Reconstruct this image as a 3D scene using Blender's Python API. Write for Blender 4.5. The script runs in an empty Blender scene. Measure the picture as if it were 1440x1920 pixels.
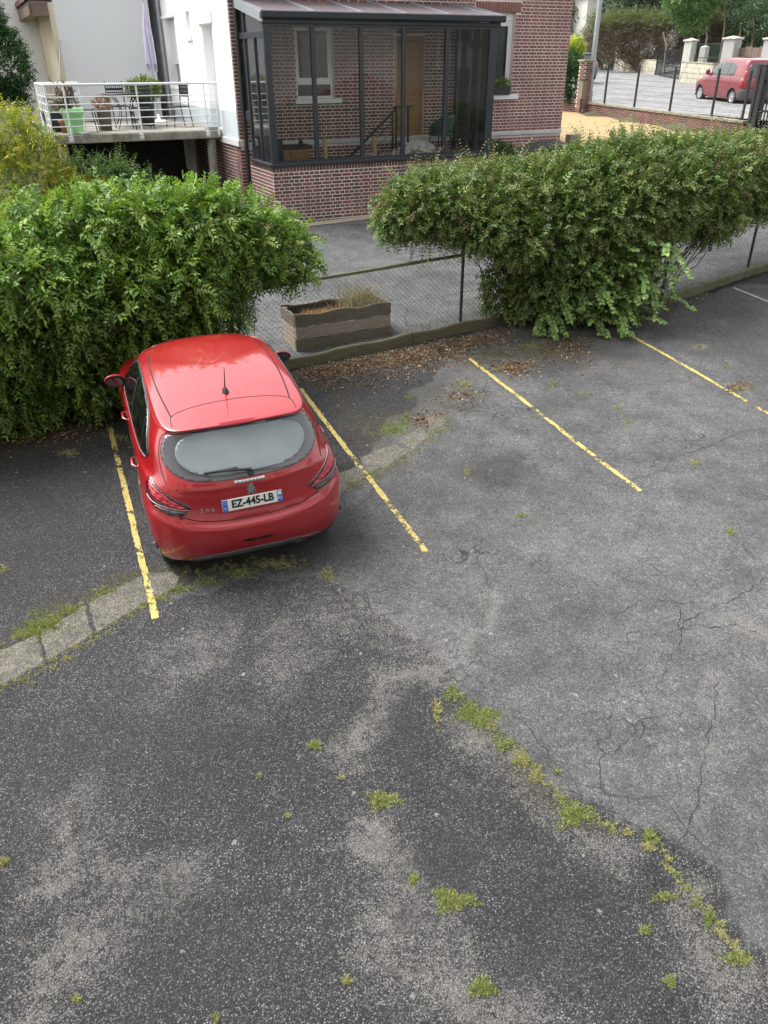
import bpy, bmesh, math, random
import numpy as np
from mathutils import Vector, Matrix
from mathutils.bvhtree import BVHTree

# ------------------------------------------------------------------ camera
SC = bpy.context.scene
COL = SC.collection
F_PX, PITCH, ROLL, CAM_H = 1452.0, math.radians(30.04), math.radians(-0.26), 4.50
GX, GY = -0.0086, 0.083            # the car park climbs gently away from the camera
cam_d = bpy.data.cameras.new('camera')
cam = bpy.data.objects.new('camera', cam_d)
COL.objects.link(cam)
SC.camera = cam
cam_d.sensor_fit = 'VERTICAL'
cam_d.sensor_height = 24.0
cam_d.lens = 24.0 * F_PX / 1920.0
cam_d.clip_start = 0.05
cam_d.clip_end = 800.0
_fw = np.array([0, math.cos(PITCH), -math.sin(PITCH)])
_up = np.array([0, math.sin(PITCH), math.cos(PITCH)])
_rt = np.array([1.0, 0, 0])
_r2 = math.cos(ROLL) * _rt + math.sin(ROLL) * _up
_u2 = -math.sin(ROLL) * _rt + math.cos(ROLL) * _up
CPOS = np.array([0, 0, CAM_H])
cam.matrix_world = Matrix(((_r2[0], _u2[0], -_fw[0], 0), (_r2[1], _u2[1], -_fw[1], 0),
                           (_r2[2], _u2[2], -_fw[2], CAM_H), (0, 0, 0, 1)))

# ------------------------------------------------------------------ light: overcast daylight
SUN_EL, SUN_ROT = math.radians(58), math.radians(285)
world = bpy.data.worlds.new('World')
SC.world = world
world.use_nodes = True
wn = world.node_tree
for n in list(wn.nodes):
    wn.nodes.remove(n)
sky = wn.nodes.new('ShaderNodeTexSky')
sky.sky_type = 'NISHITA'
sky.sun_disc = False
sky.sun_elevation = SUN_EL
sky.sun_rotation = SUN_ROT
sky.air_density = 1.0
sky.dust_density = 4.0
sky.ozone_density = 1.0
hsv = wn.nodes.new('ShaderNodeHueSaturation')
hsv.inputs['Saturation'].default_value = 0.13
bg = wn.nodes.new('ShaderNodeBackground')
bg.inputs['Strength'].default_value = 0.15
wo = wn.nodes.new('ShaderNodeOutputWorld')
wn.links.new(sky.outputs[0], hsv.inputs['Color'])
wn.links.new(hsv.outputs[0], bg.inputs['Color'])
wn.links.new(bg.outputs[0], wo.inputs['Surface'])
sun_d = bpy.data.lights.new('sun', 'SUN')
sun_d.energy = 1.0
sun_d.angle = math.radians(35)
sun_d.color = (1.0, 0.97, 0.93)
sun = bpy.data.objects.new('sun', sun_d)
COL.objects.link(sun)
# the Nishita sun at rotation 0 stands over +Y and turns clockwise seen from above
_sd = Vector((math.sin(SUN_ROT) * math.cos(SUN_EL), math.cos(SUN_ROT) * math.cos(SUN_EL), math.sin(SUN_EL)))
sun.rotation_euler = _sd.to_track_quat('Z', 'Y').to_euler()
SC.view_settings.view_transform = 'Standard'
SC.view_settings.look = 'None'
SC.view_settings.gamma = 1.0
SC.view_settings.use_curve_mapping = False
SC.view_settings.exposure = 1.45
SC.cycles.use_denoising = True
SC.cycles.max_bounces = 8
SC.cycles.transparent_max_bounces = 16
SC.cycles.caustics_reflective = False
SC.cycles.caustics_refractive = False

random.seed(7)
RNG = np.random.default_rng(7)

# ------------------------------------------------------------------ photogrammetry helpers (measured positions)
def ray(x, y):
    return _fw + _r2 * (x - 720) / F_PX - _u2 * (y - 960) / F_PX
def gz(x, y):
    return GX * x + GY * y
def gnd(x, y, dz=0.0):
    """point of the car park plane (raised by dz) seen at photo pixel x, y"""
    v = ray(x, y)
    t = (dz - CAM_H) / (v[2] - GX * v[0] - GY * v[1])
    return CPOS + v * t
def at(x, y, d):
    return CPOS + ray(x, y) * d
YAW = math.radians(25.8)
HU = np.array([math.cos(YAW), math.sin(YAW), 0])
HN = np.array([math.sin(YAW), -math.cos(YAW), 0])
F0 = np.array([-1.93, 19.55, 0.0])
def hw(u, off, z=0.0):
    """house coordinates (along facade, in front of facade, height) to world"""
    return F0 + HU * u + HN * off + np.array([0, 0, z])
def smooth(a, b, x):
    t = np.clip((x - a) / (b - a), 0, 1)
    return t * t * (3 - 2 * t)
W1 = at(1096, 190, 32.6)[:2]; W4 = at(1392, 246, 25.2)[:2]          # line of the low garden wall by the street
wdir = (W4 - W1) / np.linalg.norm(W4 - W1); wnor = np.array([-wdir[1], wdir[0]])
if wnor @ np.array([1, 1]) < 0: wnor = -wnor
WLEN = float(np.linalg.norm(W4 - W1))
def wl(s, d=0.0): return W1 + wdir * s + wnor * d
def hgt(x, y):
    """terrain height: car park plane, climbing to the street level on the right"""
    x = np.asarray(x, float); y = np.asarray(y, float)
    p = GX * x + GY * np.minimum(y, 30)
    up = np.interp(y, [0, 21, 30, 38, 41, 54, 80, 110, 160, 500], [2.70, 2.70, 2.84, 2.93, 3.03, 3.45, 4.05, 5.6, 8.5, 16.0])
    w = smooth(17.4, 21.3, y) * smooth(1.2, 4.2, x)
    w = np.maximum(w, smooth(32, 45, y))
    z = p * (1 - w) + up * w
    ws = (x - W1[0]) * wdir[0] + (y - W1[1]) * wdir[1]; wd = (x - W1[0]) * wnor[0] + (y - W1[1]) * wnor[1]
    lawn = np.interp(ws, [-8, 0, WLEN, WLEN + 6], [2.72, 2.66, 2.30, 2.0])
    k = (1 - smooth(.02, .2, wd)) * smooth(20.0, 22.5, y) * smooth(4.5, 6.0, x) * (1 - smooth(-9, -14, ws))
    return z * (1 - k) + lawn * k

# ------------------------------------------------------------------ object helpers
def tag(o, label=None, cat=None, group=None, kind=None):
    if label: o['label'] = label
    if cat: o['category'] = cat
    if group: o['group'] = group
    if kind: o['kind'] = kind
    return o
def empty(name, loc=(0, 0, 0), rz=0.0, label=None, cat=None, group=None, kind=None):
    o = bpy.data.objects.new(name, None)
    o.empty_display_size = 0.2
    COL.objects.link(o)
    o.location = loc
    o.rotation_euler = (0, 0, rz)
    return tag(o, label, cat, group, kind)
def link(name, me, parent=None, loc=None, rz=None):
    o = bpy.data.objects.new(name, me)
    COL.objects.link(o)
    if parent is not None: o.parent = parent
    if loc is not None: o.location = loc
    if rz is not None: o.rotation_euler = (0, 0, rz)
    return o
def copy_tree(o, parent=None):
    c = o.copy(); COL.objects.link(c)
    if parent is not None: c.parent = parent
    for ch in list(o.children):
        copy_tree(ch, c)
    return c

class MB:
    """collects simple solids into one mesh"""
    def __init__(self):
        self.v = []; self.f = []; self.s = []
    def add(self, vs, fs, smooth_=False):
        b = len(self.v)
        self.v += [tuple(map(float, p)) for p in vs]
        self.f += [tuple(b + i for i in f) for f in fs]
        self.s += [smooth_] * len(fs)
        return self
    def box(self, x0, x1, y0, y1, z0, z1):
        vs = [(x0, y0, z0), (x1, y0, z0), (x1, y1, z0), (x0, y1, z0), (x0, y0, z1), (x1, y0, z1), (x1, y1, z1), (x0, y1, z1)]
        return self.add(vs, [(0, 3, 2, 1), (4, 5, 6, 7), (0, 1, 5, 4), (1, 2, 6, 5), (2, 3, 7, 6), (3, 0, 4, 7)])
    def cbox(self, x0, x1, y0, y1, z0, z1, c=0.01):
        """box with chamfered edges"""
        c = min(c, (x1 - x0) * .45, (y1 - y0) * .45, (z1 - z0) * .45)
        bm = bmesh.new()
        bmesh.ops.create_cube(bm, size=1)
        for p in bm.verts:
            p.co = Vector(((x0 + x1) / 2 + p.co.x * (x1 - x0), (y0 + y1) / 2 + p.co.y * (y1 - y0), (z0 + z1) / 2 + p.co.z * (z1 - z0)))
        bmesh.ops.bevel(bm, geom=list(bm.edges), offset=c, segments=1, affect='EDGES')
        self.add_bm(bm); return self
    def add_bm(self, bm, smooth_=False):
        bm.verts.index_update()
        self.add([p.co for p in bm.verts], [[q.index for q in f.verts] for f in bm.faces], smooth_)
        bm.free(); return self
    def beam(self, a, b, w, h, up=(0, 0, 1)):
        """rectangular bar from a to b, w wide (sideways), h high (along up)"""
        a = Vector(a); b = Vector(b); d = (b - a).normalized(); up = Vector(up)
        if abs(d.dot(up)) > .99: up = Vector((1, 0, 0))
        r = d.cross(up).normalized(); u = r.cross(d).normalized()
        vs = []
        for p in (a, b):
            for sx, sy in ((-1, -1), (1, -1), (1, 1), (-1, 1)):
                vs.append(p + r * sx * w / 2 + u * sy * h / 2)
        return self.add(vs, [(0, 1, 2, 3), (7, 6, 5, 4), (0, 4, 5, 1), (1, 5, 6, 2), (2, 6, 7, 3), (3, 7, 4, 0)])
    def tube(self, pts, r, n=8, cap=True):
        pts = [Vector(p) for p in pts]
        rs = r if isinstance(r, (list, tuple, np.ndarray)) else [r] * len(pts)
        vs = []; fs = []
        ref = Vector((0, 0, 1))
        for i, p in enumerate(pts):
            d = (pts[min(i + 1, len(pts) - 1)] - pts[max(i - 1, 0)]).normalized()
            if abs(d.dot(ref)) > .95: ref = Vector((1, 0, 0)) if abs(d.x) < .9 else Vector((0, 1, 0))
            a = d.cross(ref).normalized(); b = d.cross(a).normalized()
            for k in range(n):
                t = 2 * math.pi * k / n
                vs.append(p + (a * math.cos(t) + b * math.sin(t)) * rs[i])
        for i in range(len(pts) - 1):
            for k in range(n):
                fs.append((i * n + k, i * n + (k + 1) % n, (i + 1) * n + (k + 1) % n, (i + 1) * n + k))
        self.add(vs, fs, True)
        if cap:
            L = len(pts) - 1
            self.add(vs[:n], [tuple(range(n))[::-1]]); self.add(vs[L * n:], [tuple(range(n))])
        return self
    def lathe(self, prof, n=24, c=(0, 0, 0)):
        vs = []; fs = []
        for r, z in prof:
            for k in range(n):
                t = 2 * math.pi * k / n
                vs.append((c[0] + r * math.cos(t), c[1] + r * math.sin(t), c[2] + z))
        for i in range(len(prof) - 1):
            for k in range(n):
                fs.append((i * n + k, i * n + (k + 1) % n, (i + 1) * n + (k + 1) % n, (i + 1) * n + k))
        return self.add(vs, fs, True)
    def prism(self, poly, axis, a, b):
        """2D polygon extruded along axis between a and b (axis x: poly is (y,z); y: (x,z); z: (x,y))"""
        def P(p, t):
            return {'x': (t, p[0], p[1]), 'y': (p[0], t, p[1]), 'z': (p[0], p[1], t)}[axis]
        n = len(poly)
        vs = [P(p, a) for p in poly] + [P(p, b) for p in poly]
        fs = [tuple(range(n))[::-1], tuple(range(n, 2 * n))] + [(i, (i + 1) % n, n + (i + 1) % n, n + i) for i in range(n)]
        return self.add(vs, fs)
    def build(self, name, mat, parent=None, loc=None, rz=None, recalc=True):
        me = bpy.data.meshes.new(name)
        me.from_pydata(self.v, [], self.f)
        if any(self.s):
            me.polygons.foreach_set('use_smooth', self.s)
        me.materials.append(mat)
        if recalc:
            bm = bmesh.new(); bm.from_mesh(me)
            bmesh.ops.recalc_face_normals(bm, faces=bm.faces)
            bm.to_mesh(me); bm.free()
        me.update()
        return link(name, me, parent, loc, rz)

def tri_mesh(name, verts, tris, mat, parent=None, col=None, smooth_=False):
    """fast mesh from numpy arrays; tris (n,3) or quads (n,4); col (nverts,3) colour attribute"""
    me = bpy.data.meshes.new(name)
    verts = np.ascontiguousarray(verts, np.float32); tris = np.ascontiguousarray(tris, np.int32)
    k = tris.shape[1]
    me.vertices.add(len(verts)); me.vertices.foreach_set('co', verts.ravel())
    me.loops.add(tris.size); me.loops.foreach_set('vertex_index', tris.ravel())
    me.polygons.add(len(tris))
    me.polygons.foreach_set('loop_start', np.arange(0, tris.size, k, dtype=np.int32))
    if smooth_:
        me.polygons.foreach_set('use_smooth', np.ones(len(tris), bool))
    me.update(calc_edges=True)
    if col is not None:
        a = me.color_attributes.new('Col', 'FLOAT_COLOR', 'POINT')
        c = np.ones((len(verts), 4), np.float32); c[:, :col.shape[1]] = col
        a.data.foreach_set('color', c.ravel())
    me.materials.append(mat)
    return link(name, me, parent)

# ================================================================== materials
class NT:
    def __init__(self, name):
        self.m = bpy.data.materials.new(name)
        self.m.use_nodes = True
        self.t = self.m.node_tree
        self.b = self.t.nodes['Principled BSDF']
        self.out = self.t.nodes['Material Output']
    def n(self, typ, **kw):
        nd = self.t.nodes.new(typ)
        for k, v in kw.items(): setattr(nd, k, v)
        return nd
    def l(self, a, b): self.t.links.new(a, b)
    def coord(self, out='Object'):
        return self.n('ShaderNodeTexCoord').outputs[out]
    def noise(self, vec, scale, detail=4, rough=.55, dist=0):
        nd = self.n('ShaderNodeTexNoise'); nd.inputs['Scale'].default_value = scale
        nd.inputs['Detail'].default_value = detail; nd.inputs['Roughness'].default_value = rough
        nd.inputs['Distortion'].default_value = dist
        self.l(vec, nd.inputs['Vector']); return nd.outputs[0]
    def voro(self, vec, scale, feature='F1', rnd=1.0):
        nd = self.n('ShaderNodeTexVoronoi', feature=feature); nd.inputs['Scale'].default_value = scale
        nd.inputs['Randomness'].default_value = rnd
        self.l(vec, nd.inputs['Vector']); return nd
    def ramp(self, fac, stops, interp='LINEAR'):
        nd = self.n('ShaderNodeValToRGB'); nd.color_ramp.interpolation = interp
        e = nd.color_ramp.elements
        while len(e) < len(stops): e.new(0.5)
        for el, (p, c) in zip(e, stops):
            el.position = p
            el.color = (c, c, c, 1) if isinstance(c, (int, float)) else (*c, 1)
        self.l(fac, nd.inputs[0]); return nd.outputs[0]
    def math(self, op, a, b=None, clamp=False):
        nd = self.n('ShaderNodeMath', operation=op); nd.use_clamp = clamp
        for i, x in enumerate((a, b)):
            if x is None: continue
            if isinstance(x, (int, float)): nd.inputs[i].default_value = x
            else: self.l(x, nd.inputs[i])
        return nd.outputs[0]
    def mix(self, fac, a, b, mode='MIX'):
        nd = self.n('ShaderNodeMix', data_type='RGBA', blend_type=mode)
        for i, x in ((0, fac), (6, a), (7, b)):
            if isinstance(x, (int, float)): nd.inputs[i].default_value = x if i == 0 else (x, x, x, 1)
            elif isinstance(x, tuple): nd.inputs[i].default_value = (*x, 1)
            else: self.l(x, nd.inputs[i])
        return nd.outputs[2]
    def bump(self, h, strength=.3, dist=.01):
        nd = self.n('ShaderNodeBump'); nd.inputs['Strength'].default_value = strength
        nd.inputs['Distance'].default_value = dist
        self.l(h, nd.inputs['Height']); self.l(nd.outputs[0], self.b.inputs['Normal'])
    def set(self, **kw):
        for k, v in kw.items():
            i = self.b.inputs[k.replace('_', ' ')]
            if isinstance(v, (int, float)): i.default_value = v
            elif isinstance(v, tuple): i.default_value = (*v, 1) if len(v) == 3 else v
            else: self.l(v, i)
        return self

def plain(name, col, rough=.6, metal=0.0, var=.12, scale=6.0, bump=0.0, bscale=60.0, coat=0.0, spec=None):
    """paint / plastic / metal with slight tonal wear"""
    t = NT(name); c = t.coord()
    n1 = t.noise(c, scale, 5)
    lo = tuple(x * (1 - var) for x in col); hi = tuple(min(1, x * (1 + var)) for x in col)
    t.set(Base_Color=t.ramp(n1, [(.3, lo), (.7, hi)]), Roughness=rough, Metallic=metal)
    if coat: t.set(Coat_Weight=coat, Coat_Roughness=.06)
    if spec is not None: t.set(Specular_IOR_Level=spec)
    if bump: t.bump(t.noise(c, bscale, 4), bump, .004)
    return t.m

M = {}
M['white_render'] = plain('white_render', (.86, .88, .88), .85, var=.04, scale=1.2, bump=.15, bscale=90)
M['dado_render'] = plain('dado_render', (.50, .55, .58), .85, var=.05, scale=1.5, bump=.15, bscale=90)
M['plinth_stone'] = plain('plinth_stone', (.52, .53, .52), .8, var=.1, scale=5, bump=.2)
M['white_paint'] = plain('white_paint', (.80, .81, .80), .45, var=.04)
M['white_metal'] = plain('white_metal', (.72, .74, .74), .4, var=.06)
M['cream_render'] = plain('cream_render', (.62, .55, .40), .85, var=.08, scale=2)
M['dark_frame'] = plain('dark_frame', (.028, .034, .041), .38, var=.1)
M['black_metal'] = plain('black_metal', (.014, .015, .017), .45, var=.2)
M['black_plastic'] = plain('black_plastic', (.016, .016, .017), .5, var=.15)
M['grey_metal'] = plain('grey_metal', (.33, .35, .37), .45, .3, var=.08)
M['chrome'] = plain('chrome', (.75, .76, .78), .14, 1.0, var=.05)
M['alloy'] = plain('alloy', (.55, .56, .58), .3, .8, var=.08)
M['tyre'] = plain('tyre', (.014, .014, .014), .85, var=.3, bump=.2)
M['green_pot'] = plain('green_pot', (.36, .74, .36), .5, var=.05)
M['terracotta'] = plain('terracotta', (.36, .13, .07), .8, var=.15)
M['dark_pot'] = plain('dark_pot', (.03, .035, .04), .6)
M['soil'] = plain('soil', (.05, .035, .024), .95, var=.4, scale=20, bump=.6, bscale=40)
M['gate_green'] = plain('gate_green', (.025, .06, .045), .5, var=.2)
M['post_green'] = plain('post_green', (.012, .038, .030), .5, var=.35, scale=12)
M['brown_sheet'] = plain('brown_sheet', (.17, .12, .095), .7, var=.15)
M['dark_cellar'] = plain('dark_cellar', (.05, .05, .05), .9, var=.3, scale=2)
M['lilac_cloth'] = plain('lilac_cloth', (.54, .50, .66), .9, var=.08, bump=.2)
M['dog_fur'] = plain('dog_fur', (.70, .68, .62), .95, var=.08, scale=12, bump=.6, bscale=50)
M['rattan_green'] = plain('rattan_green', (.035, .07, .055), .7, var=.25, scale=30, bump=.5, bscale=120)
M['tile_floor'] = plain('tile_floor', (.30, .25, .19), .35, var=.2, scale=4)
M['curtain'] = plain('curtain', (.55, .56, .55), .9, var=.05)
M['far_render'] = plain('far_render', (.72, .70, .64), .9, var=.06, scale=1)
M['roof_tile'] = plain('roof_tile', (.17, .085, .068), .8, var=.3, scale=8, bump=.3)

def mk_room_dark():
    t = NT('room_dark'); t.set(Base_Color=(.03, .03, .032), Roughness=.8); return t.m  # near-black colour stands in for the darkness inside the rooms
M['room_dark'] = mk_room_dark()

def mk_brick(name, kind):
    t = NT(name); c = t.coord()
    g = t.n('ShaderNodeNewGeometry'); oi = t.n('ShaderNodeObjectInfo')
    r = t.math('FRACT', t.math('ADD', g.outputs['Random Per Island'], t.math('MULTIPLY', oi.outputs['Random'], 3.7)))
    if kind == 'red':
        stops = [(0, (.075, .042, .04)), (.18, (.062, .05, .048)), (.36, (.135, .055, .05)), (.6, (.175, .062, .052)), (.8, (.15, .058, .052)), (.94, (.27, .075, .055)), (1, (.10, .05, .046))]
    else:
        stops = [(0, (.235, .095, .085)), (.5, (.29, .115, .10)), (1, (.20, .085, .078))]
    col = t.ramp(r, stops)
    n = t.noise(c, 40, 4)
    col = t.mix(t.math('MULTIPLY', n, .45), col, (.20, .13, .11))
    gp_ = t.n('ShaderNodeNewGeometry').outputs['Position']
    col = t.mix(1.0, col, t.ramp(t.noise(gp_, 1.1, 5, .65), [(.3, .68), (.7, 1.18)]), 'MULTIPLY')
    t.set(Base_Color=col, Roughness=.85)
    t.bump(t.noise(c, 110, 4), .45, .004)
    return t.m
M['brick'] = mk_brick('brick_red', 'red')
M['brick_clean'] = mk_brick('brick_clean', 'clean')
M['mortar'] = plain('mortar', (.64, .57, .52), .95, var=.22, scale=1.6, bump=.4, bscale=150)
M['mortar_pink'] = plain('mortar_pink', (.72, .61, .57), .95, var=.2, scale=1.6, bump=.4, bscale=150)

def mk_glass(name, tint, refl=1.0, rough=.0, dirt=.06, ior=1.36):
    """thin pane: see-through film, mirror by fresnel, faint dried rain film"""
    t = NT(name); c = t.coord()
    tr = t.n('ShaderNodeBsdfTransparent'); tr.inputs[0].default_value = (*tint, 1)
    gl = t.n('ShaderNodeBsdfGlossy'); gl.inputs['Roughness'].default_value = rough
    gl.inputs['Color'].default_value = (refl, refl, refl, 1)
    fr = t.n('ShaderNodeFresnel'); fr.inputs['IOR'].default_value = ior
    m1 = t.n('ShaderNodeMixShader'); t.l(fr.outputs[0], m1.inputs[0]); t.l(tr.outputs[0], m1.inputs[1]); t.l(gl.outputs[0], m1.inputs[2])
    df = t.n('ShaderNodeBsdfDiffuse'); df.inputs['Color'].default_value = (.55, .57, .58, 1)
    m2 = t.n('ShaderNodeMixShader')
    nz = t.noise(c, 2.2, 5, .65)
    t.l(t.ramp(nz, [(.35, dirt * .3), (.75, dirt)]), m2.inputs[0]); t.l(m1.outputs[0], m2.inputs[1]); t.l(df.outputs[0], m2.inputs[2])
    t.l(m2.outputs[0], t.out.inputs['Surface'])
    return t.m
M['pane'] = mk_glass('pane', (.97, .98, .98), 1.0, .0, .014)
M['pane_double'] = mk_glass('pane_double', (.88, .90, .90), 1.0, .0, .05, 2.3)
M['window_glass'] = mk_glass('window_glass', (.62, .66, .66), 1.0, .0, .04)

def mk_roofpanel():
    t = NT('roof_panel'); c = t.coord()
    mp = t.n('ShaderNodeMapping'); mp.inputs['Scale'].default_value = (14, .8, 1); t.l(c, mp.inputs[0])
    n = t.noise(mp.outputs[0], 3, 5)
    t.set(Base_Color=t.ramp(n, [(.3, (.13, .105, .115)), (.7, (.21, .18, .19))]), Roughness=.4)
    return t.m
M['roof_panel'] = mk_roofpanel()

def mk_wood(name, lo, hi, axis=0, scale=5, rough=.7, moss=0.0):
    t = NT(name); c = t.coord()
    mp = t.n('ShaderNodeMapping'); s = [12.0, 12.0, 12.0]; s[axis] = 1.0
    mp.inputs['Scale'].default_value = s; t.l(c, mp.inputs[0])
    n = t.noise(mp.outputs[0], scale, 6, .6, .4)
    col = t.ramp(n, [(.28, lo), (.72, hi)])
    if moss:
        mn = t.noise(c, 5, 6, .65)
        col = t.mix(t.ramp(mn, [(.42 - moss * .2, 0), (.62, moss)]), col, (.065, .085, .018))
    t.set(Base_Color=col, Roughness=rough)
    t.bump(n, .4, .004)
    return t.m
M['pine'] = mk_wood('pine', (.42, .27, .14), (.55, .38, .21), 2)
M['oak_door'] = mk_wood('oak_door', (.24, .135, .055), (.34, .20, .085), 2, rough=.4)
M['cabinet_wood'] = mk_wood('cabinet_wood', (.22, .115, .045), (.34, .19, .08), 0, rough=.5)
M['plank_a'] = mk_wood('plank_weathered', (.075, .056, .038), (.18, .14, .098), 0, moss=.2)
M['plank_b'] = mk_wood('plank_bleached', (.17, .135, .10), (.36, .30, .235), 0)
M['timber'] = mk_wood('kerb_timber', (.045, .036, .024), (.13, .105, .07), 0, moss=.45)
M['kerb_stone'] = mk_wood('kerb_mossy', (.09, .085, .06), (.2, .19, .14), 0, moss=.9)
M['old_wood'] = mk_wood('old_wood', (.12, .10, .07), (.24, .2, .15), 2)

def mk_concrete(name, lo, hi, moss=0.0, dark=0.0, grain=0.0):
    t = NT(name); c = t.coord()
    n = t.noise(c, 2.5, 7, .65); f = t.noise(c, 60, 4)
    col = t.ramp(n, [(.3, lo), (.7, hi)])
    col = t.mix(.35, col, t.ramp(f, [(.3, tuple(x * .6 for x in lo)), (.7, tuple(min(1, x * 1.25) for x in hi))]))
    if dark:
        mp = t.n('ShaderNodeMapping'); mp.inputs['Scale'].default_value = (6, 6, 1.2); t.l(c, mp.inputs[0])
        d = t.noise(mp.outputs[0], 1.6, 6, .7)
        col = t.mix(t.ramp(d, [(.45, 0), (.65, dark)]), col, (.035, .036, .03))
    if moss:
        mn = t.noise(c, 3.3, 6, .7)
        col = t.mix(t.ramp(mn, [(.5, 0), (.7, moss)]), col, (.10, .105, .035))
    if grain:
        v = t.voro(c, 110); sv = t.n('ShaderNodeSeparateColor'); t.l(v.outputs['Color'], sv.inputs[0])
        col = t.mix(grain, col, t.mix(1.0, col, t.ramp(sv.outputs[0], [(0, .35), (.5, .8), (.9, 1.3), (1, 2.2)]), 'MULTIPLY'))
    t.set(Base_Color=col, Roughness=.85)
    t.bump(f, .4, .006)
    return t.m
M['concrete'] = mk_concrete('concrete', (.20, .19, .17), (.33, .31, .28))
M['kerb_concrete'] = mk_concrete('old_kerb_concrete', (.090, .083, .070), (.165, .152, .128), moss=.5, dark=.5, grain=.9)
M['slab_concrete'] = mk_concrete('slab_concrete', (.22, .21, .18), (.38, .36, .31), moss=.5, dark=.7)
M['terrace_tile'] = mk_concrete('terrace_tile', (.22, .205, .18), (.33, .305, .27))
M['old_wall'] = mk_concrete('old_stone_wall', (.40, .37, .27), (.62, .58, .46), dark=.75)
M['pillar_stone'] = mk_concrete('pillar_stone', (.42, .41, .36), (.60, .58, .50), dark=.35)
M['coping'] = mk_concrete('coping_stone', (.20, .19, .15), (.34, .32, .26), moss=.6, dark=.4)
M['pavement'] = mk_concrete('pavement', (.22, .22, .22), (.32, .32, .32))
M['block'] = mk_concrete('concrete_block', (.32, .31, .29), (.44, .43, .41))

def mk_stucco(name, col, scale, strength):
    t = NT(name); c = t.coord()
    n = t.noise(c, scale, 5, .6); v = t.noise(c, .7, 4)
    t.set(Base_Color=t.mix(.5, tuple(x * .95 for x in col), t.ramp(v, [(.3, tuple(x * .93 for x in col)), (.7, col)])), Roughness=.9)
    t.bump(n, strength, .03)
    return t.m
M['grey_stucco'] = mk_stucco('grey_stucco', (.72, .745, .76), 28, .3)
M['rough_stucco'] = mk_stucco('rough_stucco', (.80, .80, .79), 9, .8)

def mk_leaf(name, rough=.45, trans=.25):
    t = NT(name)
    a = t.n('ShaderNodeVertexColor'); a.layer_name = 'Col'
    oi = t.n('ShaderNodeObjectInfo')
    t.set(Base_Color=a.outputs[0], Roughness=rough, Specular_IOR_Level=.4)
    tl = t.n('ShaderNodeBsdfTranslucent')
    hs = t.n('ShaderNodeHueSaturation'); hs.inputs['Saturation'].default_value = 1.15; hs.inputs['Value'].default_value = 1.5
    t.l(a.outputs[0], hs.inputs['Color']); t.l(hs.outputs[0], tl.inputs[0])
    ms = t.n('ShaderNodeMixShader'); ms.inputs[0].default_value = trans
    t.l(t.b.outputs[0], ms.inputs[1]); t.l(tl.outputs[0], ms.inputs[2]); t.l(ms.outputs[0], t.out.inputs['Surface'])
    return t.m
M['leaf'] = mk_leaf('leaf')
M['leaf_dry'] = mk_leaf('leaf_dry', .85, .1)
M['bark'] = mk_wood('bark', (.06, .045, .032), (.15, .12, .09), 2, 3, .95)
M['twig'] = plain('twig', (.13, .10, .075), .9, var=.3, scale=20)

# --- car finishes
def mk_paint(name, col, flake=.25):
    t = NT(name); c = t.coord()
    # rain film: tiny beads in the clear coat
    v = t.voro(c, 140)
    drops = t.ramp(v.outputs['Distance'], [(.0, 1.0), (.28, .0)])
    mask = t.ramp(t.noise(c, 9, 3), [(.45, 0), (.7, 1)])
    t.set(Base_Color=col, Metallic=flake, Roughness=.32, Coat_Weight=1.0, Coat_Roughness=.035, Coat_IOR=1.55)
    bn = t.n('ShaderNodeBump'); bn.inputs['Strength'].default_value = .035; bn.inputs['Distance'].default_value = .002
    t.l(t.math('MULTIPLY', drops, mask), bn.inputs['Height'])
    t.l(bn.outputs[0], t.b.inputs['Coat Normal'])
    return t.m
M['red_paint'] = mk_paint('red_paint', (.33, .005, .010), .08)
M['van_paint'] = mk_paint('van_paint', (.19, .009, .02), .0)
M['blue_paint'] = mk_paint('blue_paint', (.05, .10, .15), .3)
M['car_glass'] = NT('car_glass').set(Base_Color=(.008, .009, .01), Roughness=.05, Specular_IOR_Level=.6, Coat_Weight=.5).m
M['van_glass'] = NT('van_glass').set(Base_Color=(.05, .06, .06), Roughness=.06, Specular_IOR_Level=.8).m
def mk_frit():
    t = NT('rear_glass_border'); t.set(Base_Color=(.085, .086, .095), Roughness=.06, Specular_IOR_Level=.9, Coat_Weight=.4); return t.m  # border greyed in base colour to carry the sky's reflection
M['frit'] = mk_frit()
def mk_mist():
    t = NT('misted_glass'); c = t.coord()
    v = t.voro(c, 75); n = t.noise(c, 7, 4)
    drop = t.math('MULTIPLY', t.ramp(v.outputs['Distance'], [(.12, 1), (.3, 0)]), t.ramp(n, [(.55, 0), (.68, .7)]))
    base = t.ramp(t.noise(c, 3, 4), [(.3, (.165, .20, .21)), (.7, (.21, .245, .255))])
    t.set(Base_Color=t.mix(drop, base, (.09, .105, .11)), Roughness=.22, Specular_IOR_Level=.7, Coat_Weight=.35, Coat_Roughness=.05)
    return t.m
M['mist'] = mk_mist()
M['lamp_red'] = NT('lamp_red').set(Base_Color=(.30, .006, .012), Roughness=.12, Coat_Weight=1.0, Specular_IOR_Level=.7).m
M['lamp_dark'] = NT('lamp_dark').set(Base_Color=(.045, .006, .010), Roughness=.08, Coat_Weight=1.0).m
M['lamp_claw'] = NT('lamp_claw').set(Base_Color=(.42, .012, .022), Roughness=.15, Coat_Weight=1.0).m
M['lamp_white'] = NT('lamp_white').set(Base_Color=(.05, .045, .05), Roughness=.1, Coat_Weight=1.0).m
M['lamp_clear'] = NT('lamp_clear').set(Base_Color=(.36, .16, .16), Roughness=.15, Coat_Weight=1.0).m
M['seam'] = NT('seam').set(Base_Color=(.012, .004, .004), Roughness=.8).m
M['bumper_grey'] = plain('bumper_grey', (.085, .085, .09), .5, var=.15)
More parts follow.
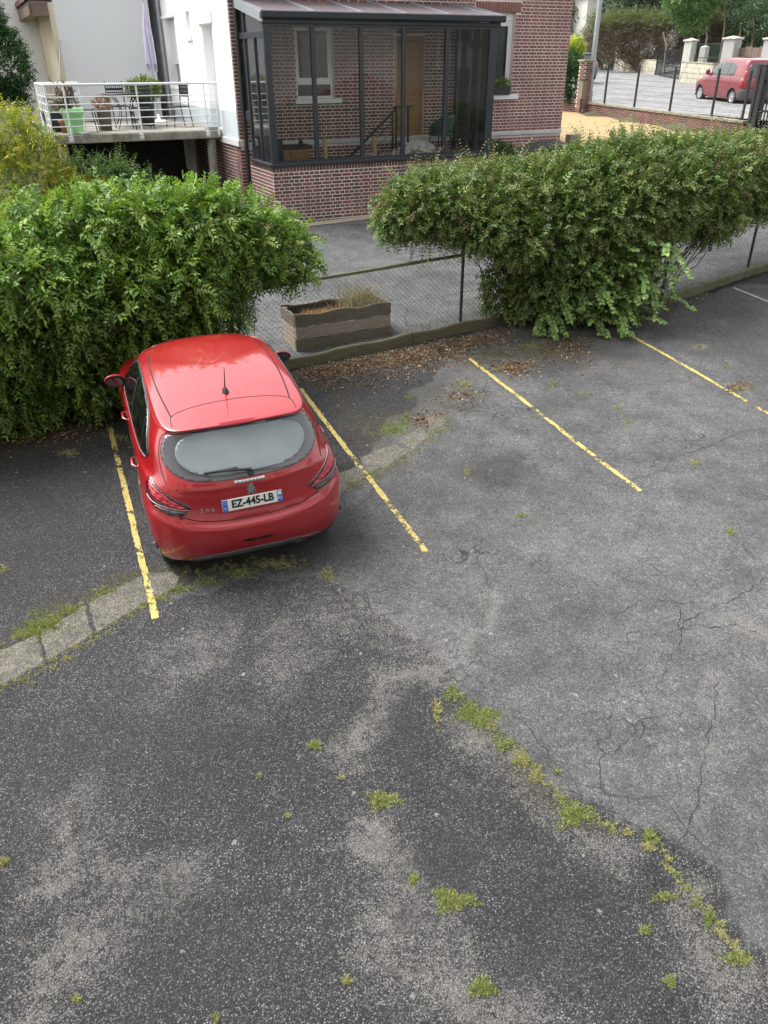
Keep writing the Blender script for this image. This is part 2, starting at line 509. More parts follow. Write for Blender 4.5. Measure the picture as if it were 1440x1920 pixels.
M['plate_white'] = plain('plate_white', (.78, .78, .76), .4, var=.03)
M['plate_blue'] = plain('plate_blue', (.03, .12, .55), .4, var=.03)
M['plate_black'] = plain('plate_black', (.012, .012, .013), .5)
M['mirror_glass'] = NT('mirror_glass').set(Base_Color=(.14, .145, .15), Metallic=1.0, Roughness=.03).m

# ================================================================== ground materials
def mk_asphalt(name, attr=True, tone=1.0, fine=.3):
    t = NT(name); c = t.coord()
    if attr:
        a = t.n('ShaderNodeVertexColor'); a.layer_name = 'Col'
        sp = t.n('ShaderNodeSeparateColor'); t.l(a.outputs[0], sp.inputs[0])
        pale, dark, moss = sp.outputs[0], sp.outputs[1], sp.outputs[2]
        fine_s = a.outputs[1]
    n_big = t.noise(c, .55, 5, .6)
    n_mid = t.noise(c, 3.1, 6, .65)
    n_small = t.noise(c, 22, 5, .7)
    # aggregate: stones in dark binder
    v1 = t.voro(c, 125); v2 = t.voro(c, 62)
    s1 = t.n('ShaderNodeSeparateColor'); t.l(v1.outputs['Color'], s1.inputs[0])
    s2 = t.n('ShaderNodeSeparateColor'); t.l(v2.outputs['Color'], s2.inputs[0])
    stone = t.ramp(s1.outputs[0], [(0, (.010, .010, .012)), (.35, (.024, .024, .027)), (.65, (.050, .050, .053)), (.88, (.10, .099, .098)), (1, (.20, .196, .186))])
    edge = t.ramp(v1.outputs['Distance'], [(.35, 1), (.72, 0)])
    stone = t.mix(edge, (.016, .016, .018), stone)
    big = t.math('MULTIPLY', t.ramp(s2.outputs[1], [(.90, 0), (.92, 1)]), t.ramp(v2.outputs['Distance'], [(.20, 1), (.32, 0)]))
    stone = t.mix(t.math('MULTIPLY', big, .75), stone, (.30, .29, .27))
    smoothc = t.ramp(n_small, [(.3, (.080, .080, .081)), (.7, (.150, .150, .148))])
    smoothc = t.mix(1.0, smoothc, t.ramp(s1.outputs[0], [(0, .62), (.5, .92), (.9, 1.22), (1, 1.9)]), 'MULTIPLY')
    if attr: f = t.math('ADD', t.math('MULTIPLY', fine_s, .58), .06, True)
    else: f = fine
    col = t.mix(f, stone, smoothc)
    # tonal drift
    col = t.mix(1.0, col, t.ramp(n_big, [(.3, .80 * tone), (.7, 1.22 * tone)]), 'MULTIPLY')
    col = t.mix(1.0, col, t.ramp(n_mid, [(.30, .70), (.70, 1.32)]), 'MULTIPLY')
    if attr:
        pm = t.math('MULTIPLY', t.math('MULTIPLY', pale, t.ramp(n_mid, [(.30, .2), (.68, 1.25)])), t.ramp(t.noise(c, 13, 6, .75), [(.34, .15), (.6, 1.2)]), True)
        grain = t.ramp(t.math('SUBTRACT', t.math('MULTIPLY', pm, 1.5), s1.outputs[2]), [(.0, 0), (.12, 1)])
        sand = t.mix(edge, (.10, .095, .085), t.ramp(s1.outputs[1], [(0, (.12, .115, .105)), (.6, (.21, .20, .185)), (1, (.34, .32, .29))]))
        col = t.mix(t.math('ADD', t.math('MULTIPLY', grain, .5), t.math('MULTIPLY', pm, .12)), col, sand)
        dm = t.math('MULTIPLY', dark, t.ramp(n_mid, [(.25, .5), (.6, 1.1)]), True)
        col = t.mix(t.math('MULTIPLY', dm, .72), col, (.024, .024, .026))
        mm = t.math('MULTIPLY', moss, t.ramp(t.noise(c, 7, 6, .7), [(.35, 0), (.6, 1.2)]), True)
        col = t.mix(t.math('MULTIPLY', mm, .85), col, t.ramp(n_small, [(.3, (.030, .026, .012)), (.7, (.085, .072, .028))]))
    # lichen spots
    v3 = t.voro(c, 5.5); s3 = t.n('ShaderNodeSeparateColor'); t.l(v3.outputs['Color'], s3.inputs[0])
    wob = t.math('ADD', v3.outputs['Distance'], t.math('MULTIPLY', t.noise(c, 34, 4, .7), .42))
    spot = t.math('MULTIPLY', t.ramp(wob, [(.26, 1), (.31, 0)]), t.ramp(s3.outputs[0], [(.70, 0), (.75, .6)]))
    v4 = t.voro(c, 13); s4 = t.n('ShaderNodeSeparateColor'); t.l(v4.outputs['Color'], s4.inputs[0])
    spot2 = t.math('MULTIPLY', t.ramp(t.math('ADD', v4.outputs['Distance'], t.math('MULTIPLY', t.noise(c, 60, 3, .7), .35)), [(.24, 1), (.29, 0)]), t.ramp(s4.outputs[0], [(.84, 0), (.87, .55)]))
    col = t.mix(t.math('MAXIMUM', spot, spot2), col, (.27, .27, .25))
    # hairline cracks
    wv = t.n('ShaderNodeMix', data_type='VECTOR'); wv.inputs[0].default_value = .22
    ns = t.n('ShaderNodeTexNoise'); ns.inputs['Scale'].default_value = 2.2; ns.inputs['Detail'].default_value = 6
    t.l(c, ns.inputs['Vector']); t.l(c, wv.inputs[4]); t.l(ns.outputs[1], wv.inputs[5])
    ve = t.voro(wv.outputs[1], 2.6, 'DISTANCE_TO_EDGE'); ve2 = t.voro(wv.outputs[1], 9, 'DISTANCE_TO_EDGE')
    cr = t.ramp(ve.outputs[0], [(.002, 1), (.010, 0)])
    cr = t.math('MULTIPLY', cr, t.ramp(t.noise(c, .9, 3), [(.52, 0), (.64, 1)]))
    cr2 = t.math('MULTIPLY', t.ramp(ve2.outputs[0], [(.01, 1), (.045, 0)]), t.ramp(t.noise(c, 1.15, 4), [(.56, 0), (.66, .9)]))
    crk = t.math('MAXIMUM', cr, cr2)
    if attr: crk = t.math('MULTIPLY', crk, t.math('ADD', t.math('MULTIPLY', fine_s, .65), .35))
    col = t.mix(t.math('MULTIPLY', crk, .8), col, (.012, .012, .012))
    rough = t.ramp(n_mid, [(.3, .72), (.7, .95)])
    t.set(Base_Color=col, Roughness=rough, Specular_IOR_Level=.22)
    h = t.math('ADD', t.math('MULTIPLY', v1.outputs['Distance'], -.8), t.math('MULTIPLY', n_small, .6))
    h = t.math('SUBTRACT', h, t.math('MULTIPLY', crk, 1.6))
    t.bump(h, .55, .006)
    return t.m
M['asphalt'] = mk_asphalt('asphalt_lot')
M['drive'] = mk_asphalt('asphalt_drive', False, 1.05, .7)
M['road'] = mk_asphalt('asphalt_road', False, 2.2, .95)
M['path'] = mk_asphalt('asphalt_path', False, .85, .8)

def mk_yellow():
    t = NT('yellow_paint'); c = t.coord()
    n = t.noise(c, 26, 6, .75); n2 = t.noise(c, 3.5, 4)
    v = t.voro(c, 95)
    hole = t.math('ADD', t.math('MULTIPLY', n, .7), t.math('MULTIPLY', t.ramp(n2, [(.32, 0), (.68, 1)]), .32))
    col = t.ramp(n, [(.3, (.40, .31, .07)), (.7, (.58, .48, .15))])
    col = t.mix(t.ramp(v.outputs['Distance'], [(.4, 0), (.7, .45)]), col, (.14, .12, .06))
    t.set(Base_Color=col, Roughness=.7, Alpha=t.ramp(hole, [(.40, 0), (.47, 1)]))
    t.bump(v.outputs['Distance'], .4, .004)
    return t.m
M['yellow'] = mk_yellow()
M['white_mark'] = plain('white_mark', (.42, .41, .37), .8, var=.25, scale=10)
def mk_grassground(name, lo, hi, green):
    t = NT(name); c = t.coord()
    n = t.noise(c, 1.3, 5); f = t.noise(c, 45, 5, .8)
    col = t.mix(.5, t.ramp(f, [(.25, lo), (.75, hi)]), t.ramp(t.noise(c, 8, 4), [(.3, lo), (.7, hi)]))
    col = t.mix(t.ramp(n, [(.55, 0), (.68, .75)]), col, green)
    t.set(Base_Color=col, Roughness=.95); t.bump(f, .9, .02)
    return t.m
M['dry_lawn'] = mk_grassground('dry_lawn', (.27, .19, .09), (.45, .34, .17), (.17, .18, .07))
M['wild_ground'] = mk_grassground('wild_ground', (.06, .055, .03), (.14, .12, .06), (.07, .10, .03))
M['pebble'] = mk_concrete('pebble_bed', (.26, .22, .16), (.46, .40, .32), moss=.2)
M['crack_fill'] = plain('crack_fill', (.024, .023, .02), .95, var=.4, scale=30)

# ================================================================== terrain sheets
def sheet(name, xs, ys, zf, mat, colf=None, kind='structure', label=None):
    X, Y = np.meshgrid(xs, ys)
    Z = zf(X, Y)
    v = np.stack([X.ravel(), Y.ravel(), Z.ravel()], 1)
    nx, ny = len(xs), len(ys)
    i = np.arange(ny - 1)[:, None] * nx + np.arange(nx - 1)[None]
    q = np.stack([i, i + 1, i + nx + 1, i + nx], -1).reshape(-1, 4)
    o = tri_mesh(name, v, q, mat, col=None if colf is None else colf(X.ravel(), Y.ravel()), smooth_=True)
    tag(o, label, kind=kind)
    return o
def drape(name, poly, dz, mat, step=.5, kind='structure', zf=hgt, label=None, thick=0.0):
    """flat polygon laid on the terrain, cut into cells so that it follows it"""
    bm = bmesh.new()
    f = bm.faces.new([bm.verts.new((p[0], p[1], 0)) for p in poly])
    xs = [p[0] for p in poly]; ys = [p[1] for p in poly]
    for ax, lo, hi in ((0, min(xs), max(xs)), (1, min(ys), max(ys))):
        k = math.floor(lo / step) + 1
        while k * step < hi:
            no = (1, 0, 0) if ax == 0 else (0, 1, 0)
            co = (k * step, 0, 0) if ax == 0 else (0, k * step, 0)
            bmesh.ops.bisect_plane(bm, geom=list(bm.verts) + list(bm.edges) + list(bm.faces), dist=1e-5, plane_co=co, plane_no=no)
            k += 1
    for p in bm.verts:
        p.co.z = float(zf(p.co.x, p.co.y)) + dz
    bmesh.ops.recalc_face_normals(bm, faces=bm.faces)
    if bm.faces and sum(f.normal.z for f in bm.faces) < 0:
        bmesh.ops.reverse_faces(bm, faces=bm.faces)
    me = bpy.data.meshes.new(name); bm.to_mesh(me); bm.free()
    me.materials.append(mat)
    o = link(name, me)
    tag(o, label, kind=kind)
    return o

# far terrain, to the horizon
fx = np.concatenate([np.linspace(-400, -30, 20), np.arange(-28, 46, 1.0), np.linspace(48, 400, 20)])
fy = np.concatenate([np.linspace(-120, -8, 10), np.arange(-6, 92, 1.0), np.linspace(96, 500, 24)])
sheet('ground', fx, fy, lambda X, Y: hgt(X, Y) - .06, M['wild_ground'])

# car park sheet with painted wear masks (stains, wear and a dark band at the car's tail)
def pxl(*pts):
    return np.array([gnd(*p)[:2] for p in pts])
def dist_poly(X, Y, P):
    d = np.full(X.shape, 1e9)
    if len(P) == 1:
        return np.hypot(X - P[0, 0], Y - P[0, 1])
    for a, b in zip(P[:-1], P[1:]):
        ab = b - a; L = ab @ ab
        t = np.clip(((X - a[0]) * ab[0] + (Y - a[1]) * ab[1]) / L, 0, 1)
        d = np.minimum(d, np.hypot(X - a[0] - t * ab[0], Y - a[1] - t * ab[1]))
    return d
def inside(X, Y, P):
    r = np.zeros(X.shape, bool); n = len(P)
    for i in range(n):
        x0, y0 = P[i]; x1, y1 = P[(i + 1) % n]
        c = ((y0 > Y) != (y1 > Y)) & (X < (x1 - x0) * (Y - y0) / ((y1 - y0) + 1e-12) + x0)
        r ^= c
    return r
def vnoise(x, y, s, seed):
    """cheap smooth value noise"""
    r = np.random.default_rng(seed).random((64, 64))
    x = np.asarray(x) * s; y = np.asarray(y) * s
    xi = np.floor(x).astype(int); yi = np.floor(y).astype(int)
    tx = x - xi; ty = y - yi; tx = tx * tx * (3 - 2 * tx); ty = ty * ty * (3 - 2 * ty)
    g = lambda a, b: r[a % 64, b % 64]
    return (g(xi, yi) * (1 - tx) + g(xi + 1, yi) * tx) * (1 - ty) + (g(xi, yi + 1) * (1 - tx) + g(xi + 1, yi + 1) * tx) * ty

PALE = [  # photo strokes, half width in metres, strength
    ([(590, 1110), (690, 1170), (770, 1215), (830, 1250)], .16, .55),
    ([(720, 1265), (740, 1300), (690, 1360), (640, 1410)], .10, .95),
    ([(720, 1275), (800, 1262), (840, 1290)], .09, 1.0),
    ([(870, 1380), (930, 1420), (1000, 1480), (1090, 1560), (1150, 1610)], .11, .75),
    ([(700, 1560), (760, 1700), (740, 1790), (900, 1850), (980, 1910)], .17, .85),
    ([(150, 1500), (110, 1640), (330, 1660), (200, 1760), (30, 1880)], .16, .65),
    ([(1290, 1720), (1330, 1800), (1440, 1890)], .13, .9),
    ([(1340, 1180), (1440, 1200)], .12, .8),
    ([(300, 1240), (420, 1180), (330, 1290)], .15, .45),
    ([(1020, 990), (1100, 1060), (1200, 1060), (1290, 960)], .2, .38),
    ([(1170, 740), (1230, 800), (1200, 830)], .22, .5),
    ([(960, 820), (900, 900), (880, 960)], .14, .35),
    ([(560, 1180), (520, 1250), (480, 1330)], .2, .4),
    ([(1310, 1440), (1330, 1380), (1340, 1260)], .06, .7),
    ([(1200, 690), (1100, 700)], .2, .4),
    ([(935, 1085), (912, 1140), (880, 1190), (842, 1228), (822, 1252)], .035, .9),
    ([(660, 1118), (700, 1140), (740, 1180), (770, 1230)], .04, .8),
]
DARK = [
    ([(905, 890), (940, 880)], .26, .9),
    ([(640, 760), (720, 760), (780, 730)], .3, .55),
    ([(430, 1380), (200, 1360), (100, 1430)], .3, .45),
    ([(760, 1340), (730, 1400)], .14, .65),
    ([(850, 1560), (840, 1640), (800, 1610)], .14, .75),
    ([(300, 1720), (420, 1760), (300, 1840)], .2, .4),
    ([(1050, 1720), (1000, 1800), (1150, 1860)], .2, .45),
    ([(60, 860), (100, 950), (60, 1060)], .55, .55),
    ([(780, 1718)], .06, .9),
    ([(1400, 600), (1440, 660)], .6, .5),
    ([(420, 1060), (560, 1030), (640, 1000)], .35, .75),  # dark band along the car's rear edge
    ([(900, 1480), (960, 1560), (1080, 1640)], .12, .4),
    ([(1030, 690), (1100, 660), (1180, 660)], .25, .5),
]
MOSS = [
    ([(880, 665), (960, 660), (1050, 655)], .36, 1.0),
    ([(560, 700), (760, 665), (880, 640)], .3, .8),
    ([(0, 830), (120, 800), (210, 780)], .32, 1.0),
    ([(700, 800), (800, 780), (850, 740)], .26, .65),
    ([(640, 740), (700, 830)], .2, .5),
    ([(1060, 640), (1240, 590)], .25, .6),
    ([(60, 1170), (250, 1090), (420, 1065), (560, 1045)], .1, .55),
    ([(640, 905), (760, 860)], .09, .6),
    ([(870, 1350), (960, 1400), (1080, 1525)], .07, .5),
    ([(940, 690), (985, 690)], .14, .9),
]
SMOOTH = [(330, 1110), (480, 1090), (640, 1100), (740, 1180), (830, 1265), (850, 1300), (960, 1390), (1010, 1450), (1110, 1495), (1250, 1590), (1330, 1660), (1440, 1800), (1800, 2000), (1800, 480), (900, 600), (640, 900)]
def lot_masks(X, Y):
    wx = X + (vnoise(X, Y, 2.3, 1) - .5) * .28 + (vnoise(X, Y, 7, 2) - .5) * .12
    wy = Y + (vnoise(X, Y, 2.3, 3) - .5) * .28 + (vnoise(X, Y, 7, 4) - .5) * .12
    out = np.zeros((X.size, 4))
    for k, L in enumerate((PALE, DARK, MOSS)):
        m = np.zeros(X.size)
        for pts, r, s in L:
            d = dist_poly(wx, wy, pxl(*pts))
            m = np.maximum(m, s * np.exp(-(d / (r * 1.25)) ** 2))
        out[:, k] = m
    out[:, 3] = inside(wx, wy, pxl(*SMOOTH)) * 1.0
    return out
def lot_col(X, Y):
    sel = (X > -6) & (X < 9.2) & (Y > 1) & (Y < 16.5)
    out = np.zeros((X.size, 4)); out[:, 3] = .5
    out[sel] = lot_masks(X[sel], Y[sel])
    return out
lx = np.concatenate([np.linspace(-16, -5.4, 12), np.arange(-5.25, 8.6, .05), np.linspace(8.8, 20, 12)])
ly = np.concatenate([np.linspace(-8, 1.4, 10), np.arange(1.5, 14.6, .05), np.linspace(14.8, 16.4, 6)])
def lot_z(X, Y):
    w = (vnoise(X, Y, .9, 8) - .5) * .02 + (vnoise(X, Y, 3.1, 9) - .5) * .006
    return gz(X, Y) + w * ((X > -5.2) & (X < 8.5) & (Y > 1.5) & (Y < 14.5))
lot = sheet('parking_lot', lx, ly, lot_z, M['asphalt'], lot_col)

# driveway beyond the fence, up to the house and on to the gate
FA = np.array([-1.35, 10.19]); FB = np.array([1.98, 12.01])          # front face of the kerb timber, left run
FC = np.array([4.60, 12.78]); FD = np.array([7.30, 14.78])           # right run
fdir = (FB - FA) / np.linalg.norm(FB - FA); fnor = np.array([-fdir[1], fdir[0]])
fdir2 = (FD - FC) / np.linalg.norm(FD - FC); fnor2 = np.array([-fdir2[1], fdir2[0]])
def fl(s, d=0.0): return FA + fdir * s + fnor * d       # along left run, behind it
def fl2(s, d=0.0): return FC + fdir2 * s + fnor2 * d
FE = fl(-5.6)
hA = hw(-1.3, 1.72); hB = hw(4.3, 1.72)
drape('driveway', [tuple(fl(-9, .1)), tuple(fl(3.8, .1)), tuple(FC + fnor2 * .1), tuple(fl2(12, .1)), (16.5, 21), (14.5, 27), (11.2, 27.4), (7.5, 21.0), tuple(hw(4.4, 1.8)[:2]), tuple(hw(-1.5, 1.8)[:2]), tuple(hw(-9, 1.0)[:2])], .012, M['drive'], .6)
drape('gravel_strip', [tuple(hw(-1.3, 1.70)[:2]), tuple(hw(4.2, 1.70)[:2]), tuple(hw(4.2, 1.98)[:2]), tuple(hw(-1.3, 1.98)[:2])], .022, M['pebble'], .3)
drape('house_path', [tuple(hw(4.2, 0.0)[:2]), tuple(hw(8.6, -.05)[:2]), tuple(hw(8.8, 1.15)[:2]), tuple(hw(4.2, 1.2)[:2])], .012, M['path'], .3)

# ------------------------------------------------------------------ painted bay lines
def stripe(name, a, b, w, mat, dz=.006, wob=.012, seed=0, label=None):
    a = np.array(a[:2]); b = np.array(b[:2]); L = np.linalg.norm(b - a); d = (b - a) / L; n = np.array([-d[1], d[0]])
    r = np.random.default_rng(seed); k = int(L / .04)
    v = []
    for i in range(k + 1):
        p = a + d * L * i / k
        for s in (-1, 1):
            q = p + n * s * (w / 2 + (r.random() - .5) * wob)
            v.append((q[0], q[1], float(lot_z(np.array(q[0]), np.array(q[1]))) + dz))
    f = np.array([(2 * i, 2 * i + 1, 2 * i + 3, 2 * i + 2) for i in range(k)])
    o = tri_mesh(name, np.array(v), f, mat)
    return tag(o, label, kind='structure')
LINES = [((206, 800), (292, 1160)), ((563, 730), (799, 1035)), ((880, 672), (1201, 921)), ((1180, 628), (1480, 797))]
for i, (a, b) in enumerate(LINES):
    stripe('bay_line', gnd(*a), gnd(*b), .056, M['yellow'], seed=i)
stripe('faded_line', gnd(1375, 540), gnd(1460, 575), .05, M['white_mark'], seed=9)

# ------------------------------------------------------------------ old concrete kerb strip sunk in the asphalt (separate pieces)
def slab(name, pts, dz, mat, parent, t=.10, seed=0):
    r = random.Random(seed); mb = MB()
    P = [gnd(*q)[:2] for q in pts]; out = []
    for a, b in zip(P, P[1:] + P[:1]):
        k = max(1, int(np.linalg.norm(b - a) / .05)); n = np.array([-(b - a)[1], (b - a)[0]]) / np.linalg.norm(b - a)
        for j in range(k): out.append(a + (b - a) * j / k + n * (r.random() - .5) * .022)
    n = len(out); c = np.mean(out, 0)
    z = lambda q: float(lot_z(np.array(q[0]), np.array(q[1])))
    top = [(q[0], q[1], z(q) + dz) for q in out]
    ins = [(*(c + (q - c) * .93), z(q) + dz + .007 + r.random() * .003) for q in out]
    bot = [(q[0], q[1], z(q) - t) for q in out]
    mb.add([(c[0], c[1], z(c) + dz + .009)] + ins + top + bot, [(0, 1 + i, 1 + (i + 1) % n) for i in range(n)] + [(1 + n + i, 1 + n + (i + 1) % n, 1 + (i + 1) % n, 1 + i) for i in range(n)] + [(1 + 2 * n + i, 1 + 2 * n + (i + 1) % n, 1 + n + (i + 1) % n, 1 + n + i) for i in range(n)])
    return mb.build(name, mat, parent)
kerb = empty('concrete_kerb', kind='structure')
for pts in ([(-60, 1255), (-5, 1222), (72, 1190), (84, 1242), (-5, 1292), (-60, 1330)],
            [(76, 1188), (120, 1160), (160, 1132), (176, 1188), (88, 1240)],
            [(164, 1130), (222, 1100), (268, 1078), (282, 1126), (180, 1186)],
            [(272, 1076), (318, 1070), (340, 1082), (330, 1104), (286, 1124)],
            [(628, 892), (672, 872), (690, 893), (640, 922), (630, 915)],
            [(675, 858), (735, 832), (772, 846), (718, 878), (690, 888)],
            [(742, 826), (790, 800), (806, 818), (776, 842)],
            [(796, 786), (822, 776), (843, 788), (812, 814)]):
    slab('kerb_slab', pts, -.002, M['kerb_concrete'], kerb, seed=len(pts) + pts[0][0])

# ------------------------------------------------------------------ open cracks
CR = [
    [(1100, 1490), (1125, 1512), (1165, 1527), (1195, 1548), (1230, 1568), (1270, 1597), (1312, 1632), (1335, 1672), (1343, 1705)],
    [(1342, 1262), (1340, 1330), (1330, 1370), (1316, 1430), (1314, 1470), (1310, 1510), (1290, 1550), (1268, 1592)],
    [(1440, 1080), (1385, 1120), (1310, 1150), (1282, 1165), (1278, 1200), (1250, 1240), (1245, 1300)],
    [(1282, 1165), (1330, 1178), (1378, 1170), (1440, 1195)],
    [(1440, 800), (1390, 808), (1330, 835), (1270, 855), (1235, 885), (1170, 905), (1120, 912)],
    [(1300, 648), (1330, 670), (1362, 690), (1405, 720), (1440, 752)],
    [(1175, 1622), (1195, 1640), (1215, 1670), (1260, 1690)],
    [(960, 1340), (1000, 1375), (1040, 1430), (1075, 1462), (1090, 1490), (1040, 1478)],
    [(60, 1190), (75, 1210), (86, 1240)],
    [(0, 900), (70, 925), (130, 960), (200, 960)],
    [(250, 1090), (262, 1108), (282, 1124)],
]
def crack(pts, seed):
    r = np.random.default_rng(seed)
    P = [gnd(*p)[:2] for p in pts]
    line = [P[0]]
    for a, b in zip(P[:-1], P[1:]):
        k = max(2, int(np.linalg.norm(b - a) / .05))
        n = np.array([-(b - a)[1], (b - a)[0]]) / np.linalg.norm(b - a)
        for j in range(1, k + 1):
            q = a + (b - a) * j / k
            if j < k: q = q + n * (r.random() - .5) * .045
            line.append(q)
    v = []; N = len(line)
    for i, q in enumerate(line):
        d = line[min(i + 1, N - 1)] - line[max(i - 1, 0)]; d = d / np.linalg.norm(d); n = np.array([-d[1], d[0]])
        w = (.0010 + .0034 * r.random() ** 2.5) * min(1, .25 + min(i, N - 1 - i) / 4)
        for s in (-1, 1):
            c = q + n * s * w
            v.append((c[0], c[1], float(lot_z(np.array(c[0]), np.array(c[1]))) + .005))
    f = np.array([(2 * i, 2 * i + 1, 2 * i + 3, 2 * i + 2) for i in range(N - 1)])
    return tri_mesh('crack', np.array(v), f, M['crack_fill'], lot)
for i, c in enumerate(CR): crack(c, i)

# ------------------------------------------------------------------ lawn, street, pavement on the right
drape('lawn', [tuple(hw(7.5, 1.1)[:2]), tuple(hw(8.9, 1.25)[:2]), (9.2, 22.3), tuple(wl(8.6, -.02)), tuple(wl(-3.0, -.02)), tuple(hw(8.2, -9)[:2]), tuple(hw(7.5, -6)[:2])], .02, M['dry_lawn'], .5)
drape('street', [tuple(wl(-26, 1.2)), tuple(wl(16, 1.2)), tuple(wl(22, 40)), tuple(wl(-10, 60)), tuple(wl(-45, 60)), tuple(wl(-55, 6))], .012, M['road'], 1.5)
drape('pavement', [tuple(wl(-26, .25)), tuple(wl(16, .25)), tuple(wl(16, 1.1)), tuple(wl(-26, 1.1))], .10, M['pavement'], .8)
kb = MB()
for i in range(42):
    a = wl(-26 + i, 1.1); b = wl(-25.02 + i, 1.22)
    za = float(hgt(*a))
    c = [wl(-26 + i, 1.1), wl(-25.02 + i, 1.1), wl(-25.02 + i, 1.22), wl(-26 + i, 1.22)]
    kb.add([(p[0], p[1], float(hgt(*p)) - .05) for p in c] + [(p[0], p[1], float(hgt(*p)) + .115) for p in c],
           [(0, 3, 2, 1), (4, 5, 6, 7), (0, 1, 5, 4), (1, 2, 6, 5), (2, 3, 7, 6), (3, 0, 4, 7)])
tag(kb.build('street_kerb', M['block']), kind='structure')

# ================================================================== masonry helpers (house coordinates: x along facade, y = -off, z)
def lay_bricks(u0, u1, z0, z1, holes=(), course=.07, L=.23, joint=.019, seed=1):
    r = random.Random(seed); out = []
    n = int(round((z1 - z0) / course))
    for i in range(n):
        za = z0 + i * course + joint / 2; zb = z0 + (i + 1) * course - joint / 2
        if i % 2: p, o = L / 2, 0.0
        else: p, o = L, -L / 4
        a = u0 + o
        while a < u1:
            b = a + p
            lo, hi = max(a, u0) + joint / 2, min(b, u1) - joint / 2
            segs = [(lo, hi)]
            for (h0, h1, g0, g1) in holes:
                if zb > g0 + .01 and za < g1 - .01:
                    ns = []
                    for (s, e) in segs:
                        if e <= h0 or s >= h1: ns.append((s, e))
                        else:
                            if s < h0: ns.append((s, h0 - joint / 2))
                            if e > h1: ns.append((h1 + joint / 2, e))
                    segs = ns
            for (s, e) in segs:
                if e - s > .03: out.append((s, e, za, zb))
            a = b
    return out
def brick_boxes(mb, bricks, plane, face, depth=.03, seed=1, wob=.002):
    """plane 'y': bricks on a wall facing -y at y=face ; 'x-': wall facing -x at x=face ; 'x+' facing +x"""
    r = random.Random(seed)
    for (a, b, z0, z1) in bricks:
        p = .006 + r.random() * wob
        if plane == 'y': mb.box(a, b, face - p, face + depth, z0, z1)
        elif plane == 'x-': mb.box(face - p, face + depth, a, b, z0, z1)
        else: mb.box(face - depth, face + p, a, b, z0, z1)
def holed_wall(mb, u0, u1, z0, z1, holes, plane, face, thick):
    us = sorted({u0, u1, *[h[0] for h in holes], *[h[1] for h in holes]}); zs = sorted({z0, z1, *[h[2] for h in holes], *[h[3] for h in holes]})
    for a, b in zip(us[:-1], us[1:]):
        for c, d in zip(zs[:-1], zs[1:]):
            m, q = (a + b) / 2, (c + d) / 2
            if any(h[0] < m < h[1] and h[2] < q < h[3] for h in holes): continue
            if plane == 'y': mb.box(a, b, face, face + thick, c, d)
            elif plane == 'x-': mb.box(face, face + thick, a, b, c, d)
            else: mb.box(face - thick, face, a, b, c, d)
_unit_bricks = {}
def brick_part(parent, a, b, z0, z1, face, mat, plane='y', p=.007):
    """one brick as its own object; alike bricks share one mesh"""
    w = round(b - a, 3); h = round(z1 - z0, 3); key = (w, h, mat.name, plane)
    if key not in _unit_bricks:
        mb = MB(); mb.cbox(-w / 2, w / 2, -.008, .03, -h / 2, h / 2, .003) if plane == 'y' else mb.cbox(-.008, .03, -w / 2, w / 2, -h / 2, h / 2, .003)
        me = bpy.data.meshes.new('brick'); me.from_pydata(mb.v, [], mb.f); me.materials.append(mat); me.update()
        _unit_bricks[key] = me
    loc = ((a + b) / 2, face - p + .008, (z0 + z1) / 2) if plane == 'y' else (face - p + .008, (a + b) / 2, (z0 + z1) / 2)
    return link('brick', _unit_bricks[key], parent, loc)
def fpx(x, y, off):
    """house u, z of the photo pixel on the plane off metres in front of the facade"""
    v = ray(x, y); O = F0 + HN * off
    t = ((O - CPOS) @ HN) / (v @ HN); q = CPOS + v * t
    return float((q - F0) @ HU), float(q[2])

# ================================================================== the brick house
UL, UR, ZT = -1.36, 7.38, 6.9
house = empty('brick_house', F0, YAW, 'red brick house with white rendered gable behind the conservatory', 'house')
WIN1 = (.05, .95, 3.83, 5.24); DOOR = (2.46, 3.24, 2.98, 5.06); WIN2 = (4.72, 5.72, 3.83, 5.56)
LINT = (4.58, 5.86, 5.56, 5.77)
fh = [WIN1, DOOR, WIN2]
mb = MB(); holed_wall(mb, UL + .02, UR, 1.0, ZT, fh, 'y', 0.0, .32); front_wall = mb.build('wall', M['mortar_pink'], house)
rows = lay_bricks(UL, UR, 2.30, ZT - .02, fh + [LINT, (UL - 1, UR + 1, 2.90, 3.00)], seed=3)
low = lay_bricks(UL, UR, 1.04, 2.29, [], seed=5)
vis = [b for b in rows if b[0] > 5.72 and b[3] < 5.95 and b[2] > 3.35]
vis = sorted(vis, key=lambda b: -(b[1] - b[0]))[:296]
vs_ = set(vis)
for b in vis: brick_part(house, *b, 0.0, M['brick_clean'])
mb = MB(); brick_boxes(mb, [b for b in rows if b not in vs_ and b[0] > 4.1], 'y', 0.0); tag(mb.build('bricks', M['brick_clean'], house), kind='stuff')
mb = MB(); brick_boxes(mb, [b for b in rows if b[0] <= 4.1] + low, 'y', 0.0, seed=9); tag(mb.build('bricks', M['brick'], house), kind='stuff')
# soldier lintel
for i in range(16):
    a = LINT[0] + i * .08
    mb = MB(); mb.cbox(a + .006, a + .074, -.012, .03, LINT[2], LINT[3] - .008, .003); mb.build('lintel_brick', M['brick_clean'], house)
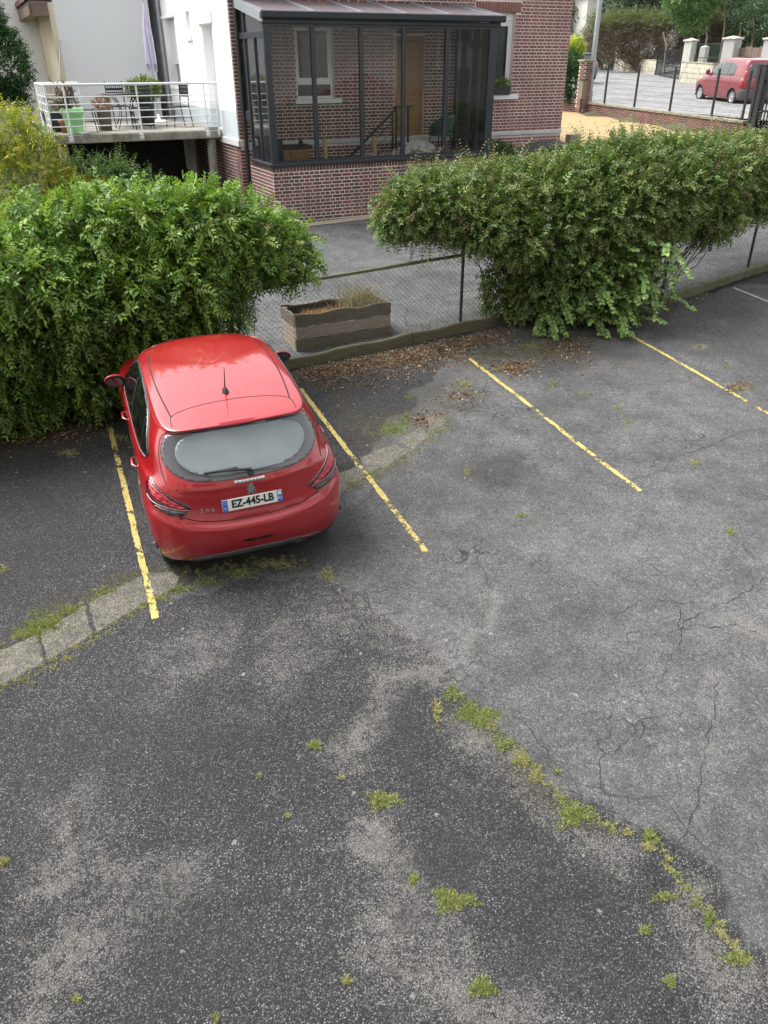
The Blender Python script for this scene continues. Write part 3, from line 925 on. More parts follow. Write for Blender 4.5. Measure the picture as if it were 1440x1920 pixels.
# gable: white render with grey dado, brick foot
GW = (4.90, 6.10, 4.02, 5.56); GS = (3.24, 3.62, 5.12, 5.62); GD = (1.36, 2.24, 3.20, 5.30)   # in +y (behind facade)
mb = MB(); holed_wall(mb, .035, 9.5, 3.60, ZT, [GW, GS, (GD[0], GD[1], 3.60, GD[3])], 'x-', UL - .012, .30); mb.build('gable_wall', M['white_render'], house)
mb = MB(); holed_wall(mb, .035, 9.5, 3.06, 3.597, [(GD[0], GD[1], 3.2, 3.7)], 'x-', UL - .010, .30); mb.build('dado', M['dado_render'], house)
mb = MB(); mb.cbox(UL - .05, UL + .2, -.03, 9.5, 2.92, 3.058, .012); mb.build('plinth', M['plinth_stone'], house)
mb = MB(); mb.cbox(UL + .2, UR + .01, -.035, .1, 2.905, 2.995, .01); mb.build('plinth', M['plinth_stone'], house)
mb = MB(); mb.box(UL + .005, UL + .3, .32, 9.5, 1.0, 2.919); mb.build('wall', M['mortar'], house)
mb = MB(); brick_boxes(mb, lay_bricks(0, 4.0, 1.04, 2.90, seed=8), 'x-', UL + .003, seed=4); tag(mb.build('bricks', M['brick'], house), kind='stuff')
mb = MB(); mb.box(UR - .3, UR - .002, .322, 9.5, 1.0, ZT); mb.build('wall', M['mortar_pink'], house)
mb = MB(); brick_boxes(mb, lay_bricks(0.02, 9.5, 2.3, ZT, seed=8), 'x+', UR - .002, seed=4); tag(mb.build('bricks', M['brick_clean'], house), kind='stuff')
mb = MB(); mb.box(UL, UR, 9.5, 9.8, 1.0, ZT); mb.build('wall', M['mortar_pink'], house)
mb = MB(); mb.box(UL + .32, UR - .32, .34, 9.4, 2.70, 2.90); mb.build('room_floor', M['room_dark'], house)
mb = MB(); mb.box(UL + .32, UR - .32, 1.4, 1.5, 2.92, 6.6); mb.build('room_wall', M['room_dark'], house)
# hipped roof
e = .45
rv = [(UL - e, -e, ZT), (UR + e, -e, ZT), (UR + e, 9.8 + e, ZT), (UL - e, 9.8 + e, ZT), ((UL + UR) / 2 - .6, 4.9, ZT + 3.1), ((UL + UR) / 2 + .6, 4.9, ZT + 3.1)]
mb = MB(); mb.add(rv, [(0, 1, 5, 4), (1, 2, 5), (2, 3, 4, 5), (3, 0, 4), (3, 2, 1, 0)]); mb.build('roof', M['roof_tile'], house)

def window_front(par, u0, u1, z0, z1, y, sash=2, transom=None, box=0.0, seed=0):
    """white frame, sashes and panes set in an opening of the facade (wall facing -y)"""
    w = MB(); t = .055
    w.box(u0, u1, y, y + .07, z0, z0 + t); w.box(u0, u1, y, y + .07, z1 - t - box, z1 - box)
    w.box(u0, u0 + t, y + .001, y + .069, z0 + t, z1 - t - box); w.box(u1 - t, u1, y + .001, y + .069, z0 + t, z1 - t - box)
    fr = w.build('window_frame', M['white_paint'], par)
    if box:
        MB().cbox(u0, u1, y - .02, y + .09, z1 - box, z1, .006).build('shutter_box', M['white_paint'], par)
    zb = z0 + t
    if transom:
        MB().box(u0 + t, u1 - t, y + .004, y + .066, transom - .04, transom + .04).build('transom', M['white_paint'], par)
        MB().box(u0 + t, u1 - t, y + .03, y + .036, zb, transom - .04).build('pane', M['window_glass'], par)
        zb = transom + .04
    zt = z1 - t - box; n = sash; W = (u1 - u0 - 2 * t) / n
    for k in range(n):
        a = u0 + t + k * W; b = a + W; s = .05
        m = MB()
        m.box(a + .003, b - .003, y + .012, y + .06, zb, zb + s); m.box(a + .003, b - .003, y + .012, y + .06, zt - s, zt)
        m.box(a + .003, a + s, y + .013, y + .059, zb + s, zt - s); m.box(b - s, b - .003, y + .013, y + .059, zb + s, zt - s)
        sa = m.build('sash', M['white_paint'], par)
        MB().box(a + s, b - s, y + .032, y + .038, zb + s, zt - s).build('pane', M['window_glass'], sa)
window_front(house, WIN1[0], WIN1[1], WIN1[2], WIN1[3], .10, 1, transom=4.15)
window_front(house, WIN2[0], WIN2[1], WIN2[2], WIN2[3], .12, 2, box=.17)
MB().cbox(-.01, 1.11, -.05, .12, 3.735, 3.828, .006).build('window_sill', M['white_paint'], house)
MB().cbox(4.66, 5.92, -.06, .13, 3.725, 3.828, .006).build('window_sill', M['white_paint'], house)
cm = MB()                                               # net curtain with soft folds
cu = np.linspace(5.28, 5.62, 28); cy = .24 + .02 * np.sin(np.arange(28) * 1.7)
cm.add([(x, y, z) for z in (3.9, 5.38) for x, y in zip(cu, cy)], [(i, i + 1, 29 + i, 28 + i) for i in range(27)], True); cm.build('curtain', M['curtain'], house)
# front door of oak inside the conservatory
MB().box(DOOR[0], DOOR[1], .06, .11, DOOR[2], DOOR[3]).build('door', M['oak_door'], house)
dr = house.children[-1]
for z0, z1 in ((3.12, 3.75), (3.87, 4.30), (4.42, 4.95)):
    MB().cbox(DOOR[0] + .14, DOOR[1] - .14, .045, .07, z0, z1, .012).build('door_panel', M['oak_door'], dr)
MB().cbox(DOOR[0] + .04, DOOR[1] - .04, .04, .065, 3.79, 3.83, .006).build('door_rail', M['oak_door'], dr)
MB().tube([(DOOR[1] - .08, .06, 3.98), (DOOR[1] - .08, .02, 3.98), (DOOR[1] - .18, .02, 3.98)], .009).build('door_handle', M['chrome'], dr)
MB().cbox(DOOR[0] - .05, DOOR[1] + .05, -.12, .12, 2.90, 2.976, .008).build('door_step', M['plinth_stone'], house)
# gable openings
def gable_reveal(y0, y1, z0, z1):
    m = MB(); x = UL - .012
    m.box(x + .22, x + .26, y0, y1, z0, z1); return m
gable_reveal(*GS).build('window', M['grey_stucco'], house)
MB().cbox(UL - .06, UL + .2, GS[0] - .05, GS[1] + .05, GS[2] - .11, GS[2] - .002, .006).build('window_sill', M['white_render'], house)
gable_reveal(*GD).build('gable_door', M['white_paint'], house)
MB().cbox(UL - .07, UL + .1, GD[0] - .10, GD[1] + .22, GD[3] + .002, GD[3] + .24, .006).build('door_lintel', M['white_render'], house)
MB().cbox(UL - .06, UL + .12, GW[0] - .10, GW[1] + .12, GW[3] + .002, GW[3] + .06, .006).build('window_hood', M['white_render'], house)
gw = gable_reveal(GW[0], GW[1], GW[2], GW[3]).build('window', M['white_paint'], house)
MB().box(UL + .17, UL + .2, GW[0] + .08, GW[1] - .08, GW[2] + .06, GW[2] + .5).build('pane', M['window_glass'], gw)
for i in range(22):                                     # half-lowered roller shutter, slat by slat
    z = GW[3] - .03 - i * .046
    MB().cbox(UL + .125, UL + .15, GW[0] + .02, GW[1] - .02, z - .04, z, .008).build('shutter_slat', M['white_paint'], gw)
MB().cbox(UL - .05, UL + .2, GW[0] - .06, GW[1] + .06, GW[2] - .08, GW[2] - .002, .006).build('window_sill', M['white_render'], house)
dp = MB(); dp.tube([(UL + .12, -.075, ZT), (UL + .12, -.075, 1.45)], .045, 10)
for z in (1.9, 3.3, 4.7, 6.1): dp.tube([(UL + .12, -.075, z), (UL + .12, -.075, z + .04)], .055, 10)
tag(dp.build('downpipe', M['black_metal'], house), 'black downpipe on the brick corner')
dp = MB(); dp.tube([(UL - .08, 6.30, 7.2), (UL - .08, 6.30, 3.2)], .05, 10); dp.build('downpipe', M['grey_metal'], house)

# ------------------------------------------------------------------ flower box on the right window sill
fb = empty('flower_box', hw(5.42, .02, 3.828), YAW, 'dark trough of trailing plants on the right window sill', 'flower box')
m = MB(); m.prism([(-.21, 0), (.21, 0), (.235, .19), (-.235, .19)], 'y', -.075, .075); m.build('trough', M['dark_pot'], fb)
MB().box(-.215, .215, -.06, .06, .16, .195).build('soil', M['soil'], fb)

# ================================================================== conservatory
cons = empty('conservatory', F0, YAW, 'glazed lean-to porch with dark grey frame on a low brick wall', 'conservatory')
CL, CR_, CO = -1.21, 4.10, 1.70
ZS, ZP = 2.69, 5.19
mb = MB(); mb.box(CL + .01, CR_, -CO, -CO + .2, 1.0, 2.655); mb.box(CL + .01, CL + .2, -CO + .2, -.02, 1.0, 2.655); mb.box(CR_ - .2, CR_, -CO + .2, -.02, 1.0, 2.60)
low_wall = mb.build('low_wall', M['mortar'], cons)
fb_rows = lay_bricks(CL, CR_, 1.14, 2.54, seed=4)
sel = sorted([b for b in fb_rows if -.95 < b[0] < 2.15 and b[2] > 1.38], key=lambda b: -(b[1] - b[0]))[:290]
ss = set(sel)
for b in sel: brick_part(low_wall, *b, -CO, M['brick'])
mb = MB(); brick_boxes(mb, [b for b in fb_rows if b not in ss], 'y', -CO, seed=12); tag(mb.build('bricks', M['brick'], low_wall), kind='stuff')
mb = MB(); brick_boxes(mb, lay_bricks(-CO + .035, -.02, 1.14, 2.54, seed=6), 'x-', CL + .01, seed=14); tag(mb.build('bricks', M['brick'], low_wall), kind='stuff')
mb = MB(); k = CL
while k < CR_ - .05:
    mb.cbox(k + .006, k + .068, -CO - .009, -CO + .05, 2.553, 2.652, .003); k += .0745
k = -CO + .05
while k < -.1:
    mb.cbox(CL + .001, CL + .05, k + .006, k + .068, 2.553, 2.652, .003); k += .0745
tag(mb.build('coping_bricks', M['brick'], low_wall), kind='stuff')
mb = MB(); mb.cbox(CL - .06, CR_ + .05, -CO - .06, -CO + .12, 2.657, ZS + .03, .008); mb.build('sill', M['dark_frame'], cons)
mb = MB(); mb.cbox(CL - .06, CL + .12, -CO + .122, -.35, 2.657, ZS + .03, .008); mb.build('sill', M['dark_frame'], cons)
mb = MB(); mb.cbox(CR_ - .1, CR_ + .05, -CO + .122, -.02, 2.62, 2.70, .008); mb.build('sill', M['dark_frame'], cons)
# front posts
FP = [(-1.21, .135), (-.19, .085), (.86, .085), (1.84, .085), (2.88, .085), (4.03, .19)]
for u, w in FP:
    a = u if u < -1 else u - w / 2
    MB().cbox(a, a + w, -CO - .005, -CO + .075, ZS + .03, ZP, .008).build('post', M['dark_frame'], cons)
for i in range(5):
    a = FP[i][0] + (FP[i][1] if i == 0 else FP[i][1] / 2) ; b = FP[i + 1][0] - FP[i + 1][1] / 2
    MB().box(a, b, -CO + .030, -CO + .040, ZS + .06, ZP - .04).build('pane', M['pane'], cons)
    MB().box(a, b, -CO + .005, -CO + .065, ZS + .031, ZS + .075).build('bottom_rail', M['dark_frame'], cons)
    MB().box(a, b, -CO + .005, -CO + .065, ZP - .05, ZP - .001).build('top_rail', M['dark_frame'], cons)
# eaves beam and gutter
MB().cbox(CL - .02, CR_ + .08, -CO - .03, -CO + .12, ZP, ZP + .075, .006).build('eaves_beam', M['dark_frame'], cons)
g = [(-CO - .03, ZP + .077), (-CO - .13, ZP + .077), (-CO - .155, ZP + .10), (-CO - .165, ZP + .19), (-CO - .14, ZP + .205), (-CO - .11, ZP + .18), (-CO - .03, ZP + .17)]
m = MB(); m.prism(g, 'x', CL - .06, CR_ + .12); m.build('gutter', M['dark_frame'], cons)
# roof: sandwich panels between light rafter caps
Z0r, Z1r = ZP + .15, ZP + .15 + .167 * (CO + .06)
RJ = [CL - .02, -.17, .85, 1.83, 2.85, 3.93, CR_ + .08]
for a, b in zip(RJ[:-1], RJ[1:]):
    m = MB(); m.prism([(-CO - .06, Z0r), (-CO - .06, Z0r + .04), (-.002, Z1r + .04), (-.002, Z1r)], 'x', a + .012, b - .012); m.build('roof_panel', M['roof_panel'], cons)
for i, u in enumerate(RJ):
    m = MB(); m.prism([(-CO - .10, Z0r + .035), (-CO - .10, Z0r + .068), (-.004, Z1r + .073), (-.004, Z1r + .04)], 'x', u - .022, u + .022); m.build('rafter_cap', M['grey_metal'], cons)
m = MB(); m.prism([(-CO - .10, Z0r - .13), (-CO - .10, Z0r + .034), (-.004, Z1r + .039), (-.004, Z1r - .10)], 'x', CL - .058, CL - .024); m.build('verge_beam', M['grey_metal'], cons)
m = MB(); m.prism([(-CO - .02, Z0r - .13), (-CO - .02, Z0r - .001), (-.004, Z1r - .001), (-.004, Z1r - .10)], 'x', CR_ + .04, CR_ + .078); m.build('verge_beam', M['dark_frame'], cons)
# left side (wall facing -x)
xs0, xs1 = CL - .002, CL + .07
for y0, w, z0 in ((-.42, .07, ZS + .03), (-1.06, .06, ZS + .03)):
    top = ZP + .12 + .167 * (CO + y0) if y0 > -.5 else 4.96
    MB().cbox(xs0, xs1, y0 - w / 2, y0 + w / 2, z0, top, .006).build('post', M['dark_frame'], cons)
MB().cbox(xs0, xs1, -.07, -.012, 3.45, Z1r - .11, .006).build('post', M['dark_frame'], cons)
MB().cbox(xs0 - .003, xs1 + .003, -CO + .08, -.012, 4.96, 5.07, .006).build('transom', M['dark_frame'], cons)
MB().cbox(xs0 - .004, xs1 + .004, -.385, -.012, 3.45, 3.64, .006).build('panel', M['dark_frame'], cons)
MB().box(CL + .03, CL + .04, -1.62, -1.09, ZS + .05, 4.96).build('pane', M['pane_double'], cons)
MB().box(CL + .03, CL + .04, -1.03, -.455, ZS + .05, 4.96).build('pane', M['pane_double'], cons)
MB().box(CL + .03, CL + .04, -.385, -.07, 3.64, 4.96).build('pane', M['pane_double'], cons)
m = MB(); m.prism([(-1.62, 5.07), (-.455, 5.07), (-.455, 5.42), (-1.62, 5.23)], 'x', CL + .03, CL + .04); m.build('pane', M['pane_double'], cons)
m = MB(); m.prism([(-.385, 5.07), (-.07, 5.07), (-.07, 5.46), (-.385, 5.41)], 'x', CL + .03, CL + .04); m.build('pane', M['pane_double'], cons)
# right side with the door frame
for y0, w in ((-.06, .12), (-.62, .09), (-1.0, .11)):
    MB().cbox(CR_ - .035, CR_ + .04, y0 - w / 2, y0 + w / 2, 2.701, ZP + .1, .006).build('post', M['dark_frame'], cons)
MB().cbox(CR_ - .045, CR_ + .045, -CO + .08, -.001, 4.80, 4.96, .006).build('transom', M['dark_frame'], cons)
for y0, y1 in ((-1.61, -1.06), (-.94, -.67), (-.57, -.125)):
    MB().box(CR_ - .005, CR_ + .005, y0, y1, 2.70, 4.80).build('pane', M['pane'], cons)
    MB().box(CR_ - .005, CR_ + .005, y0, y1, 4.96, 5.25).build('pane', M['pane'], cons)
# floors and steps inside
MB().box(CL + .2, 2.0, -CO + .2, -.02, 1.0, 1.5).build('floor', M['tile_floor'], cons)
MB().box(2.0, CR_ - .2, -CO + .2, -.02, 1.0, 2.68).build('porch_floor', M['tile_floor'], cons)
for i in range(6):
    MB().cbox(.38 + i * .27, 2.0 - .002 * i, -.95, -.022, 1.5 + (i and .001), 1.5 + .17 * (i + 1), .008).build('step', M['concrete'], cons)

# ------------------------------------------------------------------ things inside the conservatory
rl = empty('stair_railing', hw(0, .9), YAW, 'black metal stair railing behind the conservatory glass', 'railing')
m = MB(); m.beam((.40, 0, 2.30), (2.02, 0, 3.60), .03, .045); m.beam((2.0, 0, 3.66), (2.62, .28, 3.66), .03, .045); m.tube([(2.02, 0, 3.58), (2.06, 0, 3.64), (2.04, 0, 3.68)], .025); m.build('handrail', M['black_metal'], rl)
for u, y, z0, z1 in ((2.06, 0, 2.68, 3.65), (1.98, .02, 2.52, 3.5), (2.48, .22, 2.68, 3.65), (.6, 0, 1.84, 2.46)):
    MB().box(u - .018, u + .018, y - .018, y + .018, z0, z1).build('baluster', M['black_metal'], rl)
for k in range(1, 5):
    m = MB(); m.tube([(.42, 0, 2.30 - k * .16), (2.02, 0, 3.60 - k * .19)], .008, 6); m.build('bar', M['black_metal'], rl)
    m = MB(); m.tube([(2.06, 0, 3.62 - k * .19), (2.6, .27, 3.62 - k * .19)], .008, 6); m.build('bar', M['black_metal'], rl)
for u, lab in ((.10, 'bare pine post left of the stair foot behind the glass'), (1.275, 'bare pine post right of centre behind the glass')):
    o = MB().cbox(-.045, .045, -.03, .03, 0, 1.63, .004).build('pine_post', M['pine'], None, hw(u, 1.40, 1.5), YAW)
    tag(o, lab, 'post', 'pine posts in the conservatory')
cb = empty('cabinet', hw(-.50, 1.05, 1.5), YAW, 'brown wooden cabinet in the left corner of the conservatory', 'cabinet')
MB().cbox(-.31, .31, -.2, .2, 0, 1.44, .006).build('carcass', M['cabinet_wood'], cb)
MB().cbox(-.36, .36, -.24, .24, 1.442, 1.50, .01).build('top', M['black_plastic'], cb)
for s in (-1, 1): MB().cbox(-.15 + s * .145 - .13, -.15 + s * .145 + .14 + .13 * 0, -.222, -.2, .06, 1.38, .006).build('door', M['cabinet_wood'], cb)
m = MB(); m.lathe([(.0, 0), (.05, 0), (.055, .05), (.03, .09), (.012, .12), (0, .125)], 12); tag(m.build('small_jar', M['black_plastic'], None, hw(-.32, 1.05, 3.0)), 'small dark jar on top of the wooden cabinet', 'jar')
m = MB(); m.cbox(-.09, .09, -.09, .09, 0, 1.62, .015); tag(m.build('dark_column', M['black_plastic'], None, hw(-.93, 1.3, 1.5), YAW), 'tall black column unit in the conservatory corner', 'column_unit')  # dark box built as a plain upright column, use unknown
# green woven tub chair
tc = empty('tub_chair', hw(3.26, .85, 2.68), YAW + math.radians(200), 'green woven tub chair on the porch floor', 'chair')
m = MB(); n = 26; vs = []
for i in range(n):
    t = math.radians(-20 + 220 * i / (n - 1)); e_ = math.sin(max(0, min(1, (i / (n - 1)))) * math.pi)
    for k in range(5):
        zz = .40 + k / 4 * (.14 + .28 * e_); rr = .27 + .06 * k / 4
        vs.append((rr * math.cos(t), rr * math.sin(t) * .95, zz))
m.add(vs, [(i * 5 + k, (i + 1) * 5 + k, (i + 1) * 5 + k + 1, i * 5 + k + 1) for i in range(n - 1) for k in range(4)], True)
o = m.build('backrest', M['rattan_green'], tc); md = o.modifiers.new('t', 'SOLIDIFY'); md.thickness = .025
m = MB(); m.lathe([(.0, .36), (.27, .36), (.285, .38), (.285, .42), (.26, .435), (0, .44)], 24); m.build('seat', M['rattan_green'], tc)
for a in (30, 150, 215, 325):
    t = math.radians(a); m = MB(); m.tube([(.24 * math.cos(t), .24 * math.sin(t), .38), (.30 * math.cos(t), .30 * math.sin(t), 0)], .014, 8); m.build('leg', M['black_metal'], tc)
# white dog lying down
def skin_body(name, verts, edges, radii, mat, loc, rz, sub=2):
    me = bpy.data.meshes.new(name); me.from_pydata(verts, edges, []); o = link(name, me, None, loc, rz)
    sk = o.modifiers.new('skin', 'SKIN')
    for v, r in zip(me.skin_vertices[0].data, radii): v.radius = r if isinstance(r, tuple) else (r, r)
    me.skin_vertices[0].data[0].use_root = True
    sb = o.modifiers.new('sub', 'SUBSURF'); sb.levels = sub; sb.render_levels = sub
    me.materials.append(mat); sk.use_smooth_shade = True
    return o
dog = skin_body('dog', [(0, 0, .15), (.2, .01, .17), (.34, .0, .16), (.43, -.02, .17), (.52, -.04, .12), (.60, -.05, .085), (-.16, 0, .13), (-.26, .05, .07), (-.36, .10, .04), (.36, .1, .05), (.52, .12, .03), (.36, -.1, .05), (.53, -.14, .03), (-.1, -.12, .06), (.06, -.16, .03), (.45, .055, .14), (.45, -.09, .14)],
    [(0, 1), (1, 2), (2, 3), (3, 4), (4, 5), (0, 6), (6, 7), (7, 8), (2, 9), (9, 10), (2, 11), (11, 12), (6, 13), (13, 14), (3, 15), (3, 16)],
    [.14, .14, .12, .09, .075, .045, .12, .05, .03, .05, .03, .05, .03, .07, .03, .03, .03], M['dog_fur'], hw(2.55, .62, 2.685), YAW - .5)
tag(dog, 'white dog lying on the porch floor by the door', 'dog')

# ================================================================== terrace
TL, TF = -5.12, 1.28       # left end, front edge behind facade
ter = empty('terrace', F0, YAW, 'raised concrete terrace on round columns beside the white gable', 'terrace')
MB().cbox(TL, UL - .06, TF, 6.38, 3.02, 3.19, .012).build('slab', M['slab_concrete'], ter)
MB().box(TL + .06, UL - .07, TF + .06, 6.37, 3.191, 3.20).build('floor', M['terrace_tile'], ter)
for u in (-1.62, -4.93):
    m = MB(); m.tube([(u, TF + .2, 1.3), (u, TF + .2, 3.02)], .11, 18); m.build('column', M['slab_concrete'], ter)
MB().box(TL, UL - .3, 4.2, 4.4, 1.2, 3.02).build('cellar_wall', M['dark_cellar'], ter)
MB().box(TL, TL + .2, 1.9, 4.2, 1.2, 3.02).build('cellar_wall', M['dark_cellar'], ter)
MB().cbox(-1.72, -1.42, TF + .08, TF + .3, 3.2, 3.265, .01).build('drain_box', M['grey_metal'], ter)

tr = empty('terrace_railing', F0, YAW, 'white tubular railing around the raised terrace', 'railing')
zr = 3.20
def rail_run(a, b, posts, par=tr):
    a = np.array(a); b = np.array(b)
    m = MB(); m.tube([(*a, zr + .95), (*b, zr + .95)], .026, 10); m.build('top_rail', M['white_metal'], par)
    for k in range(5):
        z = zr + .16 + k * .14
        m = MB(); m.tube([(*a, z), (*b, z)], .0105, 7); m.build('rail', M['white_metal'], par)
    for t in posts:
        p = a + (b - a) * t
        m = MB(); m.tube([(p[0], p[1], zr - .12), (p[0], p[1], zr + .94)], .019, 9); m.build('post', M['white_metal'], par)
yf = TF - .035
rail_run((TL + .02, yf), (UL - .05, yf), [.0, .102, .51, .915, .985])
rail_run((TL + .02, yf), (TL + .02, 3.25), [.2, .42, .64, .86, 1.0])
rail_run((TL + .02, 3.25), (TL + .95, 3.25), [.2, 1.0])
for u in (-4.74, -3.23, -1.72):
    pl = MB().cbox(u - .05, u + .05, TF - .022, TF - .001, 3.045, 3.175, .004).build('base_plate', M['white_metal'], tr)
    for du in (-.03, .03):
        for dz in (3.075, 3.145):
            m = MB(); m.tube([(u + du, TF - .03, dz), (u + du, TF - .02, dz)], .010, 8); m.build('bolt', M['black_metal'], pl)

# ================================================================== kerb timber, chain-link fence, planter
FYAW = math.atan2(fdir[1], fdir[0]); FYAW2 = math.atan2(fdir2[1], fdir2[0])
def wob_board(mb, L, w, h, seed, amp=.012, n=14):
    """long board along +x from 0 to L, thickness w in y, uneven upper edge and face"""
    r = random.Random(seed); vs = []
    ph = r.random() * 6
    for i in range(n + 1):
        x = L * i / n; dz = amp * (math.sin(ph + i * .9) + .6 * (r.random() - .5)); dy = amp * .5 * math.sin(ph * 2 + i * 1.3)
        vs += [(x, dy, 0), (x, w + dy * .3, 0), (x, w + dy * .3, h + dz), (x, w * .85, h + dz + .004), (x, w * .15 + dy, h + dz + .004), (x, dy, h + dz - .012)]
    fs = []
    for i in range(n):
        for k in range(6):
            a = i * 6 + k; b = i * 6 + (k + 1) % 6
            fs.append((a, b, b + 6, a + 6))
    fs += [tuple(range(6)), tuple(range(n * 6, n * 6 + 6))[::-1]]
    mb.add(vs, fs); return mb
tk = empty('timber_kerb', kind=None)
tag(tk, 'mossy old timber boards laid on edge along the foot of the fence', 'kerb')
ss_ = [-8.0, -5.4, -2.8, -.15, 2.05, 3.78]
for i, (a, b) in enumerate(zip(ss_[:-1], ss_[1:])):
    p = fl(a, 0); z = float(gz(*p)); q = fl(b, 0); zq = float(gz(*q))
    o = wob_board(MB(), b - a - .012, .075, .17 if i else .16, i).build('board', M['timber'], tk)
    o.location = (p[0], p[1], z - .03); o.rotation_euler = (0, -math.atan2(zq - z, b - a), FYAW)
k2 = empty('mossy_kerb'); tag(k2, 'low moss-covered kerb at the fence foot right of the bush', 'kerb')
for i in range(5):
    a, b = i * 1.2, i * 1.2 + 1.19
    p = fl2(a, 0); q = fl2(b, 0); z = float(gz(*p)); zq = float(gz(*q))
    o = wob_board(MB(), b - a, .11, .15, 20 + i, .006).build('kerb_stone', M['kerb_stone'], k2)
    o.location = (p[0], p[1], z - .02); o.rotation_euler = (0, -math.atan2(zq - z, b - a), FYAW2)

def fence_pixel(x, y, d=.12):
    n = np.array([fnor[0], fnor[1], 0]); O = np.array([*fl(0, d), 0])
    v = ray(x, y); t = ((O - CPOS) @ n) / (v @ n); q = CPOS + v * t
    return float((q[:2] - FA) @ fdir), float(q[2])
fence = empty('chain_link_fence'); tag(fence, 'green chain-link wire fence between the car park and the driveway', 'fence')
S_POST = fence_pixel(866, 540)[0]
FD_ = .12; FH = 1.13
def fence_run(P0, dr, nr, s0, s1, posts, rail):
    def pt(s, h): 
        q = P0 + dr * s + nr * FD_; return (q[0], q[1], float(gz(*q)) + h)
    for s in posts:
        m = MB(); m.tube([pt(s, -.2), pt(s, FH + .05)], .024, 10); po = m.build('post', M['post_green'], fence)
        m = MB(); m.tube([pt(s, FH + .05), pt(s, FH + .075)], [.027, .012], 10); m.build('post_cap', M['post_green'], po)
    m = MB(); pitch = .078; k = s0 - FH
    while k < s1:
        for sg in (1, -1):
            a0 = k if sg == 1 else k + FH; a1 = k + FH if sg == 1 else k
            # clip the diagonal to the run
            def clip(t): return a0 + (a1 - a0) * t
            t0, t1 = 0.0, 1.0
            for lim, lo in ((s0, True), (s1, False)):
                for tt in (0,):
                    pass
            N = 5; pts = []
            for j in range(N + 1):
                s = clip(j / N)
                if s0 <= s <= s1:
                    q = pt(s, .02 + (FH - .03) * j / N); w = .012 * math.sin(s * 2.3 + j)
                    pts.append((q[0] + nr[0] * w, q[1] + nr[1] * w, q[2]))
            if len(pts) > 1: m.tube(pts, .0017, 3, False)
        k += pitch
    for h in (.03, FH * .5, FH - .02):
        m.tube([pt(s, h) for s in np.linspace(s0, s1, 12)], .0022, 4, False)
    m.build('wire_mesh', M['post_green'], fence, recalc=False)
    if rail:
        for a, b in rail:
            m = MB(); m.beam(pt(a, FH - .015), pt(b, FH - .015), .035, .038); m.build('top_rail', M['kerb_stone'], fence)
fence_run(FA, fdir, fnor, -6.2, 3.9, [S_POST - 7.2, S_POST - 3.6, S_POST], [(-6.2, -2.45), (-2.44, S_POST)])
fence_run(FC, fdir2, fnor2, -.2, 5.6, [.15, 2.65, 5.15], None)

# planter box of weathered boards
PA = gnd(557, 662)[:2]; PB = gnd(729, 629)[:2]
pang = math.atan2(*(PB - PA)[::-1]); PL = float(np.linalg.norm(PB - PA)) + .03; PW = .58; PH = .53
pz = float(gz(*PA)) + .012
plb = empty('planter_box', (PA[0], PA[1], pz), pang, 'rectangular planter of weathered boards with dry grass behind the fence', 'planter')
r = random.Random(5)
for lv in range(3):
    h = PH / 3 - .006; z = lv * PH / 3
    mt = [M['plank_a'], M['plank_b'], M['plank_a']][lv]
    for side in range(4):
        L = PL if side < 2 else PW - .07
        o = wob_board(MB(), L, .034, h, r.randint(0, 99), .016 if side < 2 else .008, 16).build('plank', mt if side != 2 else (M['plank_b'] if lv < 2 else M['plank_a']), plb)
        if side == 0: o.location = (0, 0, z)
        if side == 1: o.location = (0, PW - .03, z)
        if side == 2: o.location = (.03, .035, z); o.rotation_euler = (0, 0, math.pi / 2)
        if side == 3: o.location = (PL, .035, z); o.rotation_euler = (0, 0, math.pi / 2)
for x, y in ((.035, .035), (PL - .085, .035), (.035, PW - .085), (PL - .085, PW - .085)):
    MB().box(x, x + .05, y, y + .05, .0, PH - .02).build('corner_post', M['plank_a'], plb)
m = MB()                                               # dimpled dark liner
nx_, nz_ = 60, 10
for (xa, ya, xb, yb) in ((.04, PW - .04, PL - .04, PW - .04), (.036, .04, .036, PW - .04)):
    vs = []
    for i in range(nx_ + 1):
        for k in range(nz_ + 1):
            b = .006 * ((i % 2) ^ (k % 2)); t = i / nx_
            vs.append((xa + (xb - xa) * t + (b if xa == xb else 0), ya + (yb - ya) * t - (b if ya == yb else 0), .2 + (PH - .22) * k / nz_))
    m.add(vs, [(i * (nz_ + 1) + k, (i + 1) * (nz_ + 1) + k, (i + 1) * (nz_ + 1) + k + 1, i * (nz_ + 1) + k + 1) for i in range(nx_) for k in range(nz_)])
m.build('liner', M['black_plastic'], plb)
m = MB(); vs = []
for i in range(15):
    for k in range(7):
        x = .04 + (PL - .08) * i / 14; y = .04 + (PW - .08) * k / 6
        vs.append((x, y, PH - .17 + .03 * math.sin(i * 1.1) * math.cos(k) + .08 * smooth(.5, 1.0, x / PL)))
m.add(vs, [(i * 7 + k, (i + 1) * 7 + k, (i + 1) * 7 + k + 1, i * 7 + k + 1) for i in range(14) for k in range(6)], True); m.build('soil', M['soil'], plb)

# ================================================================== furniture and pots on the terrace
ZF = 3.20
def on_terrace(x, y, off):
    u, _ = fpx(x, y, off); return hw(u, off, ZF)
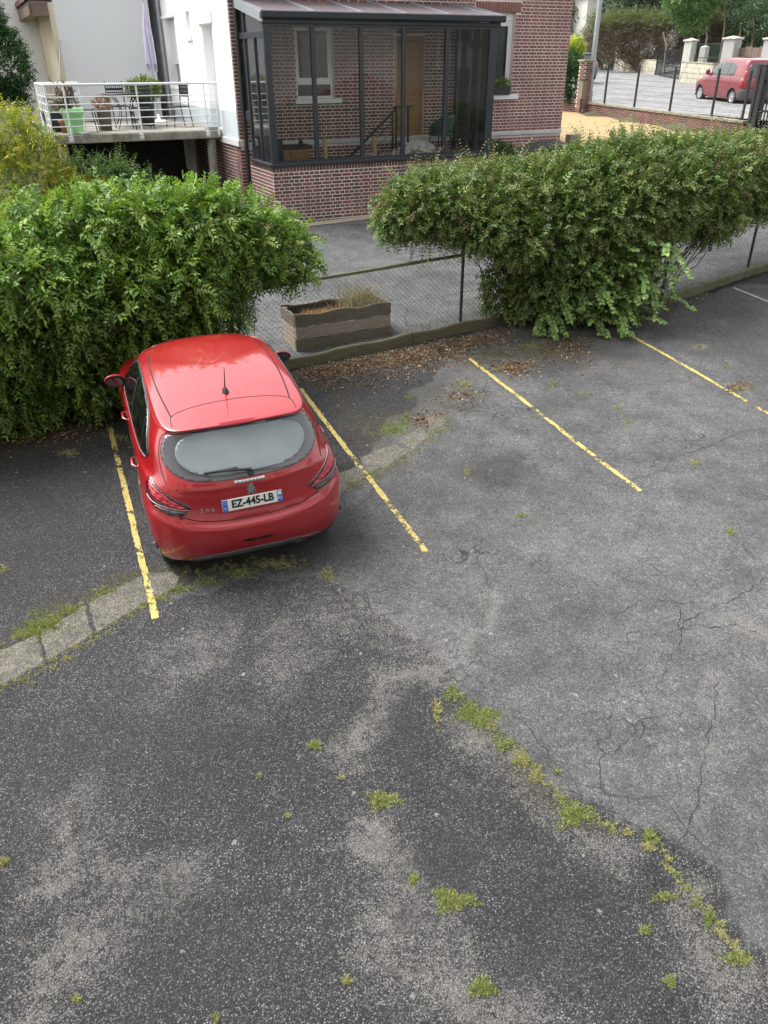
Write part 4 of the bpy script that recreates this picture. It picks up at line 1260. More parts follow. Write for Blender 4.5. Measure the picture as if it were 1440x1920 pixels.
# metal garden chairs with pierced backs
def garden_chair():
    t = empty('garden_chair')
    m = MB(); m.cbox(-.20, .20, -.20, .20, .43, .455, .01); m.build('seat', M['black_metal'], t)
    m = MB()                                           # back panel with two rows of round holes left open (built from bars)
    m.beam((-.20, .205, .88), (.20, .205, .88), .02, .03); m.beam((-.20, .20, .66), (.20, .20, .66), .02, .03)
    for k in range(9): m.beam((-.20 + k * .05, .20, .66), (-.20 + k * .05, .205, .88), .018, .012)
    m.beam((-.2, .202, .80), (.2, .202, .80), .016, .05); m.beam((-.2, .202, .72), (.2, .202, .72), .016, .04)
    m.build('backrest', M['black_metal'], t)
    for s in (-1, 1):
        m = MB(); m.tube([(s * .205, .26, 0), (s * .21, .215, .25), (s * .205, .19, .45), (s * .205, .205, .70), (s * .205, .215, .97)], .012, 7); m.build('leg', M['black_metal'], t)
        m = MB(); m.tube([(s * .20, -.24, 0), (s * .205, -.21, .22), (s * .20, -.18, .44)], .012, 7); m.build('leg', M['black_metal'], t)
    m = MB(); m.tube([(-.2, -.2, .2), (.2, .22, .2)], .007, 6); m.tube([(.2, -.2, .2), (-.2, .22, .2)], .007, 6); m.build('stretcher', M['black_metal'], t)
    return t
CH = [((163, 236), -2.05, 75, 'dark metal garden chair nearest the green pot on the terrace'),
      ((224, 208), -3.55, 5, 'dark metal garden chair facing us behind the terrace table'),
      ((268, 226), -2.3, 178, 'dark metal garden chair with its back to us on the terrace'),
      ((335, 218), -2.6, -75, 'dark metal garden chair nearest the white gable on the terrace')]
c0 = None
for i, ((x, y), off, a, lab) in enumerate(CH):
    c = garden_chair() if c0 is None else copy_tree(c0)
    c0 = c0 or c
    c.location = on_terrace(x, y, off); c.rotation_euler = (0, 0, YAW + math.radians(a))
    tag(c, lab, 'chair', 'metal chairs on the terrace')
tp = on_terrace(238, 222, -2.85)
tt = empty('terrace_table', tp, YAW, 'dark metal table with curved legs among the terrace chairs', 'table')
m = MB(); m.lathe([(0, .70), (.46, .70), (.48, .715), (.46, .735), (0, .735)], 28); m.build('table_top', M['black_metal'], tt)
for k in range(4):
    a = math.pi / 4 + k * math.pi / 2; c, s = math.cos(a), math.sin(a)
    m = MB(); m.tube([(.36 * c, .36 * s, 0), (.22 * c, .22 * s, .2), (.16 * c, .16 * s, .4), (.26 * c, .26 * s, .58), (.38 * c, .38 * s, .70)], .013, 7); m.build('leg', M['black_metal'], tt)
def pot(name, loc, prof, mat, label, cat='plant pot', soil=True, n=28):
    t = empty(name, loc, 0, label, cat)
    m = MB(); m.lathe(prof, n); m.build('pot', mat, t)
    rr = prof[-1][0] * .9; zz = max(p[1] for p in prof) - .05
    if soil: m = MB(); m.lathe([(0, zz + .01), (rr, zz)], 20); m.build('soil', M['soil'], t)
    return t
gp = pot('green_planter', on_terrace(141, 243, -1.60), [(0, 0), (.15, 0), (.165, .02), (.215, .38), (.245, .39), (.255, .50), (.235, .505), (.22, .47)], M['green_pot'], 'large pale green round pot holding a bare twiggy shrub')
pot('terracotta_pot', on_terrace(121, 224, -1.95), [(0, 0), (.09, 0), (.13, .2), (.145, .21), (.145, .26), (.125, .26)], M['terracotta'], 'small terracotta pot behind the large green pot')
dtp = on_terrace(108, 214, -2.4)
dt = empty('dark_trough', dtp, YAW, 'dark grey trough in the left corner of the terrace', 'plant pot')
m = MB(); m.prism([(-.28, 0), (.28, 0), (.33, .38), (-.33, .38)], 'y', -.2, .2); m.build('trough', M['dark_pot'], dt)
MB().box(-.30, .30, -.18, .18, .33, .385).build('soil', M['soil'], dt)
lp = pot('mint_pot', on_terrace(122, 207, -2.75), [(0, 0), (.12, 0), (.17, .3), (.18, .30), (.18, .36), (.16, .36)], M['green_pot'], 'small mint green pot half hidden behind the bare shrub')
hp = pot('hydrangea_pot', on_terrace(196, 222, -2.25), [(0, 0), (.13, 0), (.16, .40), (.18, .41), (.18, .46), (.16, .46)], M['old_wood'], 'brown tub with dried flower heads between the terrace chairs')
gep = pot('geranium_pot', hw(fpx(272, 190, -3.4)[0], -3.4, ZF), [(0, 0), (.16, 0), (.21, .52), (.225, .53), (.225, .6), (.2, .6)], M['dark_pot'], 'dark pot with a bushy pale flowering plant behind the table')
# folded lilac parasol on a dark pole
pu = fpx(297, 215, -4.4)[0]
pr = empty('parasol', hw(pu, -4.4, ZF), YAW, 'folded lilac parasol on a pole beside the gable wall', 'parasol')
m = MB(); m.tube([(0, 0, .05), (0, 0, 2.95)], .019, 10); m.build('pole', M['grey_metal'], pr)
m = MB(); m.lathe([(0, 0), (.24, 0), (.25, .03), (.22, .06), (.05, .08), (.03, .2), (0, .2)], 24); m.build('base', M['white_paint'], pr)
m = MB(); vs = []; nn, kk = 40, 14
for k in range(kk + 1):
    t = k / kk; z = 2.62 - 1.30 * t
    base = .02 + .062 * math.sin(min(1, t * 1.25) * math.pi * .62) + .02 * t
    for i in range(nn):
        a = 2 * math.pi * i / nn
        fold = 1 + .45 * math.cos(8 * a + 1.2 * math.sin(t * 4)) * t ** .5
        dz = -.16 * t * (math.cos(4 * a + 1) > .2) * t
        vs.append((base * fold * math.cos(a), base * fold * math.sin(a), z + dz))
m.add(vs, [(k * nn + i, k * nn + (i + 1) % nn, (k + 1) * nn + (i + 1) % nn, (k + 1) * nn + i) for k in range(kk) for i in range(nn)], True)
m.build('canopy', M['lilac_cloth'], pr)
sc = on_terrace(156, 244, -1.42)
m = MB(); m.lathe([(0, 0), (.09, 0), (.11, .03), (.1, .03), (0, .012)], 18); tag(m.build('saucer', M['white_paint'], None, sc), 'small white saucer beside the green pot', 'saucer')

# ================================================================== neighbouring walls behind the terrace
nb = empty('neighbour_house', F0, YAW, 'grey rendered neighbouring house wall with cream corner behind the terrace', 'house')
MB().box(-4.06, UL - .3, 6.42, 13, 1.0, 8.0).build('wall', M['grey_stucco'], nb)
MB().box(-4.19, -4.062, 6.405, 6.60, 1.0, 5.9).build('corner_strip', M['cream_render'], nb)
MB().box(-4.17, -4.065, 6.602, 9.99, 1.0, 5.9).build('side_wall', M['cream_render'], nb)
for i in range(8):
    MB().cbox(-4.55, -4.2, 6.42 + i * .62, 6.56 + i * .62, 5.68, 5.82, .006).build('rafter_end', M['cream_render'], nb)
MB().box(-4.64, -4.19, 6.36, 12.9, 5.83, 5.92).build('eaves_board', M['brown_sheet'], nb)
MB().box(-4.66, -4.62, 6.34, 12.9, 5.62, 5.825).build('fascia', M['brown_sheet'], nb)
MB().box(-4.60, -4.20, 6.33, 6.37, 5.60, 5.825).build('fascia', M['brown_sheet'], nb)
m = MB(); m.prism([(-4.7, 5.93), (UL - .4, 7.9), (UL - .4, 8.05), (-4.7, 6.05)], 'y', 6.3, 13); m.build('roof', M['roof_tile'], nb)
lp0, lp1 = hw(fpx(113, 76, -6.2)[0], -6.2, fpx(113, 76, -6.2)[1]), hw(fpx(96, 150, -5.2)[0], -5.2, ZF)
m = MB(); m.tube([lp0, lp1], .02, 8); tag(m.build('leaning_pole', M['grey_metal']), 'thin grey pole leaning on the cream house corner', 'pole')
bw = empty('white_building', F0, YAW, 'white roughcast building wall behind the tall laurel at far left', 'building')
MB().box(-13.0, -4.175, 10.0, 14.0, 1.0, 9.0).build('wall', M['rough_stucco'], bw)
m = MB(); m.prism([(9.5, 9.0), (14.5, 9.0), (12, 11)], 'x', -13.4, -4.1); m.build('roof', M['roof_tile'], bw)
# low block wall with dark coping left of the terrace
lw = empty('block_wall', F0, YAW, 'low concrete block wall with dark coping left of the terrace', 'wall')
zw = fpx(40, 190, -4.2)[1]
r = random.Random(3)
for row in range(9):
    x = -10.2 + (row % 2) * .25
    while x < -5.5:
        MB().cbox(x + .006, min(x + .5, -5.3) - .006, 4.2 + r.random() * .004, 4.38, zw - .1 - (row + 1) * .2 + .006, zw - .1 - row * .2 - .006, .006).build('block', M['block'], lw)
        x += .5
MB().box(-10.2, -5.32, 4.212, 4.37, 1.2, zw - .1).build('core', M['mortar'], lw)
MB().cbox(-10.25, -5.25, 4.12, 4.46, zw - .1, zw - .02, .01).build('coping', M['dark_frame'], lw)

# ================================================================== street side: low wall, fence panels, gate, lamp, walls
zw0 = lambda s, d=0: float(hgt(*wl(s, d)))
WYAW = math.atan2(wdir[1], wdir[0])
gwall = empty('garden_wall', (W1[0], W1[1], 0), WYAW, 'low brick garden wall with worn stone coping along the lawn', 'wall')
ZC = lambda s: float(np.interp(s, [0, WLEN], [at(1096, 190, 32.6)[2], at(1392, 246, 25.2)[2] + .30]))   # coping top height along the wall
sgn = 1 if (Matrix.Rotation(WYAW, 2) @ Vector((0, 1))).dot(Vector(wnor)) > 0 else -1
m = MB(); N = 12
vs = []; fs = []
for i in range(N + 1):
    s = -3.2 + (WLEN + 3.2) * i / N; z = ZC(s) - .085
    vs += [(s, -.0, 1.8), (s, sgn * .22, 1.8), (s, sgn * .22, z), (s, 0, z)]
for i in range(N): fs += [(i * 4 + k, i * 4 + (k + 1) % 4, i * 4 + 4 + (k + 1) % 4, i * 4 + 4 + k) for k in range(4)]
m.add(vs, fs); m.build('core', M['mortar'], gwall)
m = MB()
for row in range(8):
    x = -3.2 + (row % 2) * .115
    while x < WLEN:
        z = ZC(x) - .09 - row * .07
        m.box(x + .006, x + .22 - .002, -.008 if sgn > 0 else .02, .02 if sgn < 0 else .0, z - .062, z) if False else m.box(x + .006, x + .218, min(-sgn * .008, sgn * .02), max(-sgn * .008, sgn * .02), z - .06, z)
        x += .23
tag(m.build('bricks', M['brick'], gwall), kind='stuff')
x = -3.2
while x < WLEN - .05:
    b = min(x + .95, WLEN); m = MB()
    o = m.cbox(0, b - x - .012, min(-sgn * .05, sgn * .27), max(-sgn * .05, sgn * .27), -.085, 0, .012).build('coping_stone', M['coping'], gwall)
    o.location = (x, 0, ZC(x)); o.rotation_euler = (0, -math.atan2(ZC(b) - ZC(x), b - x), 0)
    x = b
# fence panels on the wall
pf = empty('panel_fence', (W1[0], W1[1], 0), WYAW, 'black post and wire panel fence on the garden wall', 'fence')
def wall_s(x, y):
    n = np.array([wnor[0], wnor[1], 0]); O = np.array([*wl(0, .11), 0]); v = ray(x, y)
    t = ((O - CPOS) @ n) / (v @ n); q = CPOS + v * t; return float((q[:2] - W1) @ wdir), float(q[2])
PS = [wall_s(1133, 192)[0], wall_s(1189, 200)[0], wall_s(1255, 209)[0], wall_s(1333, 221)[0], WLEN - .25]
hts = [1.42, 1.42, 1.42, 1.42, 1.42]
for s, h in zip(PS, hts):
    z = ZC(s)
    MB().cbox(s - .035, s + .035, sgn * .11 - .03, sgn * .11 + .03, z, z + h, .004).build('post', M['black_metal'], pf)
for a, b in zip([PS[0] - 2.4] + PS[:-1], PS):
    m = MB(); k = a + .05
    while k < b:
        z = ZC(k); m.tube([(k, sgn * .11, z + .05), (k, sgn * .11, z + 1.28)], .0025, 3, False); k += .055
    for j in range(8): m.tube([(a, sgn * .11, ZC(a) + .08 + j * .165), (b, sgn * .11, ZC(b) + .08 + j * .165)], .003, 3, False)
    m.build('wire_panel', M['black_metal'], pf, recalc=False)
# black gate with square post at the right edge
gpos = wl(WLEN + .12, .11)
gate = empty('metal_gate', (gpos[0], gpos[1], ZC(WLEN) - .45), WYAW, 'black metal sliding gate with square posts at the right edge', 'gate')
MB().cbox(-.06, .06, -.06, .06, 0, 2.05, .006).build('post', M['black_metal'], gate)
MB().cbox(.14, .34, -.10, .10, 0, 2.0, .01).build('post', M['black_metal'], gate)
MB().cbox(.13, .35, -.11, .11, 2.0, 2.04, .01).build('post_cap', M['black_metal'], gate)
for z in (.12, .72, 1.55): MB().cbox(.36, 4.0, -.03, .03, z, z + .07, .004).build('gate_rail', M['black_metal'], gate)
for k in range(28): MB().box(.42 + k * .13, .455 + k * .13, -.017, .017, .191 if k else .19, 1.55).build('gate_bar', M['black_metal'], gate)
MB().box(.10, .135, -.04, .04, .9, 1.0).build('lock', M['grey_metal'], gate)

# brick pillar, post box and lamp at the wall's far end
pp = at(1092, 186, 32.4)
bp = empty('brick_pillar', (pp[0], pp[1], pp[2] - .35), WYAW, 'square brick gate pillar with pale cap beside the lamp post', 'pillar')
MB().box(-.19, .19, -.19, .19, 0, 1.72).build('core', M['mortar'], bp)
m = MB()
for row in range(24):
    z = .01 + row * .07
    for sx, sy in ((1, 0), (-1, 0), (0, 1), (0, -1)):
        o = -.1 if row % 2 else -.2
        while o < .19:
            a, b = max(o, -.195) + .005, min(o + .2, .195) - .005
            if b - a > .03:
                if sx: m.box(min(sx * .18, sx * .198), max(sx * .18, sx * .198), a, b, z, z + .058)
                else: m.box(a, b, min(sy * .18, sy * .1985), max(sy * .18, sy * .1985), z, z + .058)
            o += .2
tag(m.build('bricks', M['brick'], bp), kind='stuff')
MB().cbox(-.26, .26, -.26, .26, 1.70, 1.78, .02).build('cap', M['coping'], bp)
q = at(1090, 187, 31.6)
bx = empty('letter_box', (q[0], q[1], q[2] - .25), WYAW, 'weathered wooden box on a stake in front of the brick pillar', 'box')
MB().cbox(-.15, .15, -.10, .10, .28, .95, .01).build('box', M['old_wood'], bx)
MB().cbox(-.18, .18, -.13, .13, .952, .99, .01).build('lid', M['black_metal'], bx)
MB().box(-.03, .03, -.03, .03, -.2, .28).build('stake', M['black_metal'], bx)
lpz = at(1104, 187, 34.0)
lm = empty('street_lamp', (lpz[0], lpz[1], float(hgt(lpz[0], lpz[1]))), 0, 'tall grey tapered street lamp post at the pavement', 'lamp post')
m = MB(); m.tube([(0, 0, 0), (0, 0, .5)], .14, 14); m.build('base', M['grey_metal'], lm)
m = MB(); m.tube([(0, 0, .5), (0, 0, 8.5)], [.115, .06], 14); m.build('pole', M['grey_metal'], lm)
m = MB(); m.tube([(0, 0, 8.4), (.3, .2, 8.9), (1.2, .8, 9.0)], .04, 8); m.cbox(1.0, 1.6, .7, 1.0, 8.92, 9.06, .03); m.build('lamp_head', M['grey_metal'], lm)
# rough timber offcut at the house corner
tb = hw(7.62, .25)
o = MB().cbox(-.16, .16, -.13, .13, 0, .30, .012).build('wood_block', M['plank_b'], None, (tb[0], tb[1], float(hgt(tb[0], tb[1])) + .02), YAW)
tag(o, 'square grey wooden block standing on the lawn by the house corner', 'block')

# ------------------------------------------------------------------ old walls across the street
def far_wall(name, pa, pb, da, db, h, thick, mat, label):
    """wall between two photo ground points with depths da, db"""
    a = at(*pa, da); b = at(*pb, db)
    L = float(np.hypot(*(b - a)[:2])); yaw = math.atan2(b[1] - a[1], b[0] - a[0])
    root = empty(name, (a[0], a[1], a[2]), yaw, label, 'wall')
    r = random.Random(len(label)); n = max(2, int(L / .55)); sl = (b[2] - a[2]) / L
    for row in range(4):
        x = -(row % 2) * .27
        k = 0
        while x < L:
            w = .45 + r.random() * .3; x1 = min(L, x + w); x0 = max(0, x)
            if x1 - x0 > .06:
                zb = sl * (x0 + x1) / 2
                MB().cbox(x0 + .004, x1 - .004, -.0 - r.random() * .012, thick, zb + row * h / 4 - (.3 if row == 0 else 0) + .003, zb + (row + 1) * h / 4 - .003, .012).build('stone', mat, root)
            x += w
    m = MB(); m.add([(0, -.03, h), (L, -.03, h + sl * L), (L, thick + .03, h + sl * L), (0, thick + .03, h), (0, -.03, h + .05), (L, -.03, h + .05 + sl * L), (L, thick + .03, h + .05 + sl * L), (0, thick + .03, h + .05)],
          [(0, 3, 2, 1), (4, 5, 6, 7), (0, 1, 5, 4), (1, 2, 6, 5), (2, 3, 7, 6), (3, 0, 4, 7)]); m.build('coping', M['coping'], root)
    return root
far_wall('stone_wall', (1152, 136), (1230, 144), 66, 58, 1.05, .3, M['old_wall'], 'long stained old stone wall across the street left of the iron gate')
far_wall('stone_wall', (1272, 154), (1330, 161), 48, 44, 1.06, .35, M['old_wall'], 'stained old stone wall across the street partly behind the red van')
def far_pillar(x, y, d, w, h, mat, label, capw=.08):
    p = at(x, y, d); t = empty('gate_pillar', p, WYAW + .3, label, 'pillar', 'stone pillars across the street')
    MB().cbox(-w / 2, w / 2, -w / 2, w / 2, -.4, h, .02).build('shaft', mat, t)
    MB().cbox(-w / 2 - capw, w / 2 + capw, -w / 2 - capw, w / 2 + capw, h, h + .10, .02).build('cap', M['pillar_stone'], t)
    m = MB(); m.add([(-w / 2, -w / 2, h + .1), (w / 2, -w / 2, h + .1), (w / 2, w / 2, h + .1), (-w / 2, w / 2, h + .1), (0, 0, h + .2)], [(0, 1, 4), (1, 2, 4), (2, 3, 4), (3, 0, 4), (3, 2, 1, 0)]); m.build('cap_point', M['pillar_stone'], t)
far_pillar(1157, 137, 65.5, .5, 2.05, M['pillar_stone'], 'cream stone pillar at the far left end of the old street wall')
far_pillar(1169, 138, 64, .3, 1.9, M['pillar_stone'], 'slim pale post just right of the leftmost far pillar', .02)
far_pillar(1284, 150, 49.5, .55, 2.1, M['pillar_stone'], 'cream stone gate pillar right of the iron gate across the street')
far_pillar(1311, 150, 50.5, .42, 1.75, M['pillar_stone'], 'plain cream post between the two capped pillars behind the van', .0)
far_pillar(1360, 152, 47, .75, 2.15, M['block'], 'broad grey block pillar right above the van windscreen')
far_pillar(1434, 156, 45, .75, 2.15, M['block'], 'broad grey block pillar at the right edge behind the van')
# iron gate and railings
ga = at(1228, 144, 57.5); gb = at(1273, 151, 50)
ig = empty('iron_gate', ga, math.atan2(*(gb - ga)[:2][::-1]), 'dark iron bar gate between the old stone walls across the street', 'gate')
Lg = float(np.hypot(*(gb - ga)[:2])); slg = (gb[2] - ga[2]) / Lg
for k in range(int(Lg / .21)):
    x = .1 + k * .21; MB().box(x - .010, x + .010, -.010, .010, slg * x + .06, slg * x + 1.75).build('bar', M['black_metal'], ig)
for z in (.12, .95, 1.68): m = MB(); m.beam((0, .02, z), (Lg, .02, z + slg * Lg), .03, .05); m.build('rail', M['black_metal'], ig)
for x in (.0, Lg): MB().cbox(x - .05, x + .05, -.05, .05, slg * x - .3, slg * x + 2.0, .006).build('post', M['black_metal'], ig)
fa = at(1293, 150, 49.3); fb_ = at(1350, 152, 47.3)
gf = empty('green_railing', fa, math.atan2(*(fb_ - fa)[:2][::-1]), 'dark green wire railing between the pillars behind the van', 'fence')
Lf = float(np.hypot(*(fb_ - fa)[:2]))
for k in range(int(Lf / .12)): MB().box(.06 + k * .12 - .008, .06 + k * .12 + .008, -.008, .008, .3, 1.95).build('bar', M['gate_green'], gf)
for z in (.5, 1.2, 1.93): MB().box(0, Lf, .009, .035, z, z + .04).build('rail', M['gate_green'], gf)
sa = at(1372, 152, 47); sb_ = at(1426, 155, 45.5)
sg = empty('sheet_gate', sa, math.atan2(*(sb_ - sa)[:2][::-1]), 'red-brown sheet metal gate between the two grey block pillars', 'gate')
Ls = float(np.hypot(*(sb_ - sa)[:2]))
for k in range(4): MB().cbox(Ls * k / 4 + .01, Ls * (k + 1) / 4 - .01, -.02, .02, .1, 1.72 + (.06 if k % 2 else 0), .006).build('panel', M['brown_sheet'], sg)
# pale houses behind the trees
for (x, y, d, w, h, lab) in ((1150, 60, 82, 7, 9, 'pale house glimpsed between the far dark conifer and hedge'), (1262, 40, 88, 7, 10, 'cream house glimpsed above the dead hedge')):
    p = at(x, y, d); t = empty('far_house', (p[0], p[1], float(hgt(p[0], p[1]))), .35, lab, 'house', 'pale houses behind the trees')
    MB().box(-w / 2, w / 2, 0, 7, -1, h * .62).build('wall', M['far_render'], t)
    m = MB(); m.prism([(-w / 2 - .4, h * .62), (w / 2 + .4, h * .62), (0, h)], 'y', -.4, 7.4); m.build('roof', M['roof_tile'], t)
    for k in (-1, 1):
        for zz in (1.0, 3.6):
            MB().cbox(k * w * .25 - .5, k * w * .25 + .5, -.03, .05, zz, zz + 1.4, .01).build('window', M['room_dark'], t)

# ================================================================== foliage generator
def nrm(a): return a / (np.linalg.norm(a, axis=-1, keepdims=True) + 1e-9)
def leaf_arrays(P, D, N, L, W, C, fold=.25, curl=.12):
    """P base, D along, N face normal, L,W sizes (n), C colours (n,3) -> verts, tris, cols; six-point leaf blade"""
    n = len(P); S = nrm(np.cross(D, N)); N2 = np.cross(S, D)
    L = L[:, None]; W = W[:, None]
    v0 = P; m1 = P + D * L * .38 ; tip = P + D * L - N2 * L * curl
    l1 = P + D * L * .42 + S * W * .5 + N2 * W * fold * .6; r1 = P + D * L * .42 - S * W * .5 + N2 * W * fold * .6
    v = np.stack([v0, l1, tip, r1], 1).reshape(-1, 3)
    b = np.arange(n)[:, None] * 4
    t = np.concatenate([b + np.array([[0, 1, 2]]), b + np.array([[0, 2, 3]])], 1).reshape(-1, 3)
    c = np.repeat(C, 4, 0)
    return v, t, c
def jitter_cols(n, pal, w, rng, var=.18):
    pal = np.array(pal); k = rng.choice(len(pal), n, p=np.array(w) / np.sum(w))
    c = pal[k] * (1 + (rng.random((n, 1)) - .5) * 2 * var) * (1 + (rng.random((n, 3)) - .5) * .12)
    return np.clip(c, .004, 1)
class Blobs:
    """union of ellipsoids: samples its outer surface"""
    def __init__(self, L):
        self.c = np.array([b[0] for b in L], float); self.r = np.array([b[1] for b in L], float)
        self.a = np.array([(r[0] * r[1] + r[0] * r[2] + r[1] * r[2]) for r in self.r])
        self.w = np.array([b[2] if len(b) > 2 else 1.0 for b in L])
    def sample(self, n, rng, depth=.25, keep=None):
        P, N = [], []; got = 0; it = 0
        while got < n and it < 60:
            it += 1
            k = rng.choice(len(self.c), n, p=(self.a * self.w) / (self.a * self.w).sum())
            d = nrm(rng.normal(size=(n, 3)))
            s = 1 - depth * rng.random((n, 1)) ** 1.5
            p = self.c[k] + d * self.r[k] * s
            nn = nrm(d / self.r[k])
            ok = np.ones(n, bool)
            for c, r in zip(self.c, self.r):
                q = (((p - c) / r) ** 2).sum(1); ok &= ~(q < (1 - depth) ** 2 * .92)
            if keep is not None: ok &= keep(p)
            P.append(p[ok]); N.append(nn[ok]); got += ok.sum()
        return np.concatenate(P)[:n], np.concatenate(N)[:n]
def shoots(P, N, rng, k=7, gap=.035, droop=.35, outw=.6, up=.25, leaf=(.05, .026), pal=None, w=None, spread=.45, tipcol=None, gravity=.10, sizevar=.3, alt=False):
    """leafy shoots growing from surface points; paired leaves along each"""
    n = len(P)
    d = nrm(N * outw + rng.normal(size=(n, 3)) * spread + np.array([0, 0, up]))
    p = P.copy(); A = []
    side = nrm(np.cross(d, rng.normal(size=(n, 3))))
    col0 = jitter_cols(n, pal, w, rng)
    for j in range(k):
        frac = j / max(1, k - 1)
        for sg in ((1, -1) if not alt else ((1,) if j % 2 else (-1,))):
            D = nrm(side * sg + d * (.55 + .5 * frac) + rng.normal(size=(n, 3)) * .22)
            Nn = nrm(np.cross(side, d) * np.sign(np.cross(side, d)[:, 2:3] + 1e-6) + rng.normal(size=(n, 3)) * .35 + np.array([0, 0, .35]))
            Nn = nrm(Nn - D * (Nn * D).sum(1, keepdims=True))
            s = (1 - sizevar / 2 + sizevar * rng.random(n)) * (1.0 - .35 * frac)
            c = col0 * (1 + .18 * (rng.random((n, 1)) - .5))
            if tipcol is not None: c = c * (1 - frac ** 2 * .6) + np.array(tipcol) * (frac ** 2 * .6)
            A.append(leaf_arrays(p, D, Nn, leaf[0] * s, leaf[1] * s, c))
        p = p + d * gap
        d = nrm(d + np.array([0, 0, -gravity - droop * .12]) + rng.normal(size=(n, 3)) * .10)
    return A
def merge(A):
    V, T, C = [], [], []; b = 0
    for v, t, c in A:
        V.append(v); T.append(t + b); C.append(c); b += len(v)
    return np.concatenate(V), np.concatenate(T), np.concatenate(C)
def foliage(name, A, parent, mat=None, kind='stuff'):
    v, t, c = merge(A)
    o = tri_mesh(name, v - np.array(parent.location)[None] if parent is not None else v, t, mat or M['leaf'], parent, c)
    if kind: tag(o, kind=kind)
    return o
def stems(name, segs, parent, mat, n=5):
    m = MB()
    for pts, r in segs: m.tube(pts, r, n, False)
    o = m.build(name, mat, parent, recalc=False)
    if parent is not None:
        o.data.transform(Matrix.Translation(-Vector(parent.location)))
    return o
def plant_root(name, loc, label, cat, group=None):
    return empty(name, loc, 0, label, cat, group)
def rand_branches(rng, base, tips, r0=.02, kinks=3, jit=.12):
    out = []
    for t in tips:
        b = base[rng.integers(len(base))] if base.ndim > 1 else base
        pts = [b + (t - b) * i / kinks + (rng.normal(size=3) * jit * (0 < i < kinks)) for i in range(kinks + 1)]
        out.append(([tuple(p) for p in pts], list(np.linspace(r0, r0 * .3, kinks + 1))))
    return out
G3 = lambda x, y, h: np.array([x, y, float(gz(x, y)) + h])

# ------------------------------------------------------------------ left hedge (honeysuckle) swallowing the fence
rng = np.random.default_rng(11)
GREEN = [(.10, .18, .030), (.16, .255, .046), (.225, .33, .072), (.068, .125, .026), (.31, .38, .10)]
L = []
for s, h0, h1, fr in ((-6.2, .0, 1.95, .75), (-5.3, .0, 2.0, .8), (-4.5, 0, 2.02, .8), (-3.7, 0, 2.08, .78), (-2.95, 0, 2.18, .72), (-2.2, .15, 2.24, .66), (-1.5, .45, 2.28, .6)):
    p = fl(s, .18)
    L.append(((*p, float(gz(*p)) + (h0 + h1) / 2 + .10), (.75, .66, (h1 - h0) / 2 - .05)))
    q = fl(s, -fr * .30); L.append(((*q, float(gz(*q)) + 1.42), (.62, .50, .62)))
for s, d, z, r in ((-.85, .1, 1.88, (.62, .55, .48)), (-.3, .05, 1.72, (.52, .48, .42)), (-.9, .2, 1.5, (.55, .4, .5)), (-1.0, -.1, 2.1, (.5, .45, .32)), (.12, .02, 1.52, (.36, .36, .32)),
                   (-2.6, .1, 2.12, (.8, .5, .28)), (-1.9, .15, 2.22, (.55, .45, .25)), (-3.4, -.35, 1.85, (.6, .35, .3)),
                   (-1.5, .05, .95, (.5, .38, .55)), (-.95, .1, 1.05, (.42, .34, .5)), (-2.1, -.05, .7, (.55, .4, .6)), (-2.7, -.1, .6, (.55, .4, .6)), (-5.0, -.12, .45, (.7, .38, .42)), (-4.2, -.10, .42, (.5, .34, .38)), (-3.5, -.10, .55, (.5, .32, .5))):
    p = fl(s, d); L.append(((*p, float(gz(*p)) + z), r))
hb = Blobs(L)
hl = plant_root('hedge', (*fl(-3, 0), float(gz(*fl(-3, 0)))), 'bright green climbing hedge mounded over the fence behind the red car', 'hedge')
keep = lambda p: (p[:, 2] > gz(p[:, 0], p[:, 1]) + .14)
P, N = hb.sample(5600, rng, .22, keep)
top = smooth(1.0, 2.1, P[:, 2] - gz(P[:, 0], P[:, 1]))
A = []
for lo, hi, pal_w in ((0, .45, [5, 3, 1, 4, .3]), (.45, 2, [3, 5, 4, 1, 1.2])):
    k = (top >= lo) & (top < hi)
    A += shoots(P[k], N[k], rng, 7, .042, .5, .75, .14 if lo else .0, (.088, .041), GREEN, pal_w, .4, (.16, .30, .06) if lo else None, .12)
P, N = hb.sample(7000, rng, .5, keep)
A += shoots(P, N, rng, 3, .045, .3, .6, .1, (.078, .038), GREEN, [4, 3, 1, 4, .2], .8)
P, N = hb.sample(6500, rng, .9, keep)
A += shoots(P, N, rng, 2, .05, .2, .5, .1, (.105, .055), GREEN, [3, 2, 0.5, 5, .1], 1.0)
Py, Ny = hb.sample(45, rng, .05, keep)
A += shoots(Py, Ny, rng, 1, .02, .1, .8, .2, (.06, .034), [(.55, .38, .03), (.42, .2, .05)], [3, 1], .5)
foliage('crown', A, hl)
segs = []
for s in np.arange(-6.2, -.9, .16):
    b = fl(s + rng.normal() * .05, .08 + rng.normal() * .1); t = fl(s + rng.normal() * .5, rng.normal() * .35)
    segs += rand_branches(rng, np.array([*b, float(gz(*b))]), [np.array([*t, float(gz(*t)) + .9 + rng.random() * 1.1])], .013, 4, .10)
stems('stem', segs, hl, M['twig'])

